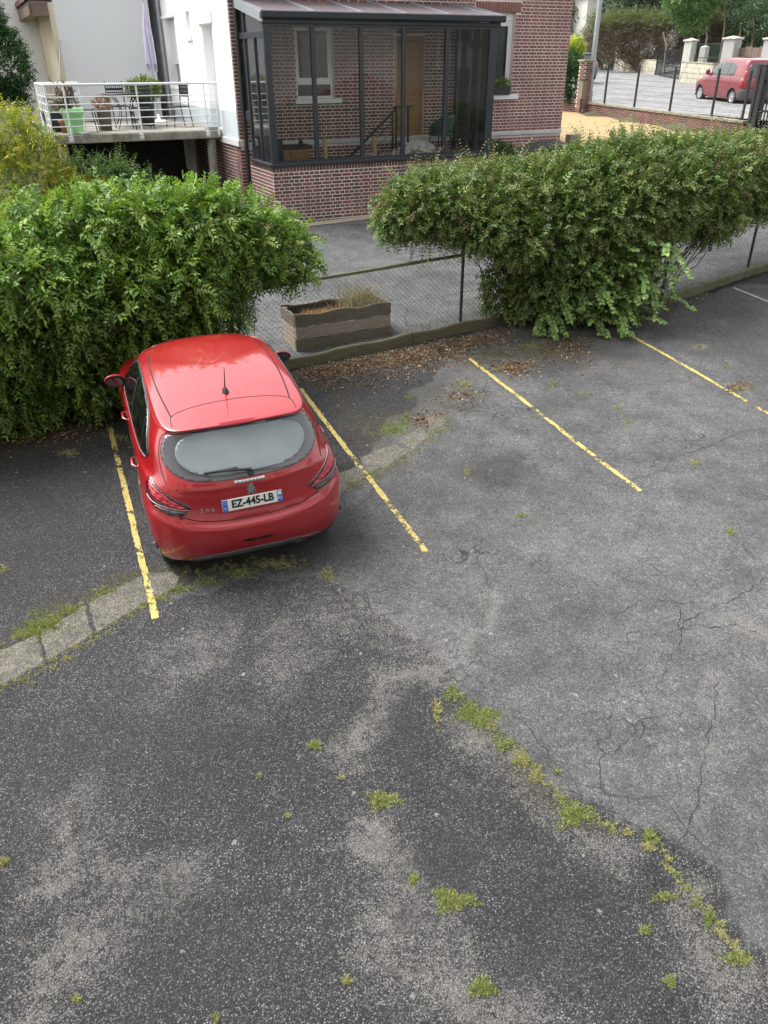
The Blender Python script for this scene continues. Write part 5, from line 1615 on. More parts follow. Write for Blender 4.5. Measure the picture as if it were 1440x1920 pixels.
# ------------------------------------------------------------------ right hedge: duller, browner climber with a deep overhang
rng = np.random.default_rng(12)
DULL = [(.080, .145, .030), (.115, .190, .042), (.160, .225, .058), (.050, .095, .022), (.16, .12, .065), (.23, .27, .08)]
def fw(s, d, h):
    """point along the whole fence (s from the left run's start), bending to the right run beyond the bush"""
    if s <= 3.9: p = fl(s, d)
    else: p = fl2(s - 6.6, d) if s > 6.6 else fl(3.9, d) + (fl2(0, d) - fl(3.9, d)) * (s - 3.9) / 2.7
    return (p[0], p[1], float(gz(*p)) + h)
L = []
for s, d, h, r in ((2.02, .3, 1.72, (.36, .40, .22)), (2.15, .25, 1.82, (.42, .5, .32)), (2.4, .25, 1.85, (.5, .65, .36)), (2.7, .2, 1.82, (.6, .75, .42)), (3.3, .2, 1.74, (.65, .85, .52)), (3.9, .15, 1.62, (.65, .9, .68)), (4.5, .1, 1.5, (.7, .95, .84)),
                   (5.1, .15, 1.55, (.7, 1.0, .88)), (5.7, .2, 1.62, (.75, 1.0, .88)), (6.3, .25, 1.68, (.75, .95, .78)), (6.9, .3, 1.74, (.75, .9, .68)), (7.5, .3, 1.76, (.75, .85, .60)), (8.2, .3, 1.76, (.75, .85, .56)), (9.0, .3, 1.74, (.8, .85, .54)), (9.8, .25, 1.72, (.8, .85, .52)), (10.7, .25, 1.70, (.9, .85, .5)),
                   (4.1, -.1, .7, (.42, .45, .8)), (4.6, -.15, .65, (.5, .55, .8)), (5.2, -.15, .62, (.5, .6, .75)), (5.8, .05, .75, (.45, .5, .75)), (3.75, .05, .5, (.32, .34, .55)),
                   (1.92, .35, 1.60, (.26, .3, .16)), (2.9, -.35, 1.62, (.4, .35, .28)), (3.5, -.45, 1.45, (.4, .4, .35)), (7.2, -.2, 1.35, (.45, .4, .36)), (8.3, -.1, 1.4, (.5, .4, .28)), (9.3, -.2, 1.4, (.5, .4, .3))):
    L.append((fw(s, d, h), r))
hr = plant_root('hedge', fw(5, 0, 0), 'dull green climbing hedge with browning leaves overhanging the right fence', 'hedge')
hb = Blobs(L)
P, N = hb.sample(10500, rng, .2, keep)
A = shoots(P, N, rng, 6, .038, .45, .75, .12, (.068, .039), DULL, [4, 5, 3, 2, 1.0, 1.3], .45, (.17, .19, .07), .11)
P, N = hb.sample(7000, rng, .5, keep)
A += shoots(P, N, rng, 3, .035, .3, .6, .1, (.05, .028), DULL, [4, 3, 1, 5, 1, .3], .8)
P, N = hb.sample(8000, rng, .9, keep)
A += shoots(P, N, rng, 2, .05, .2, .5, .1, (.09, .05), DULL, [4, 2, .5, 5, .5, .2], 1.0)
P, N = hb.sample(420, rng, .05, lambda p: p[:, 2] > gz(p[:, 0], p[:, 1]) + 1.6)
A += shoots(P, N, rng, 10, .045, .1, .35, .9, (.04, .022), DULL, [3, 4, 3, 1, 3, 2], .3, (.22, .16, .10), .04)
# trailing shoots under the left overhang
P = np.array([fw(s, d, 1.5) for s, d in zip(rng.uniform(1.95, 3.9, 190), rng.uniform(-.3, .5, 190))])
A += shoots(P, np.tile([[0, 0, -1.0]], (190, 1)), rng, 9, .05, .8, .5, -.1, (.035, .018), DULL, [4, 3, 2, 2, 2, 1], .35)
P = np.array([fw(s, d, 1.35) for s, d in zip(rng.uniform(6.6, 9.6, 130), rng.uniform(-.3, .5, 130))])
A += shoots(P, np.tile([[0, 0, -1.0]], (130, 1)), rng, 9, .05, .8, .5, -.1, (.04, .02), DULL, [4, 3, 2, 2, 2, 1], .35)
foliage('crown', A, hr)
segs = []
for s in np.concatenate([rng.uniform(2.6, 8.8, 50), rng.uniform(3.9, 5.9, 20)]):
    s0 = np.clip(s, 3.9, 6.2) + rng.normal() * .25
    segs += rand_branches(rng, np.array(fw(s0, .1 + rng.normal() * .1, 0)), [np.array(fw(s, rng.normal() * .35, 1.2 + rng.random() * .7))], .013, 4, .10)
stems('stem', segs, hr, M['twig'])

# ------------------------------------------------------------------ broad-leaved branching bush in front of the right hedge
rng = np.random.default_rng(13)
ap = gnd(1120, 606)
ab = plant_root('bush', ap, 'bush with long arching branches of broad pale green leaves before the right hedge', 'bush')
segs = []; LP, LD, LN_, LS, LC = [], [], [], [], []
for k in range(150):
    p = ap + np.array([rng.uniform(-.95, .68), rng.uniform(-.12, .28), rng.uniform(.05, 1.3)])
    p[0] += .35 * (p[2] - ap[2] - .5); ln = rng.uniform(.35, .95)
    a = rng.normal(-1.45, .75); el = rng.normal(.22, .4); n = int(ln / .06)
    d = np.array([math.cos(a) * math.cos(el), math.sin(a) * math.cos(el), math.sin(el)]); d /= np.linalg.norm(d)
    pts = [p]; side = np.cross(d, [0, 0, 1]); side /= np.linalg.norm(side)
    for j in range(n):
        p = p + d * ln / n; d = d + np.array([0, 0, -.055]) + rng.normal(size=3) * .06; d /= np.linalg.norm(d)
        if p[2] < gz(p[0], p[1]) + .05: break
        pts.append(p)
        for sg in (1, -1):
            LP.append(p); D = side * sg * .75 + d * .65 + rng.normal(size=3) * .16 + np.array([0, 0, -.18]); LD.append(D / np.linalg.norm(D))
            LN_.append(np.array([0, -.45, .9]) + rng.normal(size=3) * .25); LS.append(.105 * (.7 + .45 * rng.random()) * (1 - .35 * j / n))
    if len(pts) > 2: segs.append(([tuple(q) for q in pts], list(np.linspace(.008, .003, len(pts)))))
stems('branch', segs, ab, M['twig'])
LP, LD, LN_, LS = map(np.array, (LP, LD, LN_, LS))
LN_ = nrm(LN_ - LD * (LN_ * LD).sum(1, keepdims=True))
BC = [(.13, .225, .05), (.185, .29, .07), (.085, .155, .034), (.26, .36, .10)]
order = np.argsort(LP[:, 1])
def broad_leaf_mesh(col, i):
    """rounded blade with a folded midrib"""
    prof = [(0, 0), (.12, .17), (.3, .34), (.52, .38), (.74, .28), (.9, .12), (1, 0)]
    v = [(x, 0, -.06 * x * x) for x, _ in prof] + [(x, y, .09 * y / .38 - .06 * x * x) for x, y in prof[1:-1]] + [(x, -y, .09 * y / .38 - .06 * x * x) for x, y in prof[1:-1]]
    f = [(0, 1, 7), (0, 12, 1)]
    for k in range(4): f += [(1 + k, 2 + k, 8 + k, 7 + k), (1 + k, 12 + k, 13 + k, 2 + k)]
    f += [(5, 6, 11), (5, 16, 6)]
    me = bpy.data.meshes.new('leaf'); me.from_pydata(v, [], f)
    a_ = me.color_attributes.new('Col', 'FLOAT_COLOR', 'POINT')
    a_.data.foreach_set('color', np.tile(np.array([*col, 1], np.float32), len(v)))
    me.materials.append(M['leaf']); me.update(); return me
LM = [broad_leaf_mesh(c, i) for i, c in enumerate(BC)]
for q, i in enumerate(order[:298]):
    D, N_ = Vector(LD[i]), Vector(LN_[i]); S = N_.cross(D)
    o = link('leaf', LM[int(rng.choice(4, p=[.4, .3, .2, .1]))], ab)
    s = float(LS[i]); mt = Matrix(((D.x * s, S.x * s, N_.x * s, 0), (D.y * s, S.y * s, N_.y * s, 0), (D.z * s, S.z * s, N_.z * s, 0), (0, 0, 0, 1)))
    mt.translation = Vector(LP[i] - ap); o.matrix_local = mt
r_ = order[298:]
A = [leaf_arrays(LP[r_], LD[r_], LN_[r_], LS[r_], LS[r_] * .76, jitter_cols(len(r_), BC, [4, 3, 2, 1], rng))]
Pq = ap + rng.normal(size=(240, 3)) * np.array([.35, .15, .25]) + np.array([0, .3, .55])
A += shoots(Pq, np.tile([[0, -.6, .5]], (240, 1)), rng, 5, .05, .3, .6, .1, (.08, .055), BC, [3, 1, 5, 0.2], .6)
foliage('crown', A, ab)

# ================================================================== cars
def cr1(p0, p1, p2, p3, t):
    return .5 * ((2 * p1) + (-p0 + p2) * t + (2 * p0 - 5 * p1 + 4 * p2 - p3) * t * t + (-p0 + 3 * p1 - 3 * p2 + p3) * t ** 3)
def cr_refine(G, k, mirror_first=False):
    """Catmull-Rom refine a grid of points along axis 0"""
    n = len(G); out = []
    first = 2 * G[0] - G[1]; last = 2 * G[-1] - G[-2]
    if mirror_first:
        first = G[1] * np.array([-1, 1, 1]); last = G[-2] * np.array([-1, 1, 1])
    E = np.concatenate([first[None], G, last[None]])
    for i in range(n - 1):
        for j in range(k):
            out.append(cr1(E[i], E[i + 1], E[i + 2], E[i + 3], j / k))
    out.append(G[-1]); return np.array(out)
class Shell:
    """half body grid (rows from sill to roof centre, columns from rear centre to front centre), refined and mirrored"""
    def __init__(self, rows, kr=6, kc=8, arches=(), ra=.335):
        G = np.array(rows, float)                                   # (R, C, 3)
        G = cr_refine(G, kr)                                        # along rows
        G = cr_refine(np.swapaxes(G, 0, 1), kc, True)               # along columns, symmetric at both ends
        G = np.swapaxes(G, 0, 1)
        G[:, 0, 0] = 0; G[:, -1, 0] = 0; G[-1, :, 0] = 0
        R, C, _ = G.shape
        v = G.reshape(-1, 3)
        i = (np.arange(R - 1)[:, None] * C + np.arange(C - 1)[None]).ravel()
        q = np.stack([i, i + 1, i + C + 1, i + C], 1)
        ctr = v[q].mean(1)
        keep_ = np.ones(len(q), bool)
        for (ay, az) in arches:
            d = np.hypot(ctr[:, 1] - ay, ctr[:, 2] - az); keep_ &= ~((d < ra) & (ctr[:, 0] > .5))
        q = q[keep_]
        for (ay, az) in arches:
            d = np.hypot(v[:, 1] - ay, v[:, 2] - az); s = (np.abs(d - ra) < .03) & (v[:, 0] > .5)
            # only vertices on the cut
            used = np.bincount(q.ravel(), minlength=len(v)); edge_v = s & (used < 4) & (used > 0) & (v[:, 2] > G[0, :, 2].min() + .03)
            f = ra / np.maximum(d[edge_v], 1e-6)
            v[edge_v, 1] = ay + (v[edge_v, 1] - ay) * f; v[edge_v, 2] = az + (v[edge_v, 2] - az) * f
        n = len(v)
        vm = v * np.array([-1, 1, 1])
        self.v = np.concatenate([v, vm]); self.q = np.concatenate([q, (q + n)[:, ::-1]])
    def mesh(self, name, mat, parent):
        bm = bmesh.new()
        vs = [bm.verts.new(p) for p in self.v]
        for f in self.q:
            try: bm.faces.new([vs[i] for i in f])
            except ValueError: pass
        bmesh.ops.remove_doubles(bm, verts=bm.verts, dist=.0008)
        bmesh.ops.dissolve_degenerate(bm, dist=.0005, edges=bm.edges)
        bmesh.ops.recalc_face_normals(bm, faces=bm.faces)
        up = max(bm.faces, key=lambda f: f.calc_center_median().z)
        if up.normal.z < 0: bmesh.ops.reverse_faces(bm, faces=bm.faces)
        for f in bm.faces: f.smooth = True
        lo = [p for p in bm.verts if p.is_boundary]
        bmesh.ops.delete(bm, geom=[p for p in bm.verts if not p.link_faces], context='VERTS')
        self.tree = BVHTree.FromBMesh(bm)
        me = bpy.data.meshes.new(name); bm.to_mesh(me); bm.free(); me.materials.append(mat)
        o = link(name, me, parent)
        return o
    def hit(self, p, view):
        """view: rear (x,z), front, left/right (y,z), top (x,y)"""
        if view == 'rear': o, d = Vector((p[0], -2, p[1])), Vector((0, 1, 0))
        elif view == 'front': o, d = Vector((p[0], 7, p[1])), Vector((0, -1, 0))
        elif view == 'left': o, d = Vector((-3, p[0], p[1])), Vector((1, 0, 0))
        elif view == 'right': o, d = Vector((3, p[0], p[1])), Vector((-1, 0, 0))
        else: o, d = Vector((p[0], p[1], 4)), Vector((0, 0, -1))
        h = self.tree.ray_cast(o, d)
        if h[0] is None:
            h2 = self.tree.find_nearest(o + d * 2.5)
            return h2[0], h2[1]
        n = h[1]
        if n.dot(d) > 0: n = -n
        return h[0], n
    def patch(self, name, outline, view, off, mat, parent, step=.03, smooth_n=6, thick=.004, closed=True, label=None):
        pts = spline2(outline, smooth_n) if smooth_n else [tuple(p) for p in outline]
        bm = bmesh.new()
        f = bm.faces.new([bm.verts.new((a, b, 0)) for a, b in pts])
        lo = [min(p[k] for p in pts) for k in (0, 1)]; hi = [max(p[k] for p in pts) for k in (0, 1)]
        for ax in (0, 1):
            k = math.floor(lo[ax] / step) + 1
            while k * step < hi[ax]:
                co = [0, 0, 0]; no = [0, 0, 0]; co[ax] = k * step; no[ax] = 1
                bmesh.ops.bisect_plane(bm, geom=list(bm.verts) + list(bm.edges) + list(bm.faces), dist=1e-6, plane_co=co, plane_no=no); k += 1
        bmesh.ops.triangulate(bm, faces=[f for f in bm.faces if len(f.verts) > 4])
        bm.verts.ensure_lookup_table()
        bm.verts.index_update(); edge = [p.is_boundary for p in bm.verts]
        hits = [self.hit((p.co.x, p.co.y), view) for p in bm.verts]
        for p, e, (h, n) in zip(bm.verts, edge, hits):
            p.co = h + n * off
        flank(bm, {p.index: (h, n) for p, (h, n) in zip(bm.verts, hits)}, off)
        for f in bm.faces: f.smooth = True
        bmesh.ops.recalc_face_normals(bm, faces=bm.faces)
        if bm.faces:
            bm.faces.ensure_lookup_table(); f0 = bm.faces[len(bm.faces) // 2]
            _, n0 = self.tree.find_nearest(f0.calc_center_median())[:2]
            if n0 is not None and f0.normal.dot(n0) < 0: bmesh.ops.reverse_faces(bm, faces=bm.faces)
        me = bpy.data.meshes.new(name); bm.to_mesh(me); bm.free(); me.materials.append(mat)
        o = link(name, me, parent)
        if label: tag(o, label)
        return o
    def seam(self, name, pts, view, w, mat, parent, off=.0015, smooth_n=8, closed=False):
        P = spline2(pts, smooth_n, closed) if smooth_n else pts
        H = [self.hit(p, view) for p in P]
        n = len(H); vs = []
        for i, (h, nn) in enumerate(H):
            a = H[(i - 1) % n if closed else max(i - 1, 0)][0]; b = H[(i + 1) % n if closed else min(i + 1, n - 1)][0]
            t = (b - a)
            if t.length < 1e-6: t = Vector((1, 0, 0))
            s = t.normalized().cross(nn).normalized()
            vs += [h + s * w / 2 + nn * off, h - s * w / 2 + nn * off]
        fs = [(2 * i, 2 * i + 1, 2 * ((i + 1) % n) + 1, 2 * ((i + 1) % n)) for i in range(n if closed else n - 1)]
        m = MB(); m.add(vs, fs); return m.build(name, mat, parent, recalc=False)
def flank(bm, H, off):
    """turn the patch's rim down into the surface beneath it"""
    be = [e for e in bm.edges if e.is_boundary]
    new = {}
    for e in be:
        for p in e.verts:
            if p not in new:
                h, n = H[p.index]; new[p] = bm.verts.new(h - n * .003)
    for e in be:
        a, b = e.verts
        try: bm.faces.new((a, b, new[b], new[a]))
        except ValueError: pass
def spline2(P, k, closed=True):
    P = [np.array(p, float) for p in P]; n = len(P); out = []
    rng_ = range(n if closed else n - 1)
    for i in rng_:
        g = lambda j: P[j % n] if closed else P[min(max(j, 0), n - 1)]
        for j in range(k):
            out.append(tuple(cr1(g(i - 1), g(i), g(i + 1), g(i + 2), j / k)))
    if not closed: out.append(tuple(P[-1]))
    return out
def text_part(name, body, size, mat, parent, mw, extrude=.001, align='CENTER', sx=1.0, bold=0.0):
    cu = bpy.data.curves.new(name, 'FONT'); cu.body = body; cu.size = size; cu.extrude = extrude; cu.align_x = align; cu.align_y = 'CENTER'
    cu.resolution_u = 3; cu.offset = bold
    tmp = bpy.data.objects.new(name, cu); COL.objects.link(tmp)
    dg = bpy.context.evaluated_depsgraph_get()
    me = bpy.data.meshes.new_from_object(tmp.evaluated_get(dg)); bpy.data.objects.remove(tmp); bpy.data.curves.remove(cu)
    me.name = name; me.materials.clear(); me.materials.append(mat)
    me.transform(Matrix.Diagonal((sx, 1, 1, 1)))
    o = link(name, me, parent); o.matrix_local = mw; return o
def frame_on(p, n, up=Vector((0, 0, 1))):
    """matrix whose z axis is the normal n, x to the viewer's right"""
    z = n.normalized(); x = up.cross(z).normalized(); y = z.cross(x)
    return Matrix(((x.x, y.x, z.x, p.x), (x.y, y.y, z.y, p.y), (x.z, y.z, z.z, p.z), (0, 0, 0, 1)))
def wheel(parent, x, y, z, r=.305, w=.2, side=1, spokes=7, rim_mat=None, hub=.19):
    wh = empty('wheel'); wh.parent = parent; wh.location = (x, y, z)
    m = MB(); prof = [(hub + .015, -w / 2 + .01), (r - .05, -w / 2), (r - .012, -w / 2 + .015), (r, -w / 2 + .045), (r, w / 2 - .045), (r - .012, w / 2 - .015), (r - .05, w / 2), (hub + .015, w / 2 - .01)]
    m.lathe(prof, 36); t = m.build('tyre', M['tyre'], wh); t.rotation_euler = (0, math.pi / 2, 0)
    rm = rim_mat or M['alloy']
    m = MB(); m.lathe([(hub + .02, -w / 2 + .01), (hub + .025, w / 2 - .025), (hub + .012, w / 2 - .012), (hub - .01, w / 2 - .03), (hub - .02, 0), (.05, -.02), (.0, -.02)], 36)
    for k in range(spokes):
        a = 2 * math.pi * k / spokes
        for da in (-.10, .10):
            m.beam((.035 * math.cos(a), .035 * math.sin(a), w / 2 - .045), (hub * math.cos(a + da), hub * math.sin(a + da), w / 2 - .025), .03, .02, (0, 0, 1))
    m.lathe([(.0, w / 2 - .02), (.04, w / 2 - .022), (.055, w / 2 - .04)], 16)
    o = m.build('rim', rm, wh); o.rotation_euler = (0, math.pi / 2 * side, 0)
    return wh

# ------------------------------------------------------------------ red hatchback in the bay
ROWS = [
 [(0,.17,.19),(.32,.18,.19),(.57,.21,.19),(.73,.30,.19),(.79,.48,.19),(.80,.75,.19),(.79,1.2,.19),(.79,1.75,.19),(.79,2.35,.19),(.78,2.95,.19),(.70,3.55,.20),(.42,3.80,.20),(0,3.88,.20)],
 [(0,.075,.265),(.33,.085,.265),(.60,.135,.265),(.785,.265,.26),(.845,.45,.26),(.855,.75,.26),(.835,1.2,.25),(.835,1.75,.25),(.835,2.35,.25),(.83,2.95,.26),(.745,3.58,.26),(.45,3.86,.26),(0,3.935,.26)],
 [(0,.012,.41),(.34,.025,.41),(.62,.085,.415),(.815,.235,.42),(.868,.44,.42),(.876,.75,.42),(.860,1.2,.42),(.85,1.75,.42),(.852,2.35,.42),(.86,2.95,.42),(.775,3.58,.42),(.46,3.885,.42),(0,3.96,.42)],
 [(0,.0,.525),(.34,.015,.535),(.625,.078,.56),(.823,.235,.59),(.876,.45,.61),(.882,.75,.61),(.866,1.2,.58),(.857,1.75,.56),(.859,2.35,.56),(.868,2.95,.58),(.78,3.57,.56),(.46,3.88,.55),(0,3.955,.55)],
 [(0,.010,.590),(.34,.025,.605),(.625,.09,.645),(.82,.245,.70),(.874,.46,.72),(.880,.75,.70),(.866,1.2,.65),(.859,1.75,.62),(.860,2.35,.62),(.866,2.95,.64),(.775,3.565,.62),(.455,3.865,.62),(0,3.945,.62)],
 [(0,.055,.632),(.34,.066,.648),(.62,.125,.705),(.805,.272,.772),(.862,.475,.785),(.872,.76,.76),(.862,1.2,.72),(.858,1.75,.70),(.858,2.35,.70),(.860,2.95,.72),(.755,3.54,.70),(.44,3.82,.69),(0,3.90,.69)],
 [(0,.090,.76),(.34,.10,.772),(.61,.156,.81),(.785,.297,.86),(.845,.495,.88),(.862,.78,.865),(.855,1.2,.84),(.853,1.75,.82),(.851,2.35,.81),(.84,2.95,.82),(.71,3.46,.78),(.42,3.72,.765),(0,3.82,.765)],
 [(0,.102,.885),(.33,.115,.892),(.595,.172,.915),(.757,.32,.95),(.818,.515,.962),(.84,.79,.94),(.84,1.2,.912),(.839,1.75,.895),(.835,2.35,.885),(.815,2.93,.88),(.69,3.25,.865),(.41,3.46,.865),(0,3.54,.87)],
 [(0,.130,.985),(.32,.142,.988),(.57,.198,1.005),(.715,.352,1.022),(.775,.545,1.025),(.803,.80,1.002),(.808,1.2,.972),(.807,1.75,.957),(.80,2.35,.945),(.77,2.75,.93),(.655,2.93,.93),(.38,3.05,.955),(0,3.10,.965)],
 [(0,.295,1.185),(.32,.307,1.187),(.565,.350,1.192),(.687,.468,1.20),(.728,.63,1.203),(.745,.86,1.195),(.747,1.2,1.18),(.742,1.75,1.17),(.722,2.25,1.16),(.67,2.52,1.15),(.58,2.66,1.16),(.34,2.76,1.18),(0,2.79,1.19)],
 [(0,.425,1.345),(.32,.432,1.345),(.545,.462,1.343),(.628,.555,1.346),(.655,.70,1.352),(.664,.9,1.358),(.668,1.2,1.362),(.664,1.72,1.364),(.640,2.08,1.342),(.60,2.24,1.33),(.53,2.33,1.335),(.32,2.40,1.36),(0,2.42,1.37)],
 [(0,.405,1.360),(.32,.412,1.359),(.537,.445,1.356),(.617,.545,1.360),(.644,.70,1.370),(.653,.9,1.378),(.656,1.2,1.383),(.652,1.72,1.383),(.628,2.06,1.358),(.585,2.21,1.348),(.515,2.29,1.352),(.31,2.36,1.374),(0,2.38,1.384)],
 [(0,.385,1.370),(.32,.393,1.369),(.53,.43,1.366),(.607,.54,1.374),(.633,.70,1.386),(.640,.9,1.395),(.643,1.2,1.401),(.638,1.71,1.40),(.612,2.04,1.374),(.57,2.17,1.365),(.50,2.24,1.369),(.30,2.31,1.389),(0,2.33,1.398)],
 [(0,.400,1.390),(.315,.410,1.389),(.515,.445,1.385),(.585,.55,1.392),(.608,.71,1.404),(.614,.91,1.412),(.617,1.2,1.419),(.612,1.70,1.416),(.585,2.0,1.391),(.545,2.11,1.384),(.475,2.17,1.388),(.285,2.24,1.405),(0,2.26,1.413)],
 [(0,.64,1.424),(.29,.65,1.422),(.42,.69,1.419),(.47,.78,1.423),(.50,.9,1.43),(.51,1.05,1.437),(.515,1.3,1.443),(.51,1.66,1.44),(.485,1.88,1.422),(.44,1.96,1.418),(.37,2.01,1.422),(.22,2.05,1.433),(0,2.06,1.438)],
 [(0,.92,1.446),(.14,.94,1.446),(.21,.98,1.446),(.25,1.03,1.448),(.265,1.1,1.451),(.27,1.2,1.454),(.275,1.36,1.457),(.27,1.55,1.455),(.25,1.64,1.45),(.22,1.70,1.448),(.17,1.75,1.448),(.09,1.78,1.449),(0,1.79,1.451)],
 [(0,1.12,1.455),(0,1.13,1.455),(0,1.15,1.455),(0,1.18,1.456),(0,1.22,1.457),(0,1.27,1.458),(0,1.36,1.459),(0,1.45,1.459),(0,1.50,1.458),(0,1.54,1.458),(0,1.57,1.457),(0,1.60,1.457),(0,1.62,1.457)],
]
CARX, CARY, CARYAW = -1.10, 5.77, math.radians(-20.8)
nrm_g = Vector((-GX, -GY, 1)).normalized()
cy_ = Vector((math.sin(CARYAW), math.cos(CARYAW), 0)); cy_ = (cy_ - nrm_g * cy_.dot(nrm_g)).normalized(); cx_ = cy_.cross(nrm_g)
car = empty('hatchback_car', label='glossy red five-door hatchback parked nose-in between yellow bay lines', cat='car')
car.matrix_world = Matrix(((cx_.x, cy_.x, nrm_g.x, CARX), (cx_.y, cy_.y, nrm_g.y, CARY), (cx_.z, cy_.z, nrm_g.z, gz(CARX, CARY) + .004), (0, 0, 0, 1)))
RW, FWH = (.615, .305), (3.15, .305)
sh = Shell(ROWS, 9, 12, (RW, FWH), .345)
body = sh.mesh('body', M['red_paint'], car)
# dark underside and wheel housings
m = MB(); m.prism([(-.70, .42), (-.55, .21), (.55, .21), (.70, .42), (.74, .9), (.74, 2.9), (.68, 3.5), (.4, 3.75), (-.4, 3.75), (-.68, 3.5), (-.74, 2.9), (-.74, .9)], 'z', .17, .24); m.build('underbody', M['black_plastic'], car)
for sx in (-1, 1):
    for (ay, az) in (RW, FWH):
        m = MB(); n = 24; vs = []
        for k in range(n + 1):
            a = math.radians(8 + 164 * k / n)
            for xx in (.845, .56): vs.append((sx * xx, ay + .338 * math.cos(a), az + .338 * math.sin(a)))
        m.add(vs, [(2 * k, 2 * k + 1, 2 * k + 3, 2 * k + 2) for k in range(n)]); m.build('wheel_housing', M['black_plastic'], car)
        wheel(car, sx * .715, ay, az, .305, .195, sx)
# --- glazing
RG = [(0, .992), (.25, .996), (.42, 1.012), (.55, 1.048), (.63, 1.10), (.66, 1.165), (.65, 1.23), (.618, 1.295), (.572, 1.328), (.40, 1.338), (0, 1.341)]
RGf = RG + [(-x, z) for x, z in RG[-2:0:-1]]
rg = sh.patch('rear_window', RGf, 'rear', .007, M['frit'], car, .02, 5)
MI = [(0, 1.026), (.25, 1.032), (.42, 1.062), (.52, 1.12), (.55, 1.195), (.515, 1.27), (.42, 1.316), (.22, 1.327), (0, 1.330)]
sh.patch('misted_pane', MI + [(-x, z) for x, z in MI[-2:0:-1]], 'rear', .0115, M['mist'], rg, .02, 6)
SW = [(.600, 1.105), (.76, 1.255), (.98, 1.350), (1.3, 1.388), (1.70, 1.389), (2.0, 1.352), (2.22, 1.24), (2.42, 1.10), (2.56, .985), (2.3, .964), (1.8, .977), (1.3, .992), (.95, 1.028), (.75, 1.062)]
WS = [(.0, 1.345), (.25, 1.335), (.44, 1.315), (.52, 1.25), (.60, 1.10), (.64, 1.0), (.55, .975), (.3, .985), (0, .99)]
for view, s in (('left', -1), ('right', 1)):
    trim = [(y + (.022 if y > 1.5 else -.022), z + (.012 if z > 1.1 else -.018)) for y, z in SW]
    st = sh.patch('window_trim', trim, view, .004, M['black_plastic'], car, .03, 5)
    sw = sh.patch('side_window', SW, view, .008, M['car_glass'], car, .03, 5)
    sh.seam('chrome_strip', [(.63, 1.072), (.95, 1.008), (1.3, .970), (1.8, .955), (2.3, .942), (2.54, .955)], view, .014, M['grey_metal'], car, .010)
    sh.seam('window_pillar', [(1.63, 1.36), (1.60, 1.18), (1.60, .975)], view, .055, M['black_plastic'], sw, .011, 5)
    sh.seam('window_pillar', [(.92, 1.30), (.84, 1.18), (.83, 1.035)], view, .018, M['black_plastic'], sw, .011, 5)
    # doors: shut lines and handles
    sh.seam('door_seam', [(1.60, .955), (1.60, .6), (1.62, .30)], view, .006, M['seam'], car)
    sh.seam('door_seam', [(.80, 1.03), (.86, .85), (1.0, .62), (1.04, .32), (1.2, .285), (2.0, .28), (2.75, .29), (2.80, .6), (2.72, .92)], view, .006, M['seam'], car)
    for yy in (.98, 1.93):
        h, nn = sh.hit((yy, .84), view)
        m = MB(); m.tube([(h.x + nn.x * .004, yy - .09, .838), (h.x + nn.x * .034, yy - .06, .843), (h.x + nn.x * .036, yy + .06, .843), (h.x + nn.x * .004, yy + .09, .838)], [.008, .013, .013, .008], 8); m.build('door_handle', M['red_paint'], car)
        sh.patch('handle_recess_shade', [(yy - .06, .815), (yy + .06, .815), (yy + .06, .865), (yy - .06, .865)], view, .002, M['seam'], car, .03, 0)  # flush dark patch stands in for shade behind the handle
    # mirrors
    mi = empty('door_mirror'); mi.parent = car; mi.location = (s * .79, 2.47, .985)
    bm = bmesh.new(); bmesh.ops.create_uvsphere(bm, u_segments=24, v_segments=16, radius=1)
    for p in bm.verts:
        x, y, z = p.co; k = .5 + .5 * x * s
        p.co = Vector((s * .095 + x * .108, y * (.062 if y > 0 else .02) + .0 - .02 * k, z * (.072 - .012 * k) + .02 * k))
        if y < 0: p.co.y = max(p.co.y, -.035)
    for f in bm.faces: f.smooth = True
    m = MB(); m.add_bm(bm, True); m.build('housing', M['red_paint'], mi)
    bm = bmesh.new(); bmesh.ops.create_circle(bm, cap_ends=True, segments=28, radius=1)
    for p in bm.verts:
        x, z = p.co.x, p.co.y; k = .5 + .5 * x * s
        p.co = Vector((s * .095 + x * .106, -.040 - .01 * k, z * (.071 - .012 * k) + .02 * k))
    m = MB(); m.add_bm(bm); m.build('bezel', M['black_plastic'], mi)
    bm = bmesh.new(); bmesh.ops.create_circle(bm, cap_ends=True, segments=28, radius=1)
    for p in bm.verts:
        x, z = p.co.x, p.co.y; k = .5 + .5 * x * s
        p.co = Vector((s * .095 + x * .086, -.046 - .01 * k, z * (.054 - .011 * k) + .02 * k))
    m = MB(); m.add_bm(bm); m.build('mirror_glass', M['mirror_glass'], mi)
    m = MB(); m.beam((-s * .05, .01, -.045), (s * .05, .0, -.035), .05, .03); m.build('stalk', M['black_plastic'], mi)
    # --- tail lamps wrapping the corner
    TLr = [(s * .595, .70), (s * .545, .745), (s * .56, .80), (s * .64, .88), (s * .72, .945), (s * .775, .965)]
sh.patch('windscreen', WS + [(-x, z) for x, z in WS[-2:0:-1]], 'front', .004, M['car_glass'], car, .05, 4)

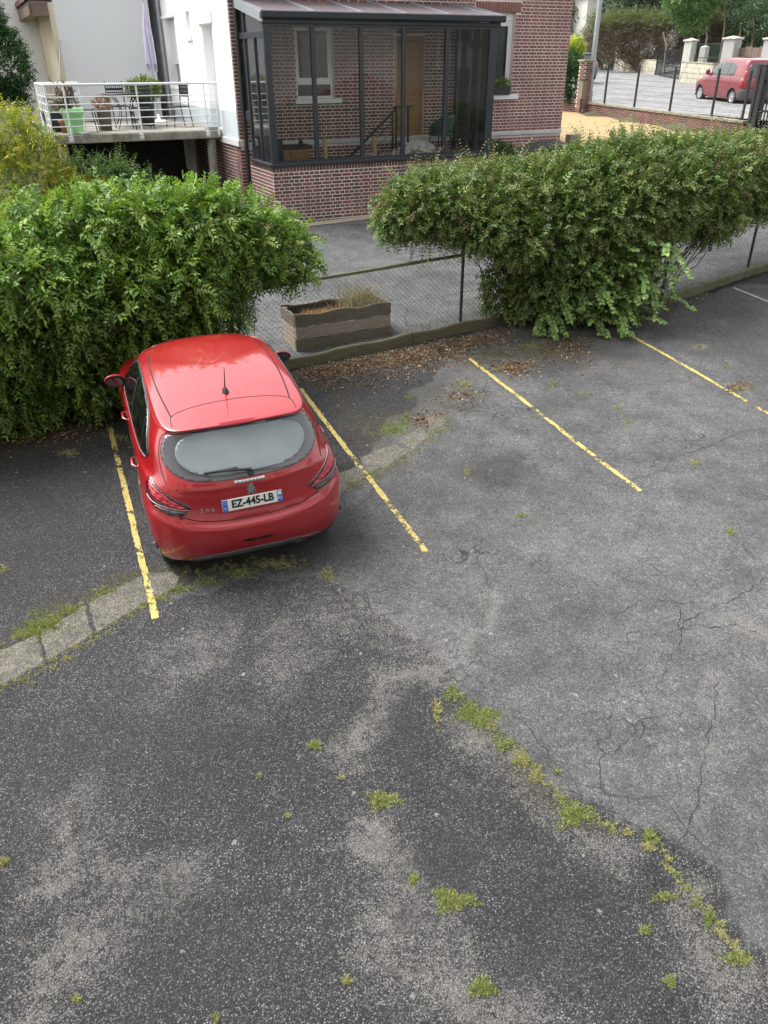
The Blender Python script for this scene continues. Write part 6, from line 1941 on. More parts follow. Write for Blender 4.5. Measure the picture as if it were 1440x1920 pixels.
def wrap_hit(a, z, s):
    """a in 0..1 turns the cast direction from straight rear to straight side around the corner axis (x=.55, y=.55)"""
    t = a * math.pi / 2
    d = Vector((-s * math.sin(t), math.cos(t), 0)); c = Vector((s * .52, .60, z))
    h = sh.tree.ray_cast(c - d * 1.2, d)
    if h[0] is None: h = sh.tree.find_nearest(c - d * .4)
    n = h[1]
    if n.dot(d) > 0: n = -n
    return h[0], n
def wrap_patch(name, outline, off, mat, parent, s, k=5, step=.03):
    pts = spline2(outline, k); bm = bmesh.new()
    bm.faces.new([bm.verts.new((a, b, 0)) for a, b in pts])
    lo = [min(p[i] for p in pts) for i in (0, 1)]; hi = [max(p[i] for p in pts) for i in (0, 1)]
    for ax, st in ((0, .045), (1, .02)):
        q = math.floor(lo[ax] / st) + 1
        while q * st < hi[ax]:
            co = [0, 0, 0]; no = [0, 0, 0]; co[ax] = q * st; no[ax] = 1
            bmesh.ops.bisect_plane(bm, geom=list(bm.verts) + list(bm.edges) + list(bm.faces), dist=1e-6, plane_co=co, plane_no=no); q += 1
    bm.verts.index_update(); H = {}
    for p in bm.verts:
        h, n = wrap_hit(p.co.x, p.co.y, s); H[p.index] = (h, n); p.co = h + n * off
    flank(bm, H, off)
    for f in bm.faces: f.smooth = True
    bmesh.ops.recalc_face_normals(bm, faces=bm.faces)
    f0 = max(bm.faces, key=lambda f: f.calc_area())
    if f0.normal.y > 0 and f0.normal.x * s < 0 or (f0.normal.dot(Vector((s, -1, 0))) < 0): bmesh.ops.reverse_faces(bm, faces=bm.faces)
    me = bpy.data.meshes.new(name); bm.to_mesh(me); bm.free(); me.materials.append(mat)
    return link(name, me, parent)
for s in (-1, 1):
    TL_ = [(.02, .775), (-.01, .80), (.06, .845), (.22, .905), (.42, .96), (.58, .995), (.66, .98), (.665, .925), (.60, .862), (.50, .815), (.36, .772), (.20, .738), (.09, .735)]
    tl = wrap_patch('tail_lamp', TL_, .010, M['lamp_dark'], car, s)
    for k, (dz, a0, a1) in enumerate(((0, .06, .50), (.038, .12, .56), (.076, .20, .60))):
        st = [(a0, .806 + dz * .72), (a0 + .10, .830 + dz), (a1 - .08, .886 + dz * 1.02), (a1, .922 + dz * .80), (a1 + .01, .902 + dz * .80), (a1 - .06, .862 + dz * .96), (a0 + .12, .810 + dz), (a0 + .02, .788 + dz * .72)]
        wrap_patch('lamp_claw', st, .0145, M['lamp_claw'], tl, s, 4)
    wrap_patch('reversing_lens', [(.10, .745), (.08, .764), (.24, .785), (.42, .806), (.40, .792), (.26, .756)], .0145, M['lamp_white'], tl, s, 4)
    wrap_patch('lamp_strip', [(.03, .779), (.03, .783), (.2, .798), (.45, .829), (.58, .862), (.58, .857), (.45, .824), (.2, .793)], .0145, M['lamp_clear'], tl, s, 3)
# --- tailgate shut lines, bumper top line, roof joints
sh.seam('tailgate_seam', [(.545, 1.372), (.632, 1.30), (.672, 1.20), (.684, 1.10), (.672, .985)], 'rear', .007, M['seam'], car)
sh.seam('tailgate_seam', [(-.545, 1.372), (-.632, 1.30), (-.672, 1.20), (-.684, 1.10), (-.672, .985)], 'rear', .007, M['seam'], car)
sh.seam('bumper_seam', [(-.60, .722), (-.45, .672), (-.25, .646), (0, .637), (.25, .646), (.45, .672), (.60, .722)], 'rear', .008, M['seam'], car)
sh.seam('roof_seam', [(-.53, .47), (-.515, .62), (-.40, .685), (-.2, .72), (0, .73), (.2, .72), (.40, .685), (.515, .62), (.53, .47)], 'top', .007, M['seam'], car)
for s in (-1, 1):
    sh.seam('roof_ditch', [(s * .515, .62), (s * .55, 1.0), (s * .565, 1.4), (s * .555, 1.75), (s * .53, 2.02)], 'top', .012, M['seam'], car)
    sh.seam('roof_rib', [(s * .20, .85), (s * .22, 1.3), (s * .23, 1.8)], 'top', .006, M['red_paint'], car, .002)
# third brake lamp in the spoiler
m = MB(); vs = []
for i in range(21):
    x = -.17 + .34 * i / 20; h, n = sh.hit((x, 1.376), 'rear')
    tp = abs(x) / .17; hh = .010 * (1 - tp ** 4)
    vs += [(x, h.y - .004, 1.377 - hh), (x, h.y - .010, 1.378 - hh * .2), (x, h.y + .022, 1.390 + hh * .7)]
m.add(vs, [(3 * i + k, 3 * i + k + 1, 3 * i + k + 4, 3 * i + k + 3) for i in range(20) for k in range(2)], True); m.build('brake_lamp', M['lamp_claw'], car)
# antenna
h, n = sh.hit((0, .87), 'top')
an = empty('antenna'); an.parent = car; an.location = h
m = MB(); m.lathe([(.038, 0), (.034, .012), (.018, .035), (.010, .05), (0, .052)], 20); o = m.build('base', M['black_plastic'], an); o.scale = (.8, 1.35, 1)
m = MB(); m.tube([(0, 0, .03), (0, -.018, .09), (0, -.09, .27)], [.007, .0055, .003], 8); m.build('mast', M['black_plastic'], an)
# wiper
wp = empty('rear_wiper'); wp.parent = car
h0, n0 = sh.hit((.02, 1.016), 'rear')
m = MB(); m.tube([h0 - Vector((0, .0, 0)), h0 + n0 * .03], [.03, .022], 14); m.build('pivot', M['black_plastic'], wp)
pts = []
for i in range(9):
    x = .03 - .30 * i / 8; h, n = sh.hit((x, 1.034 + .022 * math.sin(i / 8 * 1.6)), 'rear'); pts.append(h + n * (.040 - .012 * i / 8))
m = MB(); m.tube(pts, [.014, .012, .011, .010, .009, .008, .007, .006, .005], 8); m.build('arm', M['black_plastic'], wp)
pts = []
for i in range(11):
    x = -.08 - .28 * i / 10; h, n = sh.hit((x, 1.060 - .004 * i / 10), 'rear'); pts.append(h + n * .024)
m = MB(); m.tube(pts, .010, 6); m.build('blade', M['black_plastic'], wp)
# chrome strip with maker's name under the glass
m = MB(); vs = []
for i in range(17):
    x = -.13 + .26 * i / 16
    for z in (.955, .965, .976):
        h, n = sh.hit((x, z + .004 * (x / .13) ** 2), 'rear'); q = h + n * (.010 if z == .965 else .004); vs.append(q)
m.add(vs, [(3 * i + k, 3 * i + k + 1, 3 * i + k + 4, 3 * i + k + 3) for i in range(16) for k in range(2)], True); m.build('badge_strip', M['chrome'], car)
for i, ch in enumerate('PEUGEOT'):
    h, n = sh.hit(((i - 3) * .032, .966), 'rear'); text_part('letter', ch, .021, M['black_plastic'], car, frame_on(h + n * .0125, n), .0006, sx=1.25)
# lion emblem, standing on its hind legs
LION = [(.0, .50), (.12, .52), (.24, .44), (.30, .30), (.22, .24), (.30, .14), (.46, .16), (.50, .06), (.34, .00), (.26, -.04), (.34, -.14), (.50, -.16), (.48, -.28), (.34, -.26), (.20, -.20), (.22, -.36), (.34, -.48), (.14, -.50), (.06, -.36),
        (.0, -.22), (-.08, -.36), (-.24, -.50), (-.40, -.48), (-.28, -.36), (-.24, -.20), (-.34, -.14), (-.42, -.02), (-.36, .10), (-.24, .08), (-.20, .16), (-.36, .22), (-.40, .32), (-.26, .34), (-.14, .30), (-.20, .42), (-.10, .48)]
h, n = sh.hit((0, .893), 'rear')
bm = bmesh.new(); f = bm.faces.new([bm.verts.new((x * .085, y * .10, 0)) for x, y in LION])
ex = bmesh.ops.extrude_face_region(bm, geom=[f]); bmesh.ops.translate(bm, vec=(0, 0, .006), verts=[e for e in ex['geom'] if isinstance(e, bmesh.types.BMVert)])
bmesh.ops.recalc_face_normals(bm, faces=bm.faces)
m = MB(); m.add_bm(bm); o = m.build('emblem', M['chrome'], car); o.matrix_local = frame_on(h + n * .004, n)
for i, ch in enumerate('208'):
    h, n = sh.hit((-.43 + i * .045, .760 - i * .003), 'rear'); text_part('model_number', ch, .042, M['chrome'], car, frame_on(h + n * .002, n), .003, sx=1.45)
# number plate
h, n = sh.hit((0, .780), 'rear'); n = Vector((0, -1, .14)).normalized()
pf_ = frame_on(h + Vector((0, -.014, 0)), n)
plt = empty('number_plate'); plt.parent = car; plt.matrix_local = pf_
MB().cbox(-.26, .26, -.055, .055, -.004, .004, .003).build('plate', M['plate_white'], plt)
for s in (-1, 1): MB().box(s * .2365 - .0215, s * .2365 + .0215, -.053, .053, .0035, .0046).build('band', M['plate_blue'], plt)
text_part('registration', 'EZ-445-LB', .098, M['plate_black'], plt, Matrix.Translation((0, .002, .0052)), .0006, sx=.86, bold=.0035)
text_part('country_letter', 'F', .034, M['plate_white'], plt, Matrix.Translation((-.2365, -.028, .0052)), .0005)
text_part('department', '02', .036, M['plate_white'], plt, Matrix.Translation((.2365, -.018, .0052)), .0005)
MB().box(.222, .251, .012, .046, .0047, .0052).build('region_mark', M['plate_white'], plt)
for k in range(12):
    a = 2 * math.pi * k / 12; MB().box(-.2365 + .012 * math.cos(a) - .0016, -.2365 + .012 * math.cos(a) + .0016, .026 + .012 * math.sin(a) - .0016, .026 + .012 * math.sin(a) + .0016, .0047, .0054).build('star', M['white_paint'], plt)
# bumper: grip dent drawn as a dark shade patch, dark lower diffuser, fog lamps
RC = [(-.14, .44), (-.10, .425), (0, .418), (.10, .425), (.14, .44), (.10, .452), (0, .448), (-.10, .452)]
sh.patch('bumper_recess_shade', RC, 'rear', .002, M['seam'], car, .03, 4)  # near-black patch stands in for shade in the red dent
sh.seam('bumper_lip', [(-.145, .438), (-.10, .419), (0, .411), (.10, .419), (.145, .438)], 'rear', .012, M['red_paint'], car, .007)
DF = [(-.60, .255), (-.52, .295), (-.38, .315), (-.2, .322), (0, .325), (.2, .322), (.38, .315), (.52, .295), (.60, .255), (.45, .222), (.2, .215), (0, .215), (-.2, .215), (-.45, .222)]
df = sh.patch('diffuser', DF, 'rear', .006, M['bumper_grey'], car, .03, 3)
for s in (-1, 1):
    sh.patch('bumper_reflector', [(s * .50, .272), (s * .40, .29), (s * .40, .305), (s * .50, .29)], 'rear', .010, M['lamp_red' if s > 0 else 'lamp_white'], df, .03, 0)
# front lamps, grille (seen only from elsewhere)
for s in (-1, 1):
    sh.patch('head_lamp', [(s * .42, .62), (s * .70, .72), (s * .72, .80), (s * .52, .72), (s * .40, .66)], 'front', .006, M['lamp_clear'], car, .04, 3)
sh.patch('grille', [(-.34, .50), (0, .48), (.34, .50), (.30, .62), (0, .64), (-.30, .62)], 'front', .005, M['black_plastic'], car, .05, 3)
sh.seam('bonnet_seam', [(-.62, 2.98), (-.64, 3.3), (-.5, 3.62), (0, 3.80), (.5, 3.62), (.64, 3.3), (.62, 2.98)], 'top', .006, M['seam'], car)

# ================================================================== buildings on the camera's side (out of frame; they close the yard and mirror in glass and paint)
ob = empty('rear_building', (0, -.55, 0), 0, 'plain rendered building on the near side of the car park', 'building')
MB().box(-14, 5.2, -9, 0, -1.5, 3.45).build('wall', M['far_render'], ob)
MB().box(-14, -.9, -9, 0, 3.45, 7.6).build('wall', M['far_render'], ob)
MB().box(.9, 5.2, -9, 0, 3.45, 7.6).build('wall', M['far_render'], ob)
MB().box(-.9, .9, -9, 0, 5.3, 7.6).build('wall', M['far_render'], ob)
MB().box(-.9, .9, -9, -1.2, 3.45, 5.3).build('room', M['room_dark'], ob)
for x in (-11, -8, -5, -2.5, 2.2, 4.0):
    for z in (.6, 3.6):
        MB().cbox(x - .55, x + .55, -.05, .05, z, z + 1.6, .01).build('window', M['white_paint'], ob)
        MB().box(x - .46, x + .46, .051, .056, z + .09, z + 1.51).build('pane', M['car_glass'], ob)
m = MB(); m.prism([(-9.4, 7.6), (.4, 7.6), (-4.5, 10.2)], 'x', -14.4, 5.6); m.build('roof', M['roof_tile'], ob)
gr_ = empty('garage', (22.5, .5, 0), math.radians(-20), 'low pale garage with red tiled roof right of the car park', 'garage')
MB().box(-2.6, 2.6, -3, 3, -.5, 2.6).build('wall', M['far_render'], gr_)
m = MB(); m.prism([(-3.4, 2.6), (3.4, 2.6), (0, 4.2)], 'x', -2.9, 2.9); m.build('roof', M['roof_tile'], gr_)
h2 = empty('sky_block_house', (31, -5, 0), math.radians(-20), 'unseen long grey house right of the garage, enlarged to block sky', 'house')
MB().box(-12, 12, -4, 4, -.5, 9.2).build('wall', M['block'], h2)  # unseen house, made tall and wide to keep bright sky out of the panes
m = MB(); m.prism([(-4.5, 9.2), (4.5, 9.2), (0, 13)], 'x', -12.4, 12.4); m.build('roof', M['roof_tile'], h2)
for x in (-4, -1.3, 1.3, 4):
    for z in (1, 4.2): MB().cbox(x - .5, x + .5, 3.97, 4.05, z, z + 1.5, .01).build('window', M['white_paint'], h2)

# ================================================================== garden shrubs, street trees
YG = [(.20, .26, .035), (.30, .34, .05), (.42, .42, .07), (.10, .17, .03), (.14, .21, .04)]
LAUREL = [(.018, .055, .016), (.030, .085, .022), (.045, .11, .028), (.07, .15, .04)]
FARG = [(.065, .105, .05), (.09, .135, .065), (.12, .165, .085), (.045, .075, .038)]
def shrub(name, label, cat, base, blobs, n, pal, w, leaf, k=5, gap=.05, seed=1, up=.35, tip=None, inner=.5, group=None, trunk=None, stem_r=.02, mat=None):
    rng = np.random.default_rng(seed)
    t = plant_root(name, tuple(base), label, cat, group)
    B = Blobs([((base[0] + b[0], base[1] + b[1], base[2] + b[2]), r) for b, r in blobs])
    P, N = B.sample(n, rng, .3)
    A = shoots(P, N, rng, k, gap, .25, .7, up, leaf, pal, w, .5, tip, .05)
    P, N = B.sample(int(n * inner), rng, .6)
    A += shoots(P, N, rng, 2, gap, .2, .6, .1, leaf, pal, w, .9)
    foliage('crown', A, t, mat)
    segs = []
    b0 = np.array(base) + np.array([0, 0, -.1])
    tips = B.c + rng.normal(size=B.c.shape) * B.r * .3
    if trunk:
        tp = b0 + np.array(trunk[:3]); m = MB(); m.tube([tuple(b0 - base), tuple((b0 + tp) / 2 - base + np.array([.02, .03, 0])), tuple(tp - base)], [trunk[3], trunk[3] * .8, trunk[3] * .6], 9); m.build('trunk', M['bark'], t)
        segs = rand_branches(rng, tp, tips, trunk[3] * .4, 4, .08 * np.linalg.norm(B.r[0]))
        stems('branch', segs, t, M['bark'])
    else:
        segs = rand_branches(rng, b0, np.concatenate([tips, tips + rng.normal(size=tips.shape) * B.r * .4]), stem_r, 4, .04)
        stems('stem', segs, t, M['twig'])
    return t
b = at(40, 330, 14.2); b[2] = gz(b[0], b[1])
shrub('golden_shrub', 'yellow-green variegated shrub at the left edge before the terrace', 'shrub', b, [((-.4, 0, 1.05), (.7, .6, 1.05)), ((.2, .1, 1.1), (.6, .6, 1.05)), ((-.9, .1, 1.2), (.6, .6, 1.25)), ((-.2, .2, 2.0), (.45, .4, .5)), ((.35, .1, 1.9), (.3, .3, .45)), ((.0, -.3, .5), (.8, .5, .6)), ((.62, .15, .8), (.4, .4, .65)), ((1.05, .2, .7), (.45, .4, .55)), ((1.5, .25, .62), (.4, .35, .42))], 2600, YG, [3, 3, 2.2, 3, 3], (.075, .026), 7, .045, 21, .55, (.5, .46, .06))
b = at(205, 335, 14.8); b[2] = gz(b[0], b[1])
shrub('dark_shrub', 'dark low shrub in front of the cellar under the terrace', 'shrub', b, [((-.5, 0, .95), (.6, .4, .75)), ((.1, 0, .95), (.6, .4, .7)), ((.65, .1, .8), (.5, .4, .55))], 1000, [(.04, .085, .022), (.07, .13, .03), (.11, .17, .04)], [3, 3, 2], (.05, .025), 6, .05, 22, .5, None)
q = fpx(22, 185, -5.6); b = hw(q[0] - .2, -5.6, 3.0)
shrub('laurel', 'tall dark green laurel before the white building at far left', 'tree', b, [((-.2, 0, .7), (.75, .6, .8)), ((.05, 0, 1.5), (.75, .6, .9)), ((-.35, 0, 2.3), (.8, .6, .9)), ((-.5, 0, 3.1), (.6, .5, .7)), ((-.8, .1, 1.4), (.8, .6, 1.2))], 2600, LAUREL, [4, 4, 2, 1], (.10, .045), 4, .06, 23, .3, None, trunk=(0, 0, 1.2, .08))
b = hw(4.72, .78, 0); b[2] = float(hgt(b[0], b[1]))
shrub('box_shrub', 'small clipped green shrub right of the conservatory', 'shrub', b, [((0, 0, .35), (.42, .36, .36)), ((.3, .1, .32), (.36, .34, .32)), ((-.3, -.05, .32), (.3, .3, .3))], 1100, [(.05, .13, .025), (.08, .19, .035), (.035, .09, .02)], [3, 3, 2], (.045, .02), 4, .03, 24, .3, None)
b = at(1070, 188, 33.5)
shrub('garden_laurel', 'laurel with yellow upper leaves beside the brick pillar', 'shrub', b, [((0, 0, .7), (.5, .4, .75)), ((-.1, 0, 1.35), (.42, .4, .5)), ((-.4, .1, .8), (.5, .4, .8))], 700, LAUREL, [2, 3, 3, 3], (.11, .05), 4, .06, 25, .3, None)
b2 = at(1072, 96, 33.4)
shrub('yellow_laurel', 'yellow-leaved shrub head showing above the brick pillar', 'shrub', b2 - np.array([0, 0, .35]), [((0, 0, .3), (.42, .4, .4)), ((.15, 0, .55), (.32, .3, .3))], 330, [(.36, .40, .06), (.48, .50, .08), (.2, .28, .05)], [3, 2, 2], (.11, .05), 4, .06, 26, .3, None)

def far(x, y, d): return at(x, y, d)
def far_tree(name, label, x, y, d, blobs, n, pal, w, leaf, seed, trunk, cat='tree', k=3, mat=None):
    c = far(x, y, d); base = np.array([c[0], c[1], float(hgt(c[0], c[1]))]); dz = c[2] - base[2]
    return shrub(name, label, cat, base, [((bx, by, bz + dz), r) for (bx, by, bz), r in blobs], n, pal, w, leaf, k, leaf[0] * .8, seed, .2, None, .5, 'trees and hedges across the street', trunk and (0, 0, max(1.0, dz * trunk[0]), trunk[1]), .05, mat)
DARKC = [(.034, .055, .036), (.048, .072, .046), (.062, .09, .056)]
far_tree('conifer_tree', 'big dark conifer rising behind the street lamp', 1100, 18, 84, [((-3, 0, -2), (4, 3, 4)), ((1, 0, 0), (4.2, 3, 4)), ((-5, 0, 2), (4, 3, 4.5)), ((-1, 0, 5), (4, 3, 4)), ((-2, 0, -5), (3.4, 3, 3))], 1500, DARKC, [3, 3, 2], (.75, .22), 31, (.5, .35))
far_tree('round_tree', 'rounded grey-green tree above the dead hedge', 1207, 22, 76, [((0, 0, 0), (2.6, 2.4, 2.2)), ((-1.6, 0, .8), (2.2, 2, 2)), ((1.4, 0, 1.5), (2.4, 2, 2)), ((0, 0, 2.8), (3, 2, 1.8))], 1300, [(.06, .10, .045), (.085, .13, .055), (.05, .075, .04)], [3, 3, 2], (.45, .16), 32, (.6, .2))
far_tree('light_tree', 'fresh green tree with pale lower leaves over the stone gate pillar', 1296, 26, 55, [((0, 0, .5), (1.4, 1.2, 1.3)), ((-.9, 0, 1.0), (1.1, 1, 1.1)), ((.8, 0, 1.2), (1.2, 1, 1.2)), ((.2, -.3, -.7), (.9, .8, .55))], 1500, [(.10, .19, .06), (.14, .24, .08), (.075, .145, .05), (.28, .36, .13)], [3, 3, 2, 1.2], (.2, .1), 33, (.7, .09))
for i, (x, y, d, sx) in enumerate(((1345, 30, 60, 2.2), (1392, 40, 58, 2.4), (1440, 30, 60, 2.6), (1370, -15, 64, 3.0), (1425, 85, 56, 1.8), (1330, 60, 63, 1.6))):
    lab = ['slender grey-green tree left of the grey block pillars', 'slender leafy tree above the red-brown sheet gate', 'leafy tree at the right edge above the van roof', 'tall pale tree closing the view at the top right', 'low ivy-covered tree behind the right edge pillar', 'dark undergrowth tree behind the cream post'][i]
    far_tree('street_tree', lab, x, y, d, [((0, 0, 0), (sx, sx, sx * .9)), ((-sx * .6, 0, sx * .6), (sx * .8, sx, sx * .8)), ((sx * .6, 0, -sx * .4), (sx * .8, sx, sx * .8)), ((0, 0, -sx), (sx * .7, sx * .8, sx * .7))], 950, FARG, [3, 3, 2, 2], (.32, .13), 40 + i, (.6, .09))
DEAD = [(.115, .085, .058), (.15, .115, .08), (.085, .065, .048), (.10, .105, .05)]
hd = [((k * 1.15 - 3.2, k * -1.0 + 2.5, -.1 + .12 * math.sin(k)), (.85, .8, 1.45)) for k in range(7)]
far_tree('dead_hedge', 'brown dying hedge behind the long stone wall', 1212, 78, 60, hd, 1900, DEAD, [3, 3, 2, 1], (.36, .05), 51, None, 'hedge', 3, M['leaf_dry'])
gt = [((k * 1.15 - 3.2, k * -1.0 + 2.5, 1.45 + .15 * math.sin(k)), (.85, .8, .38)) for k in range(7)]
far_tree('regrown_hedge', 'green regrowth along the top of the brown hedge', 1212, 78, 60, gt, 800, [(.13, .17, .05), (.17, .20, .07), (.10, .13, .05)], [3, 2, 2], (.3, .05), 52, None, 'hedge')
far_tree('clipped_conifer', 'rounded bronze-green conifer hedge end right of the lamp post', 1138, 88, 66, [((0, 0, 0), (1.5, 1.3, 1.9)), ((-1.5, 0, .2), (1.2, 1.2, 1.3)), ((1.2, 0, -.2), (1.1, 1.2, 1.6))], 1300, [(.10, .12, .04), (.14, .15, .05), (.07, .085, .035), (.19, .13, .06)], [3, 2, 2, 1], (.24, .05), 53, None, 'hedge')
# pale thin trunks in front of the right-hand trees
for i, (x0, y0, x1, y1) in enumerate(((1352, 100, 1358, 5), (1378, 98, 1392, 20), (1325, 96, 1320, 40), (1250, 108, 1243, 60), (1408, 96, 1412, 30))):
    a = at(x0, y0, 54); c = at(x1, y1, 55)
    m = MB(); m.tube([tuple(a - np.array([0, 0, 1.5])), tuple((a + c) / 2 + np.array([.12, 0, 0])), tuple(c)], [.09, .07, .04], 7)
    tag(m.build('bare_trunk', M['bark']), ['thin pale trunk behind the broad grey pillar', 'thin leaning trunk above the red-brown gate', 'thin trunk behind the cream post', 'pale dead trunk inside the brown hedge', 'thin trunk near the right edge above the gate'][i], 'tree trunk', 'thin trunks across the street')

# ------------------------------------------------------------------ plants in the terrace pots
rng = np.random.default_rng(61)
def pot_foliage(root, c, r, n, pal, w, leaf, k=4, up=.4):
    base = np.array(root.location) + np.array(c)
    B = Blobs([(tuple(base), r)]); P, N = B.sample(n, rng, .4)
    foliage('foliage', shoots(P, N, rng, k, .03, .2, .7, up, leaf, pal, w, .5), root)
def twigs(root, base, n, h, spread, r0=.012):
    segs = []
    b0 = np.array(root.location) + np.array(base)
    def grow(p, d, L, r, lev):
        pts = [p]; q = p.copy(); dd = d.copy()
        for i in range(4):
            dd = dd + rng.normal(size=3) * .16; dd /= np.linalg.norm(dd); q = q + dd * L / 4; pts.append(q.copy())
        segs.append(([tuple(x) for x in pts], list(np.linspace(r, r * .55, 5))))
        if lev < 3:
            for _ in range(3):
                k = rng.integers(2, 5); d2 = dd + rng.normal(size=3) * .75 + np.array([0, 0, .12]); d2 /= np.linalg.norm(d2)
                grow(pts[k], d2, L * .64, r * .66, lev + 1)
    for i in range(n):
        d = np.array([rng.normal() * spread, rng.normal() * spread, 1.0]); d /= np.linalg.norm(d); grow(b0, d, h * .5, r0, 0)
    stems('twigs', segs, root, M['twig'], 4)
twigs(gp, (0, 0, .45), 6, .68, .6, .028)
pot_foliage(gp, (0, 0, .55), (.20, .20, .13), 150, [(.10, .10, .04), (.16, .13, .06), (.07, .09, .03)], [3, 2, 2], (.04, .014))
pot_foliage(hp, (0, 0, .56), (.18, .18, .13), 110, [(.22, .12, .07), (.30, .20, .13), (.12, .13, .05)], [3, 2, 1], (.05, .035), 3)
pot_foliage(gep, (0, 0, .80), (.42, .32, .22), 420, [(.20, .26, .10), (.13, .20, .07), (.30, .30, .16), (.10, .16, .05)], [3, 3, 2, 2], (.06, .045), 4)
pot_foliage(dt, (0, 0, .42), (.28, .16, .10), 90, [(.10, .14, .05), (.16, .17, .07)], [1, 1], (.05, .02))
pot_foliage(fb, (0, 0, .24), (.24, .08, .07), 200, [(.14, .22, .07), (.22, .30, .10), (.32, .36, .16)], [3, 3, 1], (.035, .022), 4, .0)

# ------------------------------------------------------------------ dry grass in the planter, weeds along the kerb
def blades(P, L, W, pal, w, rng, lean=.35, mat=None):
    n = len(P); C = jitter_cols(n, pal, w, rng)
    d = nrm(np.stack([rng.normal(size=n) * lean, rng.normal(size=n) * lean, np.ones(n)], 1)); S = nrm(np.cross(d, rng.normal(size=(n, 3))))
    L = L[:, None]; W = W[:, None] if np.ndim(W) else W
    b = d + np.stack([rng.normal(size=n) * .5, rng.normal(size=n) * .5, -.15 * np.ones(n)], 1) * .6
    v = np.stack([P - S * W / 2, P + S * W / 2, P + d * L * .55 + S * W * .35, P + d * L * .55 - S * W * .35, P + d * L * .55 + nrm(b) * L * .45], 1).reshape(-1, 3)
    i = np.arange(n)[:, None] * 5
    t = np.concatenate([i + np.array([[0, 1, 2]]), i + np.array([[0, 2, 3]]), i + np.array([[3, 2, 4]])], 1).reshape(-1, 3)
    return v, t, np.repeat(C, 5, 0)
rng = np.random.default_rng(71)
def in_planter(u, v, h):
    c, s = math.cos(pang), math.sin(pang); return np.stack([PA[0] + u * c - v * s, PA[1] + u * s + v * c, pz + h], -1)
STRAW = [(.36, .21, .08), (.46, .30, .13), (.28, .15, .06)]
u = rng.uniform(.25, PL * .72, 2600); v = rng.uniform(.10, PW - .1, 2600)
A = [blades(in_planter(u, v, PH - .16 + 0 * u), rng.uniform(.06, .16, 2600), .006, STRAW, [3, 2, 2], rng, .9)]
u = np.clip(rng.normal(PL * .76, .15, 700), .1, PL - .05); v = np.clip(rng.normal(PW * .55, .13, 700), .05, PW - .05)
A += [blades(in_planter(u, v, PH - .12 + 0 * u), rng.uniform(.16, .48, 700), .006, [(.33, .27, .16), (.24, .22, .10), (.40, .34, .22), (.14, .17, .05)], [3, 2, 2, 2], rng, .33)]
o = foliage('dry_grass', A, None, M['leaf_dry']); o.parent = plb; o.matrix_parent_inverse = Matrix.LocRotScale(plb.location, plb.rotation_euler, (1, 1, 1)).inverted()
WEED = [(.085, .15, .035), (.13, .20, .05), (.20, .22, .07), (.24, .18, .08)]
def weed(name, label, x, y, h, n, seed, dz=.0, leaf=(.035, .012), pal=WEED, group='weeds along the kerb timber', off=None):
    rr = np.random.default_rng(seed); p = gnd(x, y); p[2] += dz
    t = plant_root(name, p, label, 'weed', group)
    segs = []; A = []
    for i in range(n):
        d = np.array([rr.normal() * .14, rr.normal() * .14, 1]); d /= np.linalg.norm(d); q = p + np.array([rr.normal() * .03, rr.normal() * .03, 0]); hh = h * (.6 + .4 * rr.random())
        k = max(4, int(hh / .028)); pts = [q + d * hh * j / k + np.array([.01 * math.sin(j), 0, 0]) for j in range(k + 1)]
        segs.append(([tuple(z) for z in pts], list(np.linspace(.004, .0015, k + 1))))
        P = np.array(pts[1:]); m_ = len(P)
        for s in (1, -1):
            D = nrm(np.stack([rr.normal(size=m_), rr.normal(size=m_), .45 * np.ones(m_)], 1)); N = nrm(np.cross(D, rr.normal(size=(m_, 3)))); N = N * np.sign(N[:, 2:3] + 1e-6)
            A.append(leaf_arrays(P, D, N, leaf[0] * (1.15 - .7 * np.arange(m_) / m_), leaf[1] * (1.1 - .6 * np.arange(m_) / m_), jitter_cols(m_, pal, [3, 3, 2, 1], rr)))
    foliage('leaves', A, t); stems('stem', segs, t, M['twig'], 4)
weed('tall_weed', 'tall pale spiky weed standing right of the wooden planter', 762, 612, .44, 1, 81, 0, (.05, .012), [(.20, .25, .13), (.27, .31, .18), (.16, .22, .10), (.22, .25, .14)])
for i, (x, y, h, n, lab) in enumerate(((612, 672, .22, 4, 'small green weeds at the kerb timber near the red car'), (665, 668, .20, 3, 'feathery weed at the kerb below the planter middle'), (690, 655, .20, 4, 'weeds at the kerb below the planter corner'), (800, 622, .20, 4, 'leafy weed beside the tall spiky weed'),
        (735, 628, .16, 4, 'short yellowing weeds at the right end of the planter'), (575, 690, .12, 3, 'low weeds in the leaf litter right of the car mirror'), (955, 668, .10, 3, 'tiny weed on the mossy asphalt near the second bay line'), (820, 655, .12, 4, 'low weeds in the brown leaf litter at mid kerb'), (745, 862, .001, 1, 'x'))):
    if lab == 'x': continue
    weed('weed', lab, x, y, h, n, 90 + i, .0, (.03, .012))

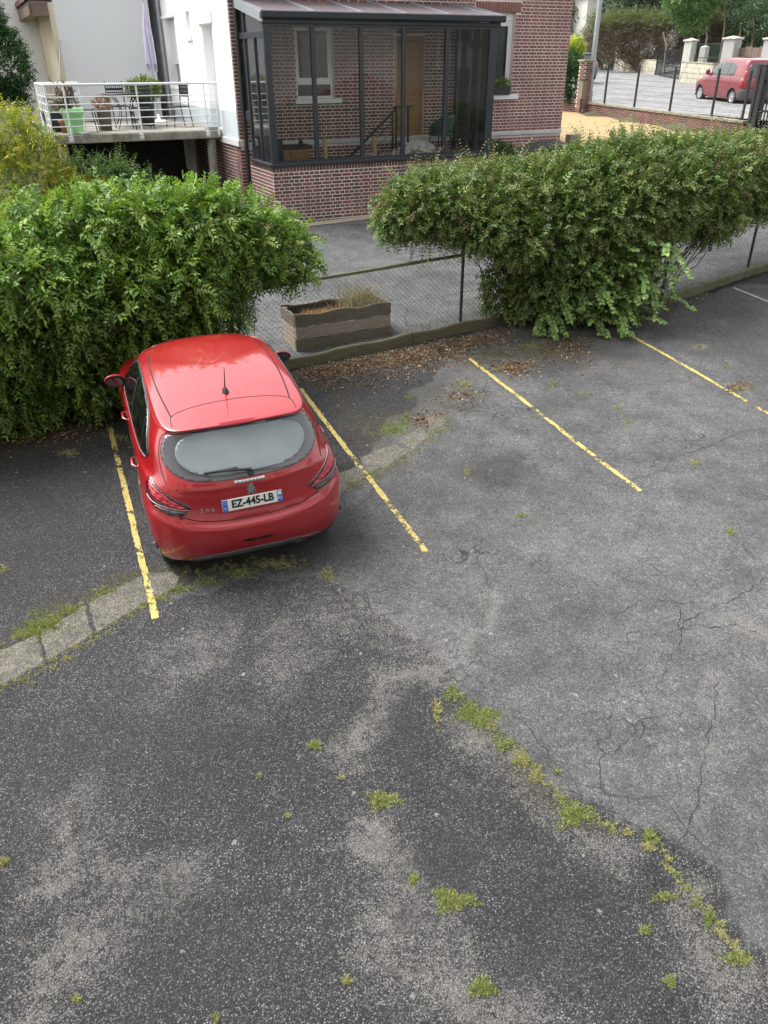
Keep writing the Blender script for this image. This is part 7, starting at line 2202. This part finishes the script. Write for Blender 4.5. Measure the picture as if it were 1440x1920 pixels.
# ------------------------------------------------------------------ grass in the joints of the asphalt
rng = np.random.default_rng(77)
GRASS = [(.20, .25, .075), (.28, .32, .11), (.37, .36, .15), (.14, .19, .055), (.46, .38, .21)]
def patch_blades(x, y, rx, ry, n, w, ht=(.012, .04), lean=1.3):
    rx, ry, n = rx * 1.15, ry * 1.2, int(n * 1.3)
    a = rng.uniform(0, 2 * math.pi, n); r = rng.random(n) ** .62 * (.8 + .3 * np.sin(a * 3 + x) + .25 * np.sin(a * 7 + y))
    pts = np.array([gnd(x + rx * rr * math.cos(aa), y + ry * rr * math.sin(aa)) for rr, aa in zip(r, a)])
    pts[:, 2] = lot_z(pts[:, 0], pts[:, 1]) + .001
    return blades(pts, rng.uniform(*ht, n) * (1.15 - .6 * r), .0045, GRASS, w, rng, lean)
GP, YP, MX = [4, 4, 1, 3, .4], [1, 2, 4, 1, 3], [3, 3, 2, 2, 1]
BIG = [([(95, 1172, 62, 24), (60, 1188, 35, 14), (135, 1145, 25, 14)], GP, 3000, 'large green grass mat beside the concrete kerb strip at left'),
       ([(880, 1335, 30, 22), (848, 1300, 15, 16), (918, 1340, 25, 12), (900, 1355, 20, 10)], GP, 1500, 'green weed clump where the asphalt seam forks in mid lot'),
       ([(1076, 1525, 34, 26)], GP, 1000, 'round green grass clump on the diagonal asphalt seam'),
       ([(718, 1502, 32, 17)], MX, 800, 'green and yellow grass clump left of the diagonal seam'),
       ([(850, 1690, 42, 20), (830, 1675, 14, 10)], MX, 1000, 'pale green grass tuft near the bottom centre'),
       ([(905, 1852, 26, 18)], GP, 650, 'lowest dark green grass tuft in the foreground'),
       ([(735, 805, 32, 16), (758, 790, 12, 18)], GP, 1100, 'leafy green weeds on the broken kerb piece between the bays'),
       ([(590, 1398, 14, 10)], GP, 260, 'small bright green tuft alone in the dark asphalt')]
for L_, w, n, lab in BIG:
    c = gnd(L_[0][0], L_[0][1]); t = plant_root('grass_clump', c, lab, 'grass', 'grass clumps in the car park')
    tot = sum(l[2] * l[3] for l in L_)
    foliage('blades', [patch_blades(*l, max(60, int(1.7 * n * l[2] * l[3] / tot)), w, (.010, .032), 1.5) for l in L_], t)
SM = [(200, 1108, 30, 9, GP), (335, 1105, 40, 10, GP), (300, 1122, 22, 8, MX), (390, 1090, 30, 10, MX), (450, 1075, 45, 10, MX), (520, 1058, 45, 9, YP), (615, 1075, 14, 16, YP), (690, 890, 28, 8, MX), (655, 908, 18, 6, GP), (822, 808, 22, 8, GP), (770, 830, 14, 5, YP),
      (945, 1395, 22, 14, MX), (980, 1425, 18, 18, YP), (1005, 1455, 12, 12, YP), (820, 1335, 9, 28, YP), (1220, 1568, 18, 14, GP), (1215, 1590, 12, 8, YP), (1328, 1722, 10, 20, GP), (1380, 1800, 30, 12, MX), (1245, 1682, 26, 9, MX), (1210, 1746, 12, 10, GP), (1255, 1842, 13, 11, MX), (8, 1615, 10, 9, YP),
      (1038, 720, 20, 7, GP), (1095, 738, 24, 4, MX), (1312, 651, 16, 7, YP), (1385, 726, 24, 9, YP), (1158, 765, 12, 5, GP), (1176, 793, 12, 6, GP), (1370, 997, 14, 8, MX), (980, 968, 18, 5, GP), (1303, 866, 14, 7, YP), (1360, 688, 12, 4, GP), (875, 885, 6, 12, YP), (640, 1460, 6, 4, YP), (1045, 1448, 6, 6, MX), (487, 1455, 4, 4, YP), (775, 1650, 10, 12, MX), (145, 1875, 9, 7, YP), (650, 1840, 10, 6, YP), (405, 1910, 3, 10, MX), (540, 1530, 7, 4, MX),
      (230, 820, 26, 6, YP), (130, 850, 24, 8, YP), (60, 815, 40, 8, GP), (8, 1068, 10, 8, YP), (100, 700, 20, 6, GP), (560, 1012, 14, 5, YP), (210, 760, 8, 10, YP), (940, 690, 30, 5, YP), (870, 720, 22, 10, YP), (770, 745, 12, 5, MX), (1000, 650, 30, 8, MX)]
A = [patch_blades(x, y, rx, ry, int(25 + rx * ry * 1.1), w) for x, y, rx, ry, w in SM]
for pts, n in (([(850, 1300), (960, 1400), (1080, 1525), (1220, 1575)], 120), ([(1220, 1575), (1330, 1720), (1400, 1810)], 70), ([(-20, 1300), (90, 1250), (285, 1125)], 90), ([(0, 1215), (160, 1130), (270, 1080), (560, 1045)], 120), ([(640, 925), (790, 838), (845, 790)], 70)):
    P_ = np.array(pts, float); cum = np.concatenate([[0], np.cumsum(np.linalg.norm(np.diff(P_, axis=0), axis=1))])
    for s_ in rng.random(n) * cum[-1]:
        x = np.interp(s_, cum, P_[:, 0]) + rng.normal() * 7; y = np.interp(s_, cum, P_[:, 1]) + rng.normal() * 5; e_ = rng.random()
        A.append(patch_blades(x, y, 2 + 7 * e_, 1.5 + 4 * e_, int(6 + 30 * e_), YP if rng.random() < .6 else MX, (.008, .026)))
o = foliage('grass_tufts', A, None); tag(o, 'thin grass and weeds growing in the asphalt joints', 'grass', None, 'stuff')

# ------------------------------------------------------------------ fallen leaves
rng = np.random.default_rng(78)
LITTER = [(.17, .095, .05), (.24, .15, .085), (.12, .065, .037), (.33, .24, .15), (.43, .36, .22)]
def litter(pts, width, n):
    P = np.array(pts, float); seg = np.linalg.norm(np.diff(P, axis=0), axis=1); cum = np.concatenate([[0], np.cumsum(seg)])
    s = rng.random(n) * cum[-1]; x = np.interp(s, cum, P[:, 0]); y = np.interp(s, cum, P[:, 1])
    x = x + rng.normal(size=n) * width[0]; y = y + rng.normal(size=n) * width[1]
    Q = np.array([gnd(a, b) for a, b in zip(x, y)])
    # keep leaves in front of the kerb timber
    rel = (Q[:, :2] - FA) @ fnor; ok = (rel < -.01) | (((Q[:, :2] - FA) @ fdir) > 4.0)
    Q = Q[ok]; m_ = len(Q)
    Q[:, 2] = lot_z(Q[:, 0], Q[:, 1]) + .004 + rng.random(m_) * .012
    D = nrm(np.stack([rng.normal(size=m_), rng.normal(size=m_), rng.normal(size=m_) * .3], 1)); N = nrm(np.stack([rng.normal(size=m_) * .45, rng.normal(size=m_) * .45, np.ones(m_)], 1)); N = nrm(N - D * (N * D).sum(1, keepdims=True))
    sz = rng.uniform(.022, .05, m_)
    return leaf_arrays(Q, D, N, sz, sz * .55, jitter_cols(m_, LITTER, [4, 4, 3, 2, .5], rng), .4, .25)
A = [litter([(560, 706), (640, 690), (760, 668), (860, 648), (950, 622)], (14, 9), 2600), litter([(600, 720), (760, 690), (870, 660)], (30, 12), 900), litter([(935, 690), (985, 690)], (16, 7), 380), litter([(880, 735), (850, 745)], (20, 12), 160),
     litter([(0, 812), (110, 800), (205, 775)], (20, 14), 1300), litter([(0, 790), (200, 760)], (30, 22), 500), litter([(1050, 640), (1080, 655), (1060, 670)], (22, 16), 300), litter([(1100, 640), (1250, 580), (1330, 545)], (22, 8), 420), litter([(1030, 690), (980, 640)], (60, 20), 160), litter([(790, 790), (820, 780)], (16, 9), 110), litter([(700, 760), (900, 800)], (160, 60), 60), litter([(1385, 728)], (18, 8), 60) if False else litter([(1370, 728), (1398, 722)], (9, 5), 90)]
o = foliage('fallen_leaves', A, None, M['leaf_dry']); tag(o, 'brown fallen leaves drifted along the kerb timber', 'leaves', None, 'stuff')

# ------------------------------------------------------------------ red people carrier in the street
def van_rows():
    fx_ = [0, .45, .76, .92, .985, 1, 1, 1, 1, .99, .93, .60, 0]
    spec = [(.22, .22, .80, .07, 4.22), (.30, .30, .86, .02, 4.32), (.50, .50, .895, 0, 4.37), (.68, .66, .905, .0, 4.35), (.86, .80, .905, .015, 4.25), (1.0, .93, .893, .03, 3.98), (1.09, 1.06, .872, .045, 3.55), (1.18, 1.13, .855, .06, 3.36), (1.44, 1.42, .80, .10, 3.0), (1.62, 1.62, .745, .14, 2.70), (1.72, 1.72, .675, .20, 2.50), (1.775, 1.775, .47, .55, 2.2)]
    R = []
    for z, zf, W, r0, Fy in spec:
        row = []
        ys = [r0, r0 + .008, r0 + .035, r0 + .12, r0 + .30]; L0 = r0 + .30; L1 = Fy - .42
        side_y = [L0 + (L1 - L0) * t for t in (.18, .36, .54, .72, .88)]
        yy = ys + side_y + [L1, Fy - .09, Fy]
        for j, (a, y) in enumerate(zip(fx_, yy)):
            t = smooth(L1 - .9, L1 + .1, y); row.append((W * a, y, z + (zf - z) * float(t)))
        R.append(row)
    R.append([(0, y, 1.795) for y in np.linspace(.8, 2.0, 13)])
    return R
def heading(p_rear, p_front):
    d = Vector(p_front) - Vector(p_rear); d.normalize(); return d
rw = at(1371, 197, 34.0); fwp = at(1304, 187, 36.6)
d = heading(rw, fwp); rt_ = d.cross(Vector((0, 0, 1))).normalized(); up_ = rt_.cross(d)
van = empty('people_carrier', label='dark red people carrier parked in the street behind the fence', cat='car')
org = Vector(rw) + rt_ * .78 - d * .72
van.matrix_world = Matrix(((rt_.x, d.x, up_.x, org.x), (rt_.y, d.y, up_.y, org.y), (rt_.z, d.z, up_.z, org.z), (0, 0, 0, 1)))
VA = ((.72, .31), (3.45, .31))
sh = Shell(van_rows(), 5, 7, VA, .36)
sh.mesh('body', M['van_paint'], van)
for sx in (-1, 1):
    for (ay, az) in VA:
        m = MB(); vs = []
        for k in range(19):
            a = math.radians(6 + 168 * k / 18)
            for xx in (.87, .5): vs.append((sx * xx, ay + .352 * math.cos(a), az + .352 * math.sin(a)))
        m.add(vs, [(2 * k, 2 * k + 1, 2 * k + 3, 2 * k + 2) for k in range(18)]); m.build('wheel_housing', M['black_plastic'], van)
        wheel(van, sx * .755, ay, az, .315, .2, sx, 9, M['alloy'])
MB().box(-.75, .75, .25, 4.05, .2, .3).build('underbody', M['black_plastic'], van)
for view in ('left', 'right'):
    sh.patch('side_window', [(2.12, 1.12), (2.12, 1.56), (2.35, 1.58), (2.62, 1.52), (2.88, 1.32), (3.02, 1.14), (2.6, 1.10)], view, .006, M['van_glass'], van, .07, 3)
    w_ = sh.patch('side_window', [(.86, 1.20), (.92, 1.54), (1.15, 1.60), (1.6, 1.605), (1.98, 1.59), (2.0, 1.14), (1.5, 1.12), (1.0, 1.13)], view, .006, M['van_glass'], van, .07, 3)
    sh.seam('window_divider', [(1.36, 1.60), (1.40, 1.12)], view, .03, M['black_plastic'], w_, .009, 6)
    sh.seam('rubbing_strip', [(1.15, .66), (2.9, .64)], view, .05, M['van_paint'], van, .010, 8)
    sh.seam('door_seam', [(2.06, 1.62), (2.06, 1.0), (2.06, .36)], view, .012, M['seam'], van)
    sh.seam('door_seam', [(1.02, 1.12), (1.04, .9), (1.10, .5)], view, .012, M['seam'], van)
    for yy in (1.86, 2.26):
        h, n = sh.hit((yy, 1.0), view); m = MB(); m.tube([(h.x + n.x * .02, yy - .08, 1.0), (h.x + n.x * .035, yy, 1.005), (h.x + n.x * .02, yy + .08, 1.0)], .014, 8); m.build('door_handle', M['van_paint'], van)
    s = -1 if view == 'left' else 1
    m = MB(); m.cbox(s * .93 - .09, s * .93 + .09, 2.85, 2.98, 1.08, 1.28, .03); m.build('door_mirror', M['van_paint'], van)
    sh.patch('tail_lamp', [(.0 + .10, .78), (.26, .80), (.24, 1.1), (.20, 1.30), (.13, 1.30), (.11, 1.0)], view, .012, M['lamp_claw'], van, .05, 3)
    sh.patch('lamp_lens', [(.12, .92), (.24, .93), (.23, 1.06), (.12, 1.05)], view, .016, M['lamp_clear'], van, .05, 0)
    sh.patch('bumper_end', [(.06, .26), (.33, .26), (.33, .52), (.18, .66), (.06, .66)], view, .012, M['bumper_grey'], van, .05, 0)
sh.patch('rear_window', [(-.60, 1.12), (0, 1.08), (.60, 1.12), (.62, 1.35), (.56, 1.56), (0, 1.60), (-.56, 1.56), (-.62, 1.35)], 'rear', .006, M['van_glass'], van, .07, 4)
sh.patch('rear_bumper', [(-.84, .26), (0, .25), (.84, .26), (.86, .45), (.84, .62), (0, .64), (-.84, .62), (-.86, .45)], 'rear', .02, M['bumper_grey'], van, .07, 0)
h, n = sh.hit((0, .80), 'rear'); MB().cbox(-.26, .26, h.y - .012, h.y - .002, .75, .86, .003).build('number_plate', M['plate_white'], van)
sh.patch('windscreen', [(-.60, 1.18), (0, 1.16), (.60, 1.18), (.56, 1.5), (0, 1.58), (-.56, 1.5)], 'front', .006, M['van_glass'], van, .07, 3)

# ------------------------------------------------------------------ blue car half hidden by the lamp post
pb = at(1100, 151, 46.0); dz_ = float(hgt(pb[0], pb[1]))
bc = empty('blue_car', (pb[0] - .1, pb[1], pb[2]), math.radians(8), 'dark blue car parked beyond the lamp post, half hidden by the pillar', 'car')
sh = Shell(ROWS, 4, 5, (RW, FWH), .345)
sh.mesh('body', M['blue_paint'], bc)
sh.patch('rear_window', RGf, 'rear', .006, M['van_glass'], bc, .06, 3)
for view, sx in (('left', -1), ('right', 1)):
    sh.patch('side_window', SW, view, .006, M['van_glass'], bc, .06, 3)
    for ay, az in (RW, FWH): wheel(bc, sx * .715, ay, az, .305, .195, sx)
    sh.patch('tail_lamp', [(sx * .55, .78), (sx * .78, .86), (sx * .76, .95), (sx * .6, .90)], 'rear', .01, M['lamp_claw'], bc, .05, 0)
MB().cbox(-.26, .26, .06, .07, .74, .85, .003).build('number_plate', M['plate_white'], bc)
MB().box(-.7, .7, .3, 3.6, .19, .3).build('underbody', M['black_plastic'], bc)
